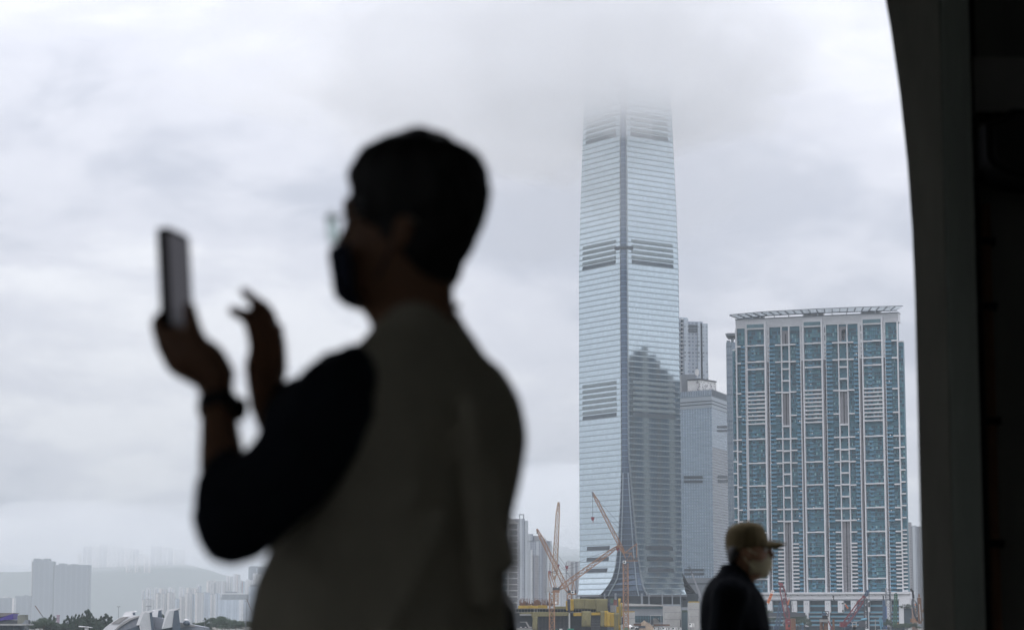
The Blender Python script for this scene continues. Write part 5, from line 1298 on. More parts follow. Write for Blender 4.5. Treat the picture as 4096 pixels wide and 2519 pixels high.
def block(name, label, cat, conv, x0, y0, x1, y1, Y, d, m, net_top=None, joints=(), part='wall'):
    a = at(*conv((x0 + x1) / 2, y1), Y); r_ = thing(name, label, cat, (a.x, Y, SITE_Z)); pbox(conv, x0, y0, x1, y1, Y, d, part, m, r_, 0, True)
    if net_top: pbox(conv, x0 + 5, net_top, x1 - 5, y0 - .5, Y, d - 1, 'edge_net', M_nety, r_, .4)
    for y in joints: pbox(conv, x0 + 1, y, x1 - 1, y + 4, Y, .1, 'pour_joint', M_dgrey, r_, -.06)
    return r_
blk = block('concrete_block', 'large pale concrete box with pour lines in front of the glass tower', 'concrete structure', MBc, 1465, 262, 1862, 770, 1250, 14, M_concl, None, (410, 585))
pbox(MBc, 1470, 215, 1860, 258, 1250, 8, 'roof_plant', M_grey, blk, 5); pbox(MBc, 1862, 390, 1886, 770, 1250, 8, 'side_wall', M_concl, blk, 1)
pbox(MBc, 1850, 595, 1870, 770, 1250, .4, 'drain_pipe', M_dgrey, blk, -.5)
block('concrete_block', 'slender white concrete shaft topped with yellow net by the capped man', 'concrete structure', MBc, 2070, 172, 2330, 790, 1235, 10, M_concl, 145, (345, 520))
block('concrete_block', 'small concrete stub with orange yellow edge beside the thin crane mast', 'concrete structure', MBc, 425, 412, 735, 750, 1240, 9, M_concl, 386, (560,))
tw = block('hoarding', 'dark teal site hoarding between the two concrete shafts', 'hoarding', MBc, 1886, 418, 2070, 770, 1262, .6, mat('dark_teal_sheet', (0.05, 0.085, 0.10), .6, var=.2), part='panel')
pbox(MBc, 1886, 285, 2070, 412, 1285, 3, 'rear_wall', M_grey, tw); pbox(MBc, 1890, 360, 2066, 416, 1270, 1, 'planting', M_leafd, tw)
gm = thing('gantry', 'steel gantry frame standing before the low grey building', 'gantry', (at(*MBc(1250, 700), 1225).x, 1225, SITE_Z))
for x in (1115, 1372): pbox(MBc, x, 490, x + 9, 712, 1225, .8, 'leg', M_steel, gm, 0, True)
pbox(MBc, 1110, 482, 1384, 496, 1225, 1, 'top_beam', M_concl, gm, -.1); pbox(MBc, 1130, 600, 1190, 715, 1225, 2, 'engine', M_dgrey, gm, 1); pbox(MBc, 1195, 560, 1330, 715, 1225, 2, 'hopper', M_conc, gm, 2, True)
g = MB(); g.bar(at(*MBc(1220, 500), 1226), at(*MBc(1355, 650), 1226), .5); g.build('brace', M_dgrey, gm, world=True)
# spoil heap, walers, vehicles, cabins
def heap(label, conv, pts, Y, d, m):
    g = MB(); front = [at(*conv(*p), Y) for p in pts]; n_ = len(front); a = thing('spoil_heap', label, 'spoil heap', (front[n_ // 2].x, Y + d / 2, SITE_Z))
    rows = []
    for j in range(7):
        t_ = j / 6; s_ = math.sin(math.pi * (.5 + t_ * .5)) if j else 1
        rows.append([Vector((p.x + noise.noise(p * .6 + Vector((0, j, 0))) * .5, Y + d * (1 - t_) , SITE_Z + (p.z - SITE_Z) * math.sin(math.pi / 2 * (1 - t_)) ** .7)) for p in front])
    g.add([p for r_ in rows for p in r_], [(j * n_ + i, j * n_ + i + 1, (j + 1) * n_ + i + 1, (j + 1) * n_ + i) for j in range(6) for i in range(n_ - 1)]); g.build('soil', m, a, world=True, smooth=True)
heap('brown spoil heap between the thin crane mast and the gantry', MBc, [(860, 860), (900, 690), (960, 630), (1000, 605), (1060, 650), (1130, 690), (1200, 740), (1280, 860)], 1215, 14, M_soil)
for lab, x0, x1, y0, y1 in (('rusty steel beam lying left of the spoil heap', 705, 888, 692, 742), ('long rusty steel beam lying below the gantry', 1200, 1592, 708, 745)):
    r_ = thing('steel_beam', lab, 'steel beam', (at(*MBc((x0 + x1) / 2, y1), 1212).x, 1212, SITE_Z)); pbox(MBc, x0, y0, x1, y1, 1212, .4, 'web', M_rust, r_); 
    for yy in (y0, y1 - 8): pbox(MBc, x0, yy, x1, yy + 8, 1212, .5, 'flange', M_rust, r_, -.5)
for k, (x0, x1, y0, y1) in enumerate(((1205, 1312, 788, 842), (1345, 1412, 785, 838), (1412, 1556, 782, 855), (1562, 1650, 790, 850), (1655, 1792, 785, 850), (1805, 1890, 792, 848), (2070, 2205, 685, 778))):
    Y = 1190 - k * 3
    r_ = thing('site_cabin', ['white site cabin standing alone at the left end of the cabin row', 'narrow white site cabin second from the left in the row', 'wide white site cabin with dark corner posts, third in the row', 'white site cabin directly below the concrete box', 'broad white site cabin fifth along the row', 'small white site cabin at the right end of the row', 'white site cabin raised at the foot of the slender white shaft'][k], 'site cabin', (at(*MBc((x0 + x1) / 2, y1), Y).x, Y, at(*MBc(x0, y1), Y).z))
    pbox(MBc, x0, y0, x1, y1, Y, 3, 'body', M_whitep, r_); pbox(MBc, x0 - 3, y0 - 6, x1 + 3, y0 - .5, Y, 3.4, 'roof', M_concl, r_, -.2)
    pbox(MBc, x0 + 6, y0 + 12, x0 + 6 + (x1 - x0) * .25, y0 + 40, Y, .1, 'window', M_dglass, r_, -.08); pbox(MBc, x0 + (x1 - x0) * .6, y0 + 12, x0 + (x1 - x0) * .78, y1 - 1, Y, .1, 'door', M_concl, r_, -.08)
    for xx in (x0 + 1, x1 - 6): pbox(MBc, xx, y0, xx + 5, y1, Y, .2, 'corner_post', M_dgrey, r_, -.15)
    if k == 6: pbox(MBc, 2100, 780, 2118, 850, Y, 1, 'leg', M_steel, r_, 1, True); pbox(MBc, 2160, 780, 2178, 850, Y, 1, 'leg', M_steel, r_, 1, True)
def container(label, conv, x0, y0, x1, y1, Y, m):
    a, b = at(*conv(x0, y1), Y), at(*conv(x1, y0), Y); r_ = thing('container', label, 'container', ((a.x + b.x) / 2, Y, a.z)); pbox(conv, x0, y0, x1, y1, Y, 2.6, 'body', m, r_)
    n_ = 7
    for k in range(n_): pbox(conv, x0 + (x1 - x0) * (k + .25) / n_, y0 + 5, x0 + (x1 - x0) * (k + .6) / n_, y1, Y, .12, 'rib', m, r_, -.1)
    pbox(conv, x0, y0 - 3, x1, y0 - .5, Y, 2.7, 'top_rail', m, r_, -.06)
container('green container below the thin orange crane mast', MBc, 440, 795, 600, 860, 1180, M_green); container('green container under the pale column of the netted hall', LB, 1420, 815, 1572, 860, 1180, M_green); container('dark green container left of the small white box', LB, 1090, 820, 1170, 860, 1183, mat('container_dark_green', (0.01, 0.10, 0.09), .5)); container('small white box container beneath the netted hall', LB, 1216, 820, 1288, 858, 1178, M_whitep)
def truck(label, x0, x1, y0, y1, Y, drum):
    a, b = at(*MBc(x0, y1), Y), at(*MBc(x1, y0), Y); r_ = thing('truck', label, 'truck', ((a.x + b.x) / 2, Y, a.z)); W_, H_ = b.x - a.x, b.z - a.z
    if not drum:
        g = MB(); g.prism([(a.x, Y, a.z + .5), (b.x, Y, a.z + .5), (b.x, Y, a.z + H_ * .55), (b.x - W_ * .25, Y, b.z), (a.x + W_ * .15, Y, b.z), (a.x, Y, a.z + H_ * .6)], (0, 2.2, 0)); g.build('cab', M_whitep, r_, world=True)
        g = MB(); g.box(a.x + W_ * .18, a.x + W_ * .7, Y - .05, Y - .01, a.z + H_ * .5, a.z + H_ * .85); g.build('windscreen', M_dglass, r_, world=True)
        g = MB(); g.box(b.x + .1, b.x + 3.6, Y, Y + 2.2, a.z + .7, a.z + 2.0); g.build('tipper_body', M_dgrey, r_, world=True)
    else:
        g = MB(); g.tube([(a.x, Y + 1.2, b.z - 1.0), (a.x + W_ * .25, Y + 1.2, b.z - 1.1), (a.x + W_ * .7, Y + 1.2, a.z + H_ * .45), (b.x, Y + 1.2, a.z + H_ * .3)], [.5, 1.3, 1.5, .9], n=16); g.build('drum', M_whitep, r_, world=True, smooth=True)
        g = MB(); g.box(a.x - 2, b.x + 1, Y + .2, Y + 2.2, a.z + .2, a.z + .8); g.build('chassis', M_dgrey, r_, world=True)
    for k in range(3): g = MB(); xx = a.x + W_ * (.2 + .35 * k); g.tube([(xx, Y - .1, a.z + .45), (xx, Y + .25, a.z + .45)], .45, n=12); g.build('wheel', M_black, r_, world=True)
truck('white tipper truck cab between the green container and the heap', 745, 822, 775, 842, 1176, False); truck('concrete mixer truck with white drum behind the green container', 530, 670, 752, 818, 1188, True)
# ------------------------------------------------------------------ flats and towers left of the tall tower
CA = lambda x, y: (2020 + x / 2.9125, 2000 + y / 2.9125)
def flats(label, conv, x0, ytop, x1, Y, d, m, rz=0.0, extra=(), name='apartment_tower', cat='tower', group=None):
    """slab of flats; extra: (x0, y0, x1, y1, proud, material, part name) pieces in crop pixels"""
    r_ = thing(name, label, cat, at(*conv((x0 + x1) / 2, 1450 if conv is CA else 2490 ), Y), R(rz), group); r_.location.z = SITE_Z
    h = lambda x, y: plane_hit(r_, *conv(x, y))
    a, zt_ = h(x0, ytop); b, _ = h(x1, ytop); g = MB(); g.box(a, b, 0, d, 0, zt_); g.build('wall', m, r_)
    for ex in extra:
        e0, f0 = h(ex[0], ex[3]); e1, f1 = h(ex[2], ex[1]); g = MB(); z0 = f0 if f0 > 0 else 0; g.box(e0, e1, -ex[4], max(.5, d * .5) if ex[4] >= 0 else 3, z0, f1); g.build(ex[6], ex[5], r_)
    return r_
G_brown = grid_mat('brown_flats', (0.20, 0.20, 0.21), (0.10, 0.11, 0.13), 2.6, 3.0, .5, .5, .6, .22, (0.13, 0.14, 0.17), 9.0)
G_blue = grid_mat('blue_grey_flats', (0.235, 0.26, 0.30), (0.11, 0.13, 0.16), 2.4, 3.0, .5, .55, .6, .28, (0.32, 0.35, 0.38), 11.0)
G_pale = grid_mat('pale_flats', (0.44, 0.46, 0.47), (0.20, 0.22, 0.25), 2.6, 3.0, .45, .5, .6, .2, (0.3, 0.33, 0.36), 8.0)
G_dim = grid_mat('grey_brown_flats', (0.21, 0.21, 0.22), (0.10, 0.11, 0.13), 2.6, 3.0, .5, .5, .6, .25, (0.15, 0.16, 0.18), 7.0)
flats('tall blue grey block of flats with an open roof frame, next to the dark office', CA, 112, 235, 262, 2700, 22, G_brown, 14, ((170, 215, 226, 1500, 1.5, G_blue, 'bay'), (112, 215, 168, 235, .5, G_brown, 'parapet'), (230, 235, 262, 1500, 2.5, G_blue, 'bay'), (172, 168, 179, 215, -1, M_grey, 'frame_post'), (218, 168, 226, 215, -1, M_grey, 'frame_post'), (172, 160, 226, 170, -1, M_grey, 'frame_beam')))
flats('grey flats with stepped roof boxes standing behind the left crane jib', CA, 262, 470, 430, 2850, 24, G_blue, 10, ((268, 390, 326, 470, 1, G_blue, 'roof_box'), (332, 412, 425, 470, .6, G_brown, 'roof_box'), (285, 575, 318, 1500, 1.6, G_pale, 'bay'), (328, 640, 385, 1500, 2.2, G_brown, 'bay')))
flats('paler flats with light ribs close behind the upright crane jib', CA, 425, 470, 545, 2950, 22, G_blue, 10, ((430, 450, 470, 1500, 1.2, G_brown, 'bay'), (486, 600, 520, 1500, 1.5, G_pale, 'bay'), (500, 480, 512, 600, .5, M_grey, 'roof_box')))
flats('light low flats seen between the two left crane masts', CA, 585, 885, 640, 3400, 20, G_pale, 6, ((590, 872, 615, 885, .3, G_pale, 'roof_box'),))
flats('pale flats glimpsed below the middle crane cab', CA, 650, 930, 740, 3450, 20, G_pale, 6, ((692, 885, 735, 930, .4, G_pale, 'roof_box'), (655, 1010, 690, 1500, .8, G_pale, 'bay')))
flats('ribbed grey block of flats touching the left edge of the glass tower', CA, 740, 712, 930, 3050, 24, G_brown, 8, ((740, 700, 762, 1500, 1, G_pale, 'bay'), (800, 705, 815, 1500, 1, G_pale, 'bay'), (850, 715, 865, 1500, 1, G_pale, 'bay')))
# dark office with pale floor ledges at the man's back
YO = 1560.0
ofc = thing('office_block', 'dark office block with pale floor ledges just right of the khaki vest', 'office building', (at(*CA(60, 1450), YO).x, YO, SITE_Z), R(24))
h = lambda x, y: plane_hit(ofc, *CA(x, y))
a, zt_ = h(-130, 270); b, _ = h(141, 270); g = MB(); g.box(a, b, 0, 26, 0, zt_); g.build('wall', mat('dark_stone', (0.10, 0.10, 0.105), .7, var=.2, scale=.2), ofc)
g = MB(); _, z1 = h(141, 262); _, z2 = h(20, 205); g.prism([(a, -.6, zt_), (b + .5, -.6, zt_), (b + .5, -.6, z1), (a, -.6, z2 + 6)], (0, 26, 0)); g.build('roof', M_concl, ofc)
for k in range(13):
    _, z = h(100, 340 + k * 71); 
    if z < 3: continue
    g = MB(); g.box(a, b + .25, -.5, .05, z - .35, z + .35); g.build('floor_ledge', M_concl, ofc)
    xm, _ = h(34, 600); g = MB(); g.box(a, xm, -.12, -.01, z - 5.2, z - .4); g.build('window_strip', M_dglass, ofc)
x0, z1 = h(72, 345); x1, z0 = h(104, 392); g = MB(); g.box(x0, x1, -.2, -.06, z0, z1); g.build('vent', M_dgrey, ofc); g = MB(); g.box(h(34, 500)[0] - .4, h(34, 500)[0] + .4, -.45, 0, 0, zt_); g.build('pier', M_concl, ofc)
# far right flats behind the wide block
CR = lambda x, y: (2700 + x / 2.103, 1800 + y / 2.103)
YF = 2650.0
rt = thing('apartment_tower', 'grey brown flats filling the gap between wide block and pier wall', 'tower', (at(*CR(2010, 1450), YF).x, YF, SITE_Z), R(-8))
h = lambda x, y: plane_hit(rt, *CR(x, y))
for x0, y0, x1, pr, m_ in ((1935, 640, 2180, 0, G_dim), (1950, 605, 1990, -2, G_dim), (1995, 632, 2030, 2, G_blue), (2060, 640, 2090, 2, G_blue)):
    a, z1 = h(x0, y0); b, _ = h(x1, y0); g = MB(); g.box(a, b, -pr, 24, 0, z1); g.build('wall' if pr == 0 else 'bay', m_, rt)

# ------------------------------------------------------------------ the far shore at the left, faint in the mist
CF = lambda x, y: (x / 5.041, 2180 + y / 5.041)
CG = lambda x, y: (540 + x / 4.5537, 2200 + y / 4.5537)
CH_ = lambda x, y: (x / 2.2355, 2100 + y / 2.2355)
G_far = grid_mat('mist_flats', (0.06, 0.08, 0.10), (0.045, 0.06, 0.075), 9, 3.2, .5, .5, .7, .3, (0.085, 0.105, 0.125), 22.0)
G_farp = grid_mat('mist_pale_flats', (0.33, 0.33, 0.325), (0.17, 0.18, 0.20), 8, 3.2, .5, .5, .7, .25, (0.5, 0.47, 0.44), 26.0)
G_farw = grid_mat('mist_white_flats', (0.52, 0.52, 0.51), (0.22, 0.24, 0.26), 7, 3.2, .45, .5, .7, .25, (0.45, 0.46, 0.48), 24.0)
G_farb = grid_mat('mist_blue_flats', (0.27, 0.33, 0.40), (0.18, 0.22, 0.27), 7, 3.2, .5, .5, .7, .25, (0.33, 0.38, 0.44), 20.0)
def far(label, conv, boxes, Y, d, name='apartment_tower', cat='tower', group=None):
    xs = [b_[0] for b_ in boxes] + [b_[2] for b_ in boxes]
    r_ = thing(name, label, cat, (at(*conv((min(xs) + max(xs)) / 2, 1450), Y).x, Y, 3.9), 0, group)
    for k, (x0, y0, x1, y1, m_, nm, off) in enumerate(boxes):
        p, q = at(*conv(x0, y1 or 1500), Y), at(*conv(x1, y0), Y); g = MB(); g.box(p.x, q.x, Y + off, Y + d - abs(off), 4.0 if y1 is None else p.z, q.z); g.build(nm, m_, r_, world=True)
    return r_
far('broad dark grey slab of flats, darkest of the far misty shore', CF, [(640, 320, 1075, None, G_far, 'wall', 0), (1075, 392, 1795, None, G_far, 'wall', 1), (620, 320, 640, None, G_farp, 'end_wall', -2), (670, 262, 780, 320, G_far, 'roof_box', 4), (870, 262, 980, 320, G_far, 'roof_box', 4), (780, 285, 870, 320, G_far, 'roof_box', 6), (1180, 362, 1310, 392, G_far, 'roof_box', 4), (1420, 375, 1540, 392, G_far, 'roof_box', 4), (1700, 430, 1795, 436, G_far, 'ledge', -1)], 9600, 60, 'apartment_block', 'apartment block')
far('faint pair of flats at the left frame edge, over the purple roof', CF, [(95, 660, 205, None, G_farp, 'wall', 0), (150, 640, 200, None, G_farp, 'bay', -3)], 14200, 40)
far('faint slim tower between left frame edge and the dark slab', CF, [(290, 575, 420, None, G_farp, 'wall', 0), (320, 570, 400, 575, G_farp, 'roof_box', 4), (380, 590, 420, None, G_far, 'bay', -3)], 14000, 40)
far('very faint tower peeping out left of the dark slab', CF, [(540, 540, 625, None, G_farp, 'wall', 0), (555, 525, 600, 540, G_farp, 'roof_box', 4)], 14600, 40)
far('low grey flats left of the pale rib, over the grey parapet block', CF, [(290, 1020, 600, None, G_far, 'wall', 0), (480, 1000, 530, 1020, G_far, 'roof_box', 4)], 9000, 40)
far('low flats with pale right end at the left frame edge', CF, [(-200, 1060, 235, None, G_far, 'wall', 0), (235, 1060, 280, None, G_farp, 'end_wall', -2), (60, 1030, 150, 1060, G_farp, 'roof_box', 3)], 8700, 40)
rnd = random.Random(21)
hl = [(690, 250, 725, 'first from the left'), (738, 190, 815, 'second from the left, taller'), (822, 195, 880, 'third, right of the taller one'), (885, 178, 950, 'highest of the left row'), (958, 185, 1030, 'just right of the highest'), (1040, 200, 1105, 'sixth along the ridge'), (1112, 205, 1180, 'seventh along the ridge'), (1186, 215, 1240, 'eighth along the ridge'), (1244, 260, 1290, 'lowest, before the gap'), (1345, 190, 1440, 'first after the gap, widest'), (1450, 200, 1540, 'second after the gap'), (1552, 220, 1650, 'last at the right end')]
for x0, y0, x1, tx in hl:
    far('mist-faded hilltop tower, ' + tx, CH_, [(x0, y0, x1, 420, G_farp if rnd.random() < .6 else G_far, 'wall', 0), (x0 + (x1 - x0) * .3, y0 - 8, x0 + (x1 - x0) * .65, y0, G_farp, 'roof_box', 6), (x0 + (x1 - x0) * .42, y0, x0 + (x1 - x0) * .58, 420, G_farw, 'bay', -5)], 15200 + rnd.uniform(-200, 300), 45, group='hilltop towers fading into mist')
for x0, y0, x1, tx in ((1125, 300, 1165, 'left'), (1205, 290, 1235, 'middle'), (1285, 285, 1340, 'right')):
    far('short pale hilltop flats below the row, %s one of three' % tx, CH_, [(x0, y0, x1, 420, G_farp, 'wall', 0), (x0 + 8, y0 - 10, x0 + 20, y0, G_farp, 'roof_box', 5)], 12600, 40, group='low hilltop flats')
# white estate between the finned building and the man
es = [(105, 735, 180, 'w', 'white flats at the far left end of the estate'), (190, 690, 290, 'w', 'white flats with a square roof, second from estate left end'), (330, 690, 420, 'w', 'white flats just right of the roof with aerials'), (430, 700, 560, 'p', 'pinkish flats in the left half of the estate'), (590, 680, 700, 'w', 'white stepped flats near the middle of the estate'), (780, 680, 900, 'w', 'white capped flats above the middle of the estate'), (920, 690, 1120, 'p', 'wide beige flats in the middle of the estate'), (1120, 640, 1185, 'w', 'tall slim white flats beside the beige block'), (1285, 560, 1640, 'p', 'long pale slab block with white cap, top row of the estate'), (1640, 470, 1760, 'w', 'stepped white flats left of the red striped tower'), (1770, 440, 1900, 'r', 'white tower with a red stripe, highest of the estate'), (1915, 560, 1970, 'r', 'thin white and red flats right of the striped tower'), (2000, 540, 2130, 'w', 'white grid-fronted flats near the man'), (2130, 430, 2300, 'w', 'white flats half hidden behind the vest'), (2050, 300, 2400, 'g', 'dark green glass tower half hidden by the elbow')]
M_fred = mat('faded_red', (0.40, 0.16, 0.12), .8)
for x0, y0, x1, kd, lab in es:
    m_ = {'w': G_farw, 'p': G_farp, 'r': G_farw, 'g': G_far}[kd]
    bx = [(x0, y0, x1, None, m_, 'wall', 0), (x0 + (x1 - x0) * .1, y0 - 14, x0 + (x1 - x0) * .5, y0, m_, 'roof_box', 5), (x0 + (x1 - x0) * .40, y0 + 20, x0 + (x1 - x0) * .52, None, G_far if kd != 'g' else G_farb, 'recess_bay', -2), (x0 + (x1 - x0) * .78, y0 + 10, x0 + (x1 - x0) * .86, None, G_farb, 'bay', -2)]
    if kd == 'r': bx.append((x0 + (x1 - x0) * .62, y0 + 5, x0 + (x1 - x0) * .74, None, M_fred, 'red_stripe', -4))
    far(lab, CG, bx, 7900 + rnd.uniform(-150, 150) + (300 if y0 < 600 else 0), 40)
fr = [(120, 900, 175, 'p', 'front row flats under the white end block'), (175, 890, 325, 'p', 'beige flats, second of the front row, with grey mid recess'), (365, 780, 480, 'p', 'front row flats with grey top under the pinkish block'), (485, 790, 570, 'p', 'narrow beige front row flats left of the white rib'), (575, 770, 715, 'p', 'broad grey beige front row flats with flat roof'), (720, 885, 800, 'b', 'low bluish flats with pale roof in the front row'), (800, 850, 905, 'p', 'pinkish lower flats right of the low bluish ones'), (905, 790, 1010, 'p', 'front row flats with darker roof near estate middle'), (1015, 800, 1080, 'b', 'bluish ribbed front row flats'), (1085, 770, 1225, 'p', 'beige front row tower with warm ribs'), (1230, 770, 1345, 'b', 'pale blue ribbed front row tower'), (1350, 800, 1450, 'p', 'beige striped tower left of the hotel slab'), (1450, 780, 1520, 'b', 'thin blue grey tower beside the beige striped one')]
for x0, y0, x1, kd, lab in fr:
    m_ = G_farp if kd == 'p' else G_farb
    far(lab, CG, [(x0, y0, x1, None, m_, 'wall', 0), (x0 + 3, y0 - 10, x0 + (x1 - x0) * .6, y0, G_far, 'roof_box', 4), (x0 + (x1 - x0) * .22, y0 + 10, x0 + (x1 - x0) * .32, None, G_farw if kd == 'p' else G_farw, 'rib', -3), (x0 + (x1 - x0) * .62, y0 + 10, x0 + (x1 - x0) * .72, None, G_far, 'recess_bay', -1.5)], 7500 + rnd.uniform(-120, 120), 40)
far('wide blue hotel slab with dark roof bands at the right of the estate', CG, [(1500, 900, 2060, None, G_farb, 'wall', 0), (1540, 780, 2090, 800, G_farw, 'roof_ledge', -2), (1580, 800, 2050, 850, G_far, 'top_storey', 1), (1560, 850, 2060, 895, G_far, 'top_storey', 3), (1630, 750, 1830, 780, G_far, 'roof_box', 6), (1890, 895, 1975, None, G_farw, 'stair_wall', -3), (1510, 905, 1610, None, G_farb, 'bay', -2)], 7000, 50, 'hotel', 'hotel')
far('blue glass block cut off by the vest, right of the hotel slab', CG, [(2060, 660, 2450, None, G_farb, 'wall', 0), (2100, 620, 2300, 660, G_far, 'roof_box', 4)], 6900, 50, 'office_block', 'office building')

# ------------------------------------------------------------------ trees
def leaf_mesh(name, kind, seed, n):
    """crown of many leaf-sized clumps, unit height 1, base at z = 0"""
    r_ = random.Random(seed); g = MB()
    lobes = []
    if kind == 'cone':
        for k in range(13):
            t_ = (k / 12) ** .9; rad = .27 * (1 - t_) ** .75 + .02
            for q in range(max(1, int(5 * (1 - t_)) + 1)):
                a = r_.uniform(0, 6.28); lobes.append((Vector((math.cos(a) * rad * .8 * r_.uniform(.4, 1.15), math.sin(a) * rad * .8, .10 + .86 * t_)), (.10 * (1 - t_) + .025) * r_.uniform(.7, 1.3), .09))
    else:
        for k in range(24):
            a, e_ = r_.uniform(0, 6.28), r_.uniform(-.4, 1.2); rad = .34 * r_.uniform(.45, 1.08)
            lobes.append((Vector((math.cos(a) * math.cos(e_) * rad * 1.25, math.sin(a) * math.cos(e_) * rad, .56 + math.sin(e_) * rad)), r_.uniform(.08, .17), .13))
    for k in range(n):
        c, rx, rz = r_.choice(lobes); d = Vector((r_.gauss(0, 1), r_.gauss(0, 1), r_.gauss(0, 1))).normalized() * (r_.random() ** .4)
        p = c + Vector((d.x * rx, d.y * rx, d.z * rz)); s_ = r_.uniform(.011, .028); u = Vector((r_.gauss(0, 1), r_.gauss(0, 1), r_.gauss(0, .7))).normalized(); w_ = u.cross(Vector((r_.gauss(0, 1), r_.gauss(0, 1), r_.gauss(0, 1)))).normalized()
        g.quad(p - u * s_, p + w_ * s_ * .6, p + u * s_, p - w_ * s_ * .6, r_.randrange(2) if r_.random() < .5 else 0)
    o = g.build(name, [M_leafd if kind == 'cone' else M_leaf, M_leaf if kind == 'cone' else M_leafd]); me = o.data; bpy.data.objects.remove(o); return me
CONES = [leaf_mesh('crown', 'cone', s_, 3800) for s_ in (1, 2, 3)]; ROUNDS = [leaf_mesh('crown', 'round', s_, 4200) for s_ in (4, 5, 6)]
def trunk_mesh(kind):
    g = MB(); top = .9 if kind == 'cone' else .52; g.tube([(0, 0, 0), (.008, 0, top * .5), (.0, .006, top)], [.022, .015, .004], n=7)
    rr = random.Random(8)
    for k in range(7):
        a = k * 2.4; z = top * (.45 + .07 * k); l_ = .22 if kind == 'round' else .15 * (1 - z); g.tube([(0, 0, z), (math.cos(a) * l_ * .6, math.sin(a) * l_ * .6, z + l_ * .35), (math.cos(a) * l_, math.sin(a) * l_, z + l_ * .8)], [.010, .006, .002], n=5)
    o = g.build('trunk', M_bark); me = o.data; bpy.data.objects.remove(o); return me
TRK = {'cone': trunk_mesh('cone'), 'round': trunk_mesh('round')}
def tree(label, px_, py, Y, kind, k, wide=1.0, base=None, group=None, name=None):
    top = at(px_, py, Y); zb_ = SITE_Z if base is None else base; h_ = top.z - zb_
    r_ = thing(name or ('conifer_tree' if kind == 'cone' else 'tree'), label, 'tree', (top.x, Y, zb_), random.Random(px_).uniform(0, 6.28), group)
    wide *= 1.7 if kind == 'cone' else 1.15; s_ = (h_ * wide, h_ * wide, h_)
    a = link('trunk', TRK[kind], r_); a.scale = (h_, h_, h_); b = link('crown', (CONES if kind == 'cone' else ROUNDS)[k % 3], r_); b.scale = s_
    return r_
D1 = lambda x, y: (x / 6.1475, 2400 + y / 6.1475)
D2 = lambda x, y: (380 + x / 6.1475, 2400 + y / 6.1475)
TG = 'trees along the near shore at the left'
YT = 1130.0
for i, (x, y, k, wd, lab) in enumerate(((1085, 395, 'round', 1.5, 'broad dark tree under the slim crane boom at left'), (1255, 355, 'cone', 1.0, 'pointed conifer left of the pinkish post'), (1320, 395, 'cone', 1.1, 'shorter conifer just left of the pinkish post'), (1180, 440, 'round', 1.6, 'rounded tree behind the pointed conifer left of the post'), (1650, 370, 'cone', 1.0, 'slim conifer first right of the pinkish post'), (1780, 380, 'cone', .9, 'thin conifer second right of the pinkish post'), (1860, 345, 'cone', .8, 'wispy conifer third right of the pinkish post'), (1950, 350, 'cone', .9, 'wispy conifer just left of the tallest one'), (2035, 320, 'cone', .7, 'thin top poking up beside the tallest conifer'), (2125, 262, 'cone', 1.2, 'broad conifer with double point left of the tallest tip'), (2178, 232, 'cone', 1.15, 'tallest conifer of the left shore row'), (2275, 385, 'cone', 1.1, 'conifer stepping down right of the tallest'), (2370, 440, 'cone', 1.0, 'small conifer in the dip before the dark clump'), (860, 530, 'round', 1.9, 'low round bush-like tree nearest the purple roofed block'), (980, 555, 'round', 1.7, 'low round tree under the broad dark tree'), (1520, 560, 'round', 1.8, 'low tree in the gap below the pinkish post'), (1700, 555, 'round', 1.9, 'low bright green tree under the slim conifers'), (2330, 560, 'round', 1.8, 'low tree behind the white T-shaped canopy'), (690, 580, 'round', 1.7, 'low tree touching the grey building\'s right corner'))):
    tree(lab, *D1(x, y), YT + (i * 7) % 40, k, i, wd, group=TG)
for i, (x, y, k, wd, lab) in enumerate(((250, 330, 'cone', 1.5, 'dark peaked conifer left of the lamp post'), (150, 385, 'cone', 1.2, 'dark conifer left half of the clump by the lamp post'), (390, 400, 'cone', 1.4, 'dark conifer sloping down to the curved roof'), (1660, 345, 'cone', .9, 'tiny conifer tip between the two rear fins'))):
    tree(lab, *D2(x, y), YT + 60 + i * 9, k, i + 1, wd, group=TG)
for i, (x, y, k, wd, lab) in enumerate(((1280, 1235, 'cone', 1.2, 'thin-topped tree left of the flat-topped tree'), (1190, 1290, 'round', 1.8, 'low tree at the left end of the shore clump by the man'), (1500, 1190, 'round', 1.5, 'flat-topped tree, tallest of the clump by the man'), (1590, 1180, 'round', 1.4, 'right half of the flat-topped pair by the man'), (1730, 1240, 'round', 1.5, 'feathery tree right of the flat-topped pair'), (1830, 1255, 'round', 1.4, 'tree sloping down towards the dark bush'), (2010, 1270, 'round', 2.1, 'wide dark rounded tree nearest the vest'), (2200, 1280, 'round', 1.8, 'dark tree under the slim boom, against the vest'), (1400, 1330, 'round', 2.0, 'low green tree in front of the flat-topped pair'), (1850, 1345, 'round', 2.2, 'low green tree in front of the dark rounded tree'), (1640, 1340, 'round', 2.0, 'low green tree at the centre front of the clump'))):
    tree(lab, *CG(x, y), YT + 120 + (i * 11) % 50, k, i, wd, group='trees by the man at the right of the finned building')
for i, (x, y, wd, lab) in enumerate(((1560, 1305, 1.3, 'bushy tree left of the thick right podium column'), (1700, 1290, 1.4, 'green tree under the bush on the side terrace'), (1900, 1300, 1.4, 'green tree under the orange mast at right'), (1420, 1330, 1.2, 'small tree below the green lattice mast'), (1190, 1160, .7, 'thin pale tree against the grey column leg'))):
    tree(lab, *((3380 + x / 6.903, 2300 + y / 6.903)), 1330 + i * 8, 'round', i, wd, group='trees before the podium')
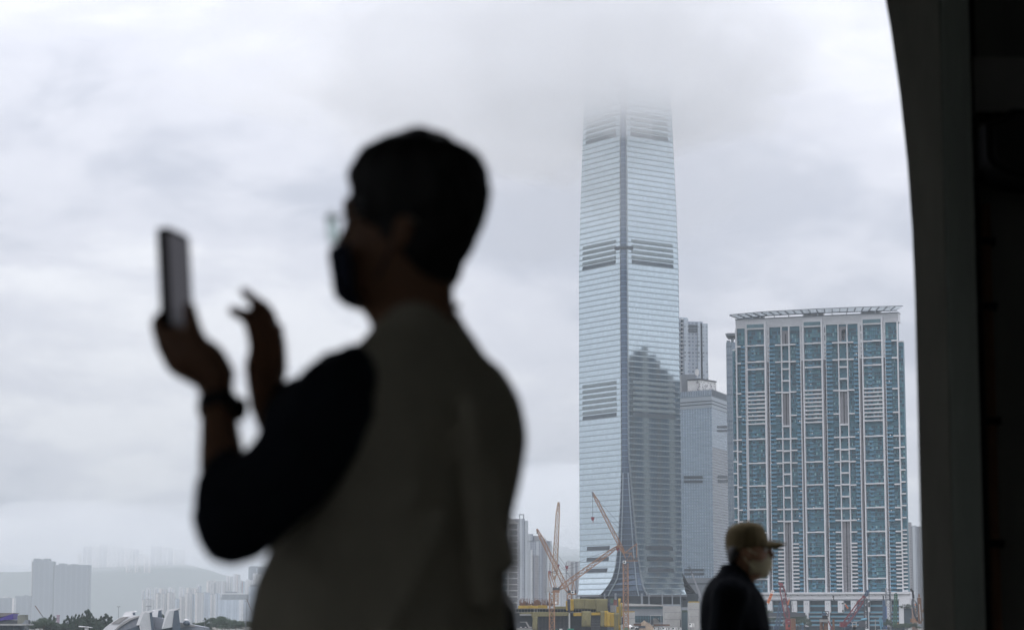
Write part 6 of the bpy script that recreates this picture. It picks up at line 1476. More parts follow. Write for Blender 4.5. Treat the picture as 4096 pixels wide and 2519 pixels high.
tree('tree half hidden behind the capped man\'s jacket, by the red crane', 3062, 2432, 1500, 'round', 1, 1.1); tree('dark tree behind the red crane base', 3190, 2445, 1500, 'round', 2, 1.2); tree('dark tree beside the stepped white column leg', 3220, 2470, 1490, 'round', 0, 1.3)

# ------------------------------------------------------------------ near shore buildings at the left
YV = 1040.0
vent = thing('ventilation_building', 'white and grey curved building with four sloping roof fins by the shore', 'building', (at(*D2(1200, 700), YV).x, YV, SITE_Z))
V2 = lambda x, y, dy=0.0: at(*D2(x, y), YV + dy)
M_vw = mat('fin_white', (0.60, 0.60, 0.61), .6, var=.08, scale=.3); M_vg = mat('fin_grey', (0.17, 0.185, 0.215), .6, var=.1); M_vd = mat('fin_dark', (0.055, 0.075, 0.10), .5, var=.15); M_vs = mat('roof_stone', (0.26, 0.255, 0.25), .8, var=.2)
def poly_part(name, pts, m_, ext, parent=vent, dy=0.0):
    g = MB(); g.prism([V2(x, y, dy) for x, y in pts], (0, ext, 0)); return g.build(name, m_, parent, world=True)
poly_part('curved_roof', [(150, 760), (240, 670), (340, 590), (500, 480), (640, 400), (780, 385), (1090, 370), (1100, 800), (150, 800)], M_vw, 26, dy=6)
poly_part('roof_gutter', [(460, 745), (560, 640), (700, 535), (830, 455), (960, 405), (1095, 375), (1095, 410), (960, 445), (850, 500), (740, 570), (620, 650), (520, 745)], M_vs, .8, dy=3.2)
poly_part('wall', [(520, 745), (620, 650), (740, 570), (850, 500), (960, 445), (1095, 410), (1420, 400), (1660, 440), (2100, 550), (2460, 615), (2700, 660), (2700, 900), (500, 900)], M_vg, 16, dy=4)
for q in ((620, 650), (700, 600), (790, 540), (890, 480), (990, 440)):
    x, y = q; poly_part('wall_seam', [(x, y), (x + 8, y - 4), (x + 90, y + 150), (x + 82, y + 154)], M_vs, .12, dy=3.85)
poly_part('roof_window', [(395, 570), (620, 420), (700, 405), (820, 400), (690, 490), (600, 570)], M_vs, .3, dy=5.6)
poly_part('plinth', [(700, 745), (1075, 615), (1130, 900), (600, 900)], M_vd, 4, dy=-1); poly_part('plinth', [(1420, 745), (1660, 705), (1905, 650), (1905, 900), (1400, 900)], M_vd, 4, dy=-1)
for fin in (((1015, 605), (1090, 395), (1130, 300), (1165, 275), (1400, 240), (1420, 265), (1340, 295), (1400, 760), (1120, 760), (1085, 605)), ((1640, 690), (1740, 290), (1770, 240), (1830, 220), (2050, 190), (2055, 215), (1950, 250), (1900, 655), (1665, 695))):
    f_ = poly_part('roof_fin', fin, M_vw, 7, dy=-3)
poly_part('fin_face', [(1125, 605), (1085, 610), (1190, 330), (1230, 290), (1345, 300), (1395, 760), (1130, 760)], mat('fin_panel', (0.42, 0.43, 0.44), .7, var=.08), .25, dy=-3.3); poly_part('fin_face', [(1665, 695), (1760, 410), (1830, 260), (1940, 245), (1895, 655)], MATS['fin_panel'], .25, dy=-3.3)
poly_part('fin_louvre', [(1340, 300), (1400, 295), (1455, 760), (1392, 760)], M_vd, .5, dy=-3.7); poly_part('fin_louvre', [(1948, 250), (2048, 245), (2110, 745), (1898, 745), (1905, 640)], M_vd, .5, dy=-3.7)
for fin, lv in ((((670, 400), (720, 310), (760, 280), (950, 252), (985, 270), (920, 300), (925, 375), (780, 390)), ((925, 305), (985, 300), (990, 358), (935, 362))), (((1395, 400), (1405, 255), (1440, 225), (1610, 200), (1640, 215), (1560, 250), (1540, 410)), ((1560, 250), (1632, 245), (1652, 430), (1540, 410)))):
    poly_part('roof_fin', fin, M_vw, 6, dy=8); poly_part('fin_louvre', lv, M_vd, .4, dy=7.5)
poly_part('low_wall', [(1230, 1100), (2100, 540), (2460, 605), (2460, 640), (2200, 640)], M_vs, .3, dy=3.5)
lp_ = V2(2250, 560, 2); g = MB(); ball(g, lp_, 1.6, 1.6, 1.2); g.build('dome', M_vd, vent, world=True, smooth=True); g = MB(); ball(g, lp_ + Vector((-.2, .3, 1.3)), 1.2, 1.2, .6); g.build('dome_cap', M_vw, vent, world=True, smooth=True)
def lamp(label, x, y, conv, Y, arm, group='tall lamp posts on the near shore'):
    t_ = at(*conv(x, y), Y); r_ = thing('lamp_post', label, 'lamp post', (t_.x, Y, SITE_Z), 0, group); h_ = t_.z - SITE_Z
    g = MB(); g.tube([(0, 0, 0), (0, 0, h_)], [.18, .09], n=8); g.build('pole', M_grey, r_)
    for k, (dx, dz) in enumerate(arm):
        g = MB(); g.bar((0, 0, h_ - .2), (dx * .8, 0, h_ + dz), .10); ar = g.build('arm', M_grey, r_); g = MB(); g.box(dx * .8 - .35, dx * .8 + .35, -.2, .2, h_ + dz - .1, h_ + dz + .18); g.build('lamp_head', M_steel, ar)
lamp('tall lamp post rising between the dark conifers and the curved roof', 580, 160, D2, 1120, ((-.5, .1), (.6, .15))); lamp('lamp post with four heads behind the first roof fin', 1325, 150, D2, 1120, ((-1.2, .1), (-.4, .3), (.5, .3), (1.2, .1))); lamp('short lamp post before the trees right of the finned building', 1268, 1285, CG, 1110, ((-.8, .2), (.8, .2))); lamp('short lamp post before the wide dark tree by the man', 2010, 1295, CG, 1110, ((-.8, .2), (.8, .2))); lamp('thin tall mast lamp against the hotel slab', 2028, 925, CG, 1160, ((-.7, .1),))
for lab, pa, pb, conv, Y in (('slim crane boom leaning left over the trees before the dark slab', (1060, 410), (880, 155), D1, 1150), ('slim crane boom leaning left against the vest over the trees', (2200, 1290), (2045, 910), CG, 1150)):
    a, b = at(*conv(*pa), Y), at(*conv(*pb), Y); r_ = thing('mobile_crane', lab, 'mobile crane', (a.x, Y, SITE_Z)); e_ = a + (a - b) * ((a.z - SITE_Z - 1.5) / (b.z - a.z))
    g = MB(); g.bar(e_, a.lerp(b, .35), .5); bm_ = g.build('boom', M_steel, r_, world=True); g = MB(); g.bar(a.lerp(b, .35), b, .32); g.bar(b, b + Vector((-.3, 0, .5)), .4); g.build('boom_tip', M_rust, bm_, world=True); g = MB(); g.box(e_.x - 3, e_.x + 3, Y - 1.2, Y + 1.2, SITE_Z + .6, SITE_Z + 2); g.build('chassis', M_steel, r_, world=True)
    for k in range(3): g = MB(); g.tube([(e_.x - 2 + 2 * k, Y - 1.35, SITE_Z + .55), (e_.x - 2 + 2 * k, Y - 1.0, SITE_Z + .55)], .55, n=10); g.build('wheel', M_black, r_, world=True)
# grey building with the purple roof flank at the left edge
gb = thing('shore_building', 'grey low building with a purple slanted roof flank at the left frame edge', 'building', (at(*D1(300, 700), 1020).x, 1020, SITE_Z))
V1 = lambda x, y, dy=0.0: at(*D1(x, y), 1020 + dy)
def gp(name, pts, m_, ext, dy=0.0): g = MB(); g.prism([V1(x, y, dy) for x, y in pts], (0, ext, 0)); return g.build(name, m_, gb, world=True)
M_pur = mat('purple_panel', (0.055, 0.035, 0.20), .5, var=.12)
gp('roof', [(-300, 300), (325, 305), (325, 330), (-300, 480)], mat('brown_roof', (0.17, 0.155, 0.145), .8, var=.2), 12, 2); gp('purple_flank', [(-300, 530), (320, 325), (322, 468), (100, 480), (-300, 560)], M_pur, 10, .5)
gp('parapet', [(-300, 560), (100, 480), (430, 480), (630, 480), (630, 570), (-300, 575)], M_dgrey, 10, 1); gp('parapet_block', [(428, 375), (490, 355), (560, 350), (605, 350), (598, 390), (600, 500), (540, 570), (428, 570)], mat('khaki_render', (0.16, 0.165, 0.14), .8, var=.15), 8, -.4); gp('parapet_wing', [(540, 570), (630, 475), (630, 572)], M_grey, 6, -.6)
gp('roof_slab', [(-300, 575), (640, 572), (640, 610), (-300, 612)], M_concl, 16, -2); gp('glass_wall', [(-300, 613), (600, 613), (600, 900), (-300, 900)], M_dglass, 10, 0)
for x in (-100, 60, 185, 330, 470): gp('mullion', [(x, 613), (x + 9, 613), (x + 9, 900), (x, 900)], M_dgrey, .4, -.5)
tc_ = thing('canopy', 'white T-shaped canopy standing before the shore trees', 'canopy', (V1(2105, 740).x, 1100, SITE_Z))
W1 = lambda x, y: at(*D1(x, y), 1100)
g = MB(); g.prism([W1(1930, 625), W1(2230, 660), W1(2230, 672), W1(2130, 650), W1(2000, 655), W1(1935, 650)], (0, 5, 0)); g.build('roof', M_white, tc_, world=True); g = MB(); a, b = W1(2068, 760), W1(2145, 640); g.box(a.x, b.x, 1101, 1104, SITE_Z, b.z); g.build('post', M_white, tc_, world=True)
r_ = thing('site_mast', 'pinkish lattice post among the shore conifers', 'mast', (at(*D1(1430, 500), 1160).x, 1160, SITE_Z)); p = at(*D1(1430, 385), 1160); g = MB(); g.lattice((p.x, 1160, SITE_Z), p, 1.1, 1.0, 16, .16); g.build('mast', mat('pinkish_paint', (0.30, 0.20, 0.26), .7), r_, world=True); g = MB(); g.box(p.x - .7, p.x + .7, 1159.4, 1160.6, p.z, p.z + .6); g.build('mast_head', MATS['pinkish_paint'], r_, world=True)
# ------------------------------------------------------------------ piling rigs, lattice booms and boards before the podium
E3 = lambda x, y: (3020 + x / 6.1475, 2300 + y / 6.1475)
E4 = lambda x, y: (3380 + x / 6.903, 2300 + y / 6.903)
YR = 1380.0
def pt(conv, x, y, dy=0): return at(*conv(x, y), YR + dy)
def rig(label, conv, x, y, dy=0, name='crawler_crane', cat='crane'):
    p = pt(conv, x, y, dy); return thing(name, label, cat, (p.x, YR + dy, SITE_Z))
def latt(r_, conv, a, b, w, m, dy=0, nm='boom', bar_=.17, tip=.1, dy2=0, thick=1.25):
    p, q = pt(conv, *a, dy), pt(conv, *b, dy + dy2); g = MB(); g.lattice(p, q, w, w * .85, max(4, int((q - p).length / (w * thick))), w * bar_, 0, tip=tip); return g.build(nm, m, r_, world=True)
def boxp(r_, conv, x0, y0, x1, y1, d, nm, m, dy=0, ground=False):
    p, q = pt(conv, x0, y1, dy), pt(conv, x1, y0, dy); g = MB(); g.box(p.x, q.x, YR + dy, YR + dy + d, SITE_Z if ground else p.z, q.z); return g.build(nm, m, r_, world=True)
def rope(r_, conv, a, b, dy=0, w=.14, nm='rope', m=None): g = MB(); g.bar(pt(conv, *a, dy), pt(conv, *b, dy), w); return g.build(nm, m or M_dgrey, r_, world=True)
def tracks(r_, conv, x0, x1, dy=0):
    p, q = pt(conv, x0, 1300, dy), pt(conv, x1, 1300, dy)
    for o in (-1.6, 1.6): g = MB(); g.tube([(p.x, YR + dy + o, SITE_Z + .55), (q.x, YR + dy + o, SITE_Z + .55)], .55, n=10); g.build('track', M_black, r_, world=True)
# red crawler crane
rc = rig('red crawler crane with red boom head standing right of the capped man', E3, 790, 1200)
latt(rc, E3, (815, 1120), (640, 215), 3.1, M_red, 0, 'boom', .10, .06, 0, 1.1)
g = MB(); g.prism([pt(E3, 555, 185), pt(E3, 575, 165), pt(E3, 690, 190), pt(E3, 695, 232), pt(E3, 600, 240)], (0, 1.6, 0)); g.build('boom_head', M_red, rc, world=True)
g = MB(); g.bar(pt(E3, 575, 190), pt(E3, 528, 158), .5); g.tube([pt(E3, 520, 175), pt(E3, 575, 125)], .35); g.build('jib_sheave', M_tglass, rc, world=True)
boxp(rc, E3, 755, 1070, 875, 1200, 4, 'machine_house', M_red, -2); boxp(rc, E3, 805, 1125, 858, 1142, .1, 'name_plate', M_concl, -2.15); boxp(rc, E3, 765, 1200, 880, 1330, 4, 'front_body', mat('signal_red', (0.30, 0.06, 0.04), .5, var=.2), -2.2); boxp(rc, E3, 812, 1205, 862, 1270, .1, 'cab_window', M_dglass, -2.35)
tracks(rc, E3, 720, 900)
for k in range(7): 
    t_ = k / 6; boxp(rc, E3, 690 + 18 * math.sin(t_ * 6), 1090 + 22 * k, 712 + 18 * math.sin(t_ * 6), 1104 + 22 * k, .8, 'hose_clip', M_concl, -2.4)
for q in (940, 760): rope(rc, E3, (690, 215), (q, 900 if q == 940 else 1060))
rope(rc, E3, (690, 210), (770, 450)); rope(rc, E3, (595, 230), (590, 640)); boxp(rc, E3, 735, 440, 785, 470, 1, 'hook_block', M_black)
# blue leader mast leaning beside it
bl = rig('blue piling mast leaning left of the red crawler crane', E3, 570, 1200, 10, 'piling_rig', 'piling rig')
latt(bl, E3, (545, 1330), (640, 640), 2.2, M_blue, 10, 'mast', .22); boxp(bl, E3, 560, 620, 640, 660, 1.5, 'mast_head', M_black, 10); boxp(bl, E3, 470, 1240, 600, 1330, 4, 'machine_house', M_blue, 11); tracks(bl, E3, 460, 610, 12)
# dark rig with a black hammer
dk = rig('dark piling rig with black hammer behind the red boom', E3, 840, 900, 30, 'piling_rig', 'piling rig')
g = MB(); g.prism([pt(E3, 765, 700, 30), pt(E3, 800, 640, 30), pt(E3, 880, 610, 30), pt(E3, 905, 740, 30), pt(E3, 905, 900, 30), pt(E3, 770, 900, 30)], (0, 2, 0)); g.build('hammer', M_dgrey, dk, world=True)
boxp(dk, E3, 780, 745, 860, 790, .3, 'blue_panel', M_bglass, 29.5); boxp(dk, E3, 690, 560, 760, 720, 1.2, 'leader_top', M_dgrey, 30); boxp(dk, E3, 700, 720, 765, 880, 1, 'leader', M_concl, 30); boxp(dk, E3, 760, 900, 1010, 960, 4, 'machine_house', M_dgrey, 30); latt(dk, E3, (760, 1300), (760, 900), 2.6, M_dgrey, 30, 'leader_mast', .16)
rope(dk, E3, (905, 600), (950, 880), 30, .2)
# rusty casings
for lab, conv, x0, x1, yt, top in (('rust brown steel casing right of the red machine body', E3, 880, 1005, 1062, False), ('rust casing with grey cap, centre of the piling site', E3, 1592, 1672, 1100, True), ('rust casing standing beside the grey capped one', E3, 1690, 1800, 1140, True), ('thin rust casing right of the capped pair', E3, 1905, 1960, 1080, False)):
    p = pt(conv, (x0 + x1) / 2, 1340, -6); r_ = thing('steel_casing', lab, 'steel casing', (p.x, YR - 6, SITE_Z)); a, b = pt(conv, x0, yt, -6), pt(conv, x1, yt, -6); rad = (b.x - a.x) / 2
    g = MB(); g.tube([(p.x, YR - 6, SITE_Z), (p.x, YR - 6, a.z)], rad, n=18); g.build('pipe', M_rust, r_, world=True, smooth=False)
    g = MB(); g.tube([(p.x, YR - 6, a.z - .8), (p.x, YR - 6, a.z + .1)], rad * 1.06, n=18); g.build('collar', M_conc if top else M_rust, r_, world=True)
# lattice-framed black and blue machine in the middle
md = rig('black framed machine with blue power pack on the grey capped casing', E3, 1720, 1000, -8, 'piling_rig', 'piling rig')
boxp(md, E3, 1655, 920, 1760, 985, 2.5, 'power_pack', M_blue, -8); boxp(md, E3, 1670, 985, 1790, 1085, 2.5, 'clamp', M_black, -8); g = MB()
for a, b in (((1655, 880), (1810, 880)), ((1805, 880), (1805, 1020)), ((1660, 880), (1670, 930)), ((1730, 890), (1800, 985))): g.bar(pt(E3, *a, -9), pt(E3, *b, -9), .35)
g.build('guard_frame', M_black, md, world=True); boxp(md, E3, 1600, 1078, 1800, 1145, 3, 'casing_cap', M_conc, -8.5); rope(md, E3, (1790, 1020), (1860, 1260), -8, .5, 'hose', M_concl); rope(md, E3, (1800, 1120), (1900, 1330), -8, .6, 'strut', M_red)
sb = rig('small light blue drill head between the tree and the casings', E3, 1150, 1190, 0, 'drill_head', 'drill'); boxp(sb, E3, 1130, 1180, 1205, 1205, 1, 'body', M_bglass); boxp(sb, E3, 1150, 1205, 1190, 1300, 1, 'mast', M_blue, 0, True); g = MB(); g.bar(pt(E3, 1100, 1195), pt(E3, 1140, 1190), .4); g.bar(pt(E3, 1165, 1150), pt(E3, 1168, 1180), .3); g.build('arm', M_bglass, sb, world=True)
# red lattice boom reaching up right with a blue tip
rb = rig('long red lattice boom reaching up to a blue tip before the podium', E4, 60, 1300, 6)
latt(rb, E4, (-60, 1420), (545, 575), 3.0, M_red, 6, 'boom', .11, .05); g = MB(); g.prism([pt(E4, 495, 550, 6), pt(E4, 545, 545, 6), pt(E4, 590, 610, 6), pt(E4, 560, 640, 6), pt(E4, 480, 600, 6)], (0, 2, 0)); g.build('boom_head', M_red, rb, world=True)
latt(rb, E4, (560, 575), (640, 420), 1.7, M_blue, 6, 'tip_boom', .25); g = MB(); g.bar(pt(E4, 600, 440, 6), pt(E4, 665, 425, 6), 1.5); g.build('tip_head', M_blue, rb, world=True)
rope(rb, E4, (645, 430), (648, 700), 6); rope(rb, E4, (675, 430), (678, 740), 6); boxp(rb, E4, 648, 735, 682, 870, 1, 'hook_block', M_black, 6); boxp(rb, E4, -120, 1290, 60, 1420, 5, 'machine_house', M_red, 6); tracks(rb, E4, -140, 80, 6)
lb = rig('blue lattice boom crossing behind the long red boom', E4, 120, 1300, 14)
latt(lb, E4, (20, 1480), (470, 730), 2.3, M_blue, 14, 'boom', .12); boxp(lb, E4, 10, 1380, 130, 1500, 4, 'machine_house', M_blue, 14); tracks(lb, E4, 0, 160, 14)
ck = rig('grey checkered lattice mast before the narrow white column', E4, 580, 1000, 4, 'lattice_mast', 'mast')
latt(ck, E4, (585, 1460), (570, 640), 1.9, M_dgrey, 4, 'mast', .30, 0, 0, .9); boxp(ck, E4, 560, 620, 600, 660, 1, 'mast_head', M_steel, 4); boxp(ck, E4, 575, 850, 600, 960, .6, 'drive', M_black, 3)
bm = rig('tall blue leader mast right of the checkered mast', E4, 1105, 1000, 0, 'piling_rig', 'piling rig')
boxp(bm, E4, 1058, 680, 1112, 1470, 1.6, 'leader', M_blue, 0); boxp(bm, E4, 1100, 850, 1150, 1470, 1.6, 'guide_rail', mat('deep_blue', (0.04, 0.09, 0.22), .5, var=.2), .3); boxp(bm, E4, 1048, 555, 1075, 690, 1, 'leader_tip', M_dgrey, 0); boxp(bm, E4, 1010, 1290, 1160, 1500, 4, 'machine_house', M_blue, 2); tracks(bm, E4, 1000, 1180, 2)
gm_ = rig('grey lattice mast rising in front of the podium fascia', E4, 1185, 600, 8, 'lattice_mast', 'mast'); latt(gm_, E4, (1195, 1500), (1190, 345), 3.0, M_steel, 8, 'mast', .14, 0, 0, .9); rope(gm_, E4, (1225, 330), (1235, 700), 8, .5, 'cable_chain')
gl_ = rig('green lattice mast with a yellow guard', E4, 1390, 900, 0, 'piling_rig', 'piling rig'); latt(gl_, E4, (1375, 1420), (1405, 500), 1.6, mat('rig_green', (0.03, 0.10, 0.065), .5, var=.2), 0, 'mast', .28, 0, 0, 1.0); g = MB(); g.prism([pt(E4, 1405, 590), pt(E4, 1425, 600), pt(E4, 1440, 735), pt(E4, 1410, 700)], (0, .8, 0)); g.build('guard', M_nety, gl_, world=True); boxp(gl_, E4, 1398, 478, 1432, 520, 1, 'mast_head', M_dgrey); boxp(gl_, E4, 1350, 1300, 1490, 1420, 4, 'machine_house', mat('rig_brown', (0.25, 0.16, 0.10), .6, var=.3), 1)
st_ = rig('open blue steel frame standing left of the blue leader mast', E4, 980, 1300, -3, 'trestle', 'trestle'); g = MB()
for a, b in (((950, 1180), (1000, 1490)), ((1000, 1190), (1040, 1410)), ((945, 1180), (1010, 1182)), ((970, 1300), (1022, 1300))): g.bar(pt(E4, *a, -3), pt(E4, *b, -3), .7)
g.build('frame', M_bglass, st_, world=True)
lt = rig('white bodied loader with grey canopy at the foot of the checkered mast', E4, 260, 1400, -8, 'loader', 'loader'); boxp(lt, E4, 190, 1285, 335, 1305, 3, 'canopy', M_concl, -8); boxp(lt, E4, 200, 1310, 220, 1420, .5, 'post', M_concl, -8); boxp(lt, E4, 300, 1310, 322, 1420, .5, 'post', M_concl, -8); boxp(lt, E4, 215, 1370, 300, 1460, 2, 'engine', M_soil, -7.8); g = MB(); p = pt(E4, 255, 1470, -8.5); g.tube([(p.x, YR - 8.8, p.z + .4), (p.x, YR - 8.2, p.z + .4)], 1.0, n=14); g.build('wheel', M_black, lt, world=True)
bt = rig('pair of light blue cylinders on a dark frame right of the loader', E4, 480, 1300, -4, 'pump', 'pump'); 
for x in (440, 490): g = MB(); p = pt(E4, x, 1220, -4); g.tube([p, p + Vector((2.4, 0, .3))], .7, n=12); g.build('cylinder', M_bglass, bt, world=True)
boxp(bt, E4, 400, 1250, 540, 1420, 3, 'frame', M_dgrey, -4)
lp2 = rig('thin pale lamp pole between checkered mast and blue frame', E4, 840, 1350, -10, 'lamp_post', 'lamp post'); rope(lp2, E4, (840, 1500), (838, 1215), -10, .35, 'pole', M_concl); boxp(lp2, E4, 828, 1205, 850, 1215, .4, 'lamp_head', M_steel, -10)
boxw = rig('long white site box roof at the bottom edge below the blue frame', E4, 1050, 1505, -14, 'site_cabin', 'site cabin'); boxp(boxw, E4, 925, 1500, 1180, 1540, 3, 'body', M_whitep, -14, True); boxp(boxw, E4, 915, 1492, 1190, 1500, 3.4, 'roof', M_concl, -14.2)
# right-hand dark boom with a white board and orange rigs
db = rig('dark lattice boom with a white and orange board at the right pier edge', E4, 1930, 1100, -2)
latt(db, E4, (2010, 1240), (1885, 640), 2.6, M_dgrey, -2, 'boom', .2); g = MB(); g.prism([pt(E4, 1795, 375, -2), pt(E4, 1835, 365, -2), pt(E4, 1900, 430, -2), pt(E4, 1918, 620, -2), pt(E4, 1870, 640, -2), pt(E4, 1860, 470, -2)], (0, 1.6, 0)); g.build('boom_head', M_black, db, world=True)
boxp(db, E4, 1840, 1190, 2070, 1290, 5, 'machine_house', M_orange, -2); tracks(db, E4, 1830, 2080, -2)
g = MB(); bd = [pt(E4, 1905, 655, -3.6), pt(E4, 1935, 655, -3.6), pt(E4, 1955, 780, -3.6), pt(E4, 1925, 785, -3.6)]; g.prism(bd, (0, .15, 0)); b1 = g.build('board', M_whitep, db, world=True)
g = MB(); g.prism([pt(E4, 1926, 787, -3.6), pt(E4, 1956, 782, -3.6), pt(E4, 1960, 825, -3.6), pt(E4, 1930, 828, -3.6)], (0, .15, 0)); g.build('board_foot', mat('board_orange', (0.55, 0.17, 0.06), .6, var=.1), db, world=True)
g = MB()
for k in range(3): c = pt(E4, 1922 + 9 * k, 680 + 38 * k, -3.75); g.box(c.x - .35, c.x + .35, c.y - .02, c.y + .05, c.z - .15, c.z + .12); g.box(c.x - .1, c.x + .1, c.y - .02, c.y + .05, c.z - .45, c.z + .4)
g.build('lettering', M_dgrey, b1, world=True)
om = rig('orange brown mast with pale cross arm at the right pier edge', E4, 2060, 900, -4, 'piling_rig', 'piling rig')
boxp(om, E4, 2030, 610, 2105, 1330, 2, 'leader', M_rust, -4); boxp(om, E4, 2030, 515, 2065, 600, 1, 'leader_tip', M_rust, -4); boxp(om, E4, 1995, 590, 2125, 608, .8, 'cross_arm', M_concl, -4); g = MB(); g.bar(pt(E4, 2055, 790, -5), pt(E4, 2090, 1260, -5), .5); g.build('stay', M_concl, om, world=True); boxp(om, E4, 2090, 930, 2180, 1015, 2, 'drive', M_orange, -4); boxp(om, E4, 2070, 1180, 2160, 1260, 2, 'machine_house', M_orange, -4)
sc_ = rig('pale concrete ramp wall beside the orange mast', E4, 2030, 1100, 24, 'concrete_wall', 'wall'); g = MB(); g.prism([pt(E4, 1985, 880, 24), pt(E4, 2080, 895, 24), pt(E4, 2080, 1270, 24), pt(E4, 2010, 1280, 24)], (0, 3, 0)); g.build('wall', M_concl, sc_, world=True)
hc = rig('brown corrugated hoarding between bush and dark boom', E4, 1880, 1100, 30, 'hoarding', 'hoarding')
for k in range(6): boxp(hc, E4, 1850 + k * 24, 890, 1850 + k * 24 + 22, 1300, .3, 'panel', mat('brown_sheet', (0.22, 0.15, 0.12), .7, var=.2) if k == 0 else MATS['brown_sheet'], 30 + .2 * (k % 2), True)
# bush on the side terrace
bs = thing('bush', 'dark leafy bush on the terrace at the podium\'s right end', 'bush', pt(E4, 1685, 905, 200)); bs.location.z -= 1
cb = link('foliage', ROUNDS[0], bs); cb.scale = (9, 7, 5.5); cb.location.z = -1.2; tb = link('stem', TRK['round'], bs); tb.scale = (4, 4, 4)
# the three orange boards with signs hung from the rig ropes: writing as dark strokes, illegible at this distance
def board(label, corners, red_top, dy, line):
    c = [pt(E3, x, y, dy) for x, y in corners]; ctr_ = sum(c, Vector()) / 4; r_ = thing('sign_board', label, 'sign board', ctr_, 0, 'orange sign boards hung from the rigs')
    tl, tr2, br, bl2 = c
    f_ = .25
    g = MB(); g.prism([tl.lerp(bl2, f_), tr2.lerp(br, f_), br, bl2], (0, .12, 0)); p_ = g.build('panel', MATS['board_orange'], r_, world=True)
    g = MB(); g.prism([tl, tr2, tr2.lerp(br, f_ - .004), tl.lerp(bl2, f_ - .004)], (0, .12, 0)); g.build('white_panel', M_whitep, r_, world=True)
    dn = (bl2 - tl); ac = (tr2 - tl); rn = random.Random(len(label))
    def glyph(t0, t1, m_, nm):
        g = MB(); o = tl + dn * t0; hh_ = dn * (t1 - t0)
        for k in range(3): a = o + ac * .22 + hh_ * (.12 + .33 * k); g.bar(a + Vector((0, -.06, 0)), a + ac * .56 + Vector((0, -.06, 0)), .16, 0, .10)
        for k in range(2): a = o + ac * (.36 + .28 * k) + hh_ * rn.uniform(.0, .2); g.bar(a + Vector((0, -.09, 0)), a + hh_ * .8 + Vector((0, -.09, 0)), .15, 0, .08)
        g.build(nm, m_, r_, world=True)
    glyph(.04, .22, M_red, 'emblem')
    for t0 in (.31, .54, .77): glyph(t0, t0 + .17, MATS['sign_ink'], 'lettering')
    for a, b in line: rope(r_, E3, a, b, dy + .3, .16, 'hanging_rope')
mat('sign_ink', (0.20, 0.07, 0.05), .7, var=.1)
board('largest orange and white sign board hanging by the capped man\'s shoulder', ((412, 352), (478, 374), (348, 698), (288, 660)), True, -10, (((440, 200), (445, 360)), ((318, 690), (300, 860))))
board('small orange sign board hanging beside the red boom', ((835, 545), (868, 552), (826, 720), (795, 712)), True, -8, (((900, 525), (850, 548)), ((830, 500), (850, 548))))
board('small tilted orange sign board between the white podium columns', ((2184, 692), (2212, 676), (2304, 800), (2274, 822)), True, -8, (((2160, 690), (2195, 685)), ((2150, 700), (2160, 870))))
hk = rig('black crane hook hanging before the podium fascia', E3, 1928, 540, -6, 'crane_hook', 'hook'); hk.location.z = pt(E3, 1928, 600, -6).z
boxp(hk, E3, 1910, 500, 1945, 540, .8, 'block', M_black, -6); g = MB(); g.bar(pt(E3, 1920, 540, -6), pt(E3, 1945, 600, -6), .3); g.bar(pt(E3, 1945, 540, -6), pt(E3, 1925, 590, -6), .3); g.tube([pt(E3, 1925, 590, -6), pt(E3, 1950, 620, -6), pt(E3, 1950, 600, -6)], .2); g.build('hook', M_black, hk, world=True)
h2 = rig('black hook block below the tilted orange sign', E3, 2160, 870, -6, 'crane_hook', 'hook'); h2.location.z = pt(E3, 2160, 890, -6).z; boxp(h2, E3, 2148, 845, 2176, 885, .8, 'block', M_black, -6); g = MB(); g.tube([pt(E3, 2162, 885, -6), pt(E3, 2170, 905, -6), pt(E3, 2158, 900, -6)], .18); g.build('hook', M_black, h2, world=True); boxp(h2, E3, 2142, 672, 2175, 705, .8, 'sheave', M_black, -6)
gp2 = rig('low grey parapet wall behind the red crane base', E3, 500, 1000, 60, 'parapet_wall', 'wall'); boxp(gp2, E3, 320, 915, 1240, 1010, 3, 'wall', M_dgrey, 60); boxp(gp2, E3, 320, 1015, 620, 1028, 2.5, 'coping', M_concl, 59)
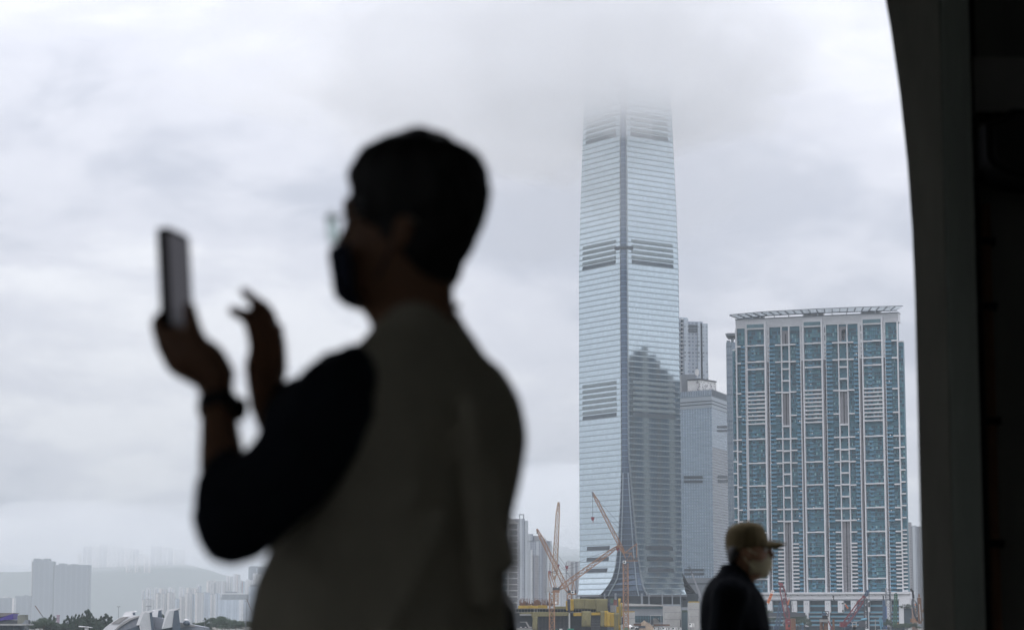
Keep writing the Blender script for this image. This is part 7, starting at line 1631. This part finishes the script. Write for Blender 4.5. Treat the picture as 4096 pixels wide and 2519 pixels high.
# ------------------------------------------------------------------ air: haze box and the low cloud that swallows the tower top
def volume_mat(name, col, dens, aniso=0.0):
    m = bpy.data.materials.new(name); m.use_nodes = True; t = m.node_tree; t.nodes.clear()
    o = t.nodes.new('ShaderNodeOutputMaterial'); v = t.nodes.new('ShaderNodeVolumePrincipled')
    v.inputs['Color'].default_value = (*col, 1); v.inputs['Density'].default_value = dens; v.inputs['Anisotropy'].default_value = aniso
    t.links.new(v.outputs[0], o.inputs['Volume']); return m
mb = MB(); mb.box(-14000, 14000, -400, 20000, -1.0, 545); hz = mb.build('haze', volume_mat('haze_air', (0.69, 0.745, 0.785), 8.5e-5), kind='stuff')

def lump(name, c, r, flat, amp, sc, dens, seed):
    b = bmesh.new(); bmesh.ops.create_icosphere(b, subdivisions=5, radius=1)
    for vt in b.verts:
        n_ = vt.co.copy(); f_ = 1 + amp * noise.fractal(Vector((n_.x * sc, n_.y * sc, n_.z * sc + seed)), .9, 2.1, 4)
        z_ = n_.z * f_
        if z_ < 0: z_ = -((-z_) ** flat)
        vt.co = Vector((n_.x * f_ * r[0], n_.y * f_ * r[1], z_ * r[2]))
    me = bpy.data.meshes.new(name); b.to_mesh(me); b.free()
    me.polygons.foreach_set('use_smooth', [True] * len(me.polygons)); me.materials.append(volume_mat(name + '_vapour', (0.99, 0.994, 1.0), dens, 0.0))
    o = link(name, me, None, 'stuff'); o.location = c; return o
zb = zof(350 * K, 1670)
ccx = xof(1490 * K, 1670)
lump('cloud', (ccx - 55, 1610, zb + 48), (180, 340, 46), .85, .34, 2.2, 0.0065, 4.0)
lump('cloud', (ccx + 5, 1580, zb + 56), (130, 290, 48), .85, .40, 2.6, 0.0055, 21.0)
lump('cloud', (ccx - 90, 1640, zb + 54), (200, 320, 44), .85, .40, 2.4, 0.0055, 33.0)
lump('cloud', (ccx - 10, 1560, zb + 20), (190, 330, 110), .9, .35, 2.0, 0.0009, 45.0)
hx = xof(520, 12000)
lump('mist', (hx, 12000, zof(2190, 12000) + 60), (1500, 700, 170), .85, .35, 2.2, 0.0007, 8.0)
hx = xof(2150, 12500)
lump('mist', (hx, 12500, zof(2120, 12500) + 120), (1300, 700, 260), .85, .35, 2.2, 0.0009, 12.0)
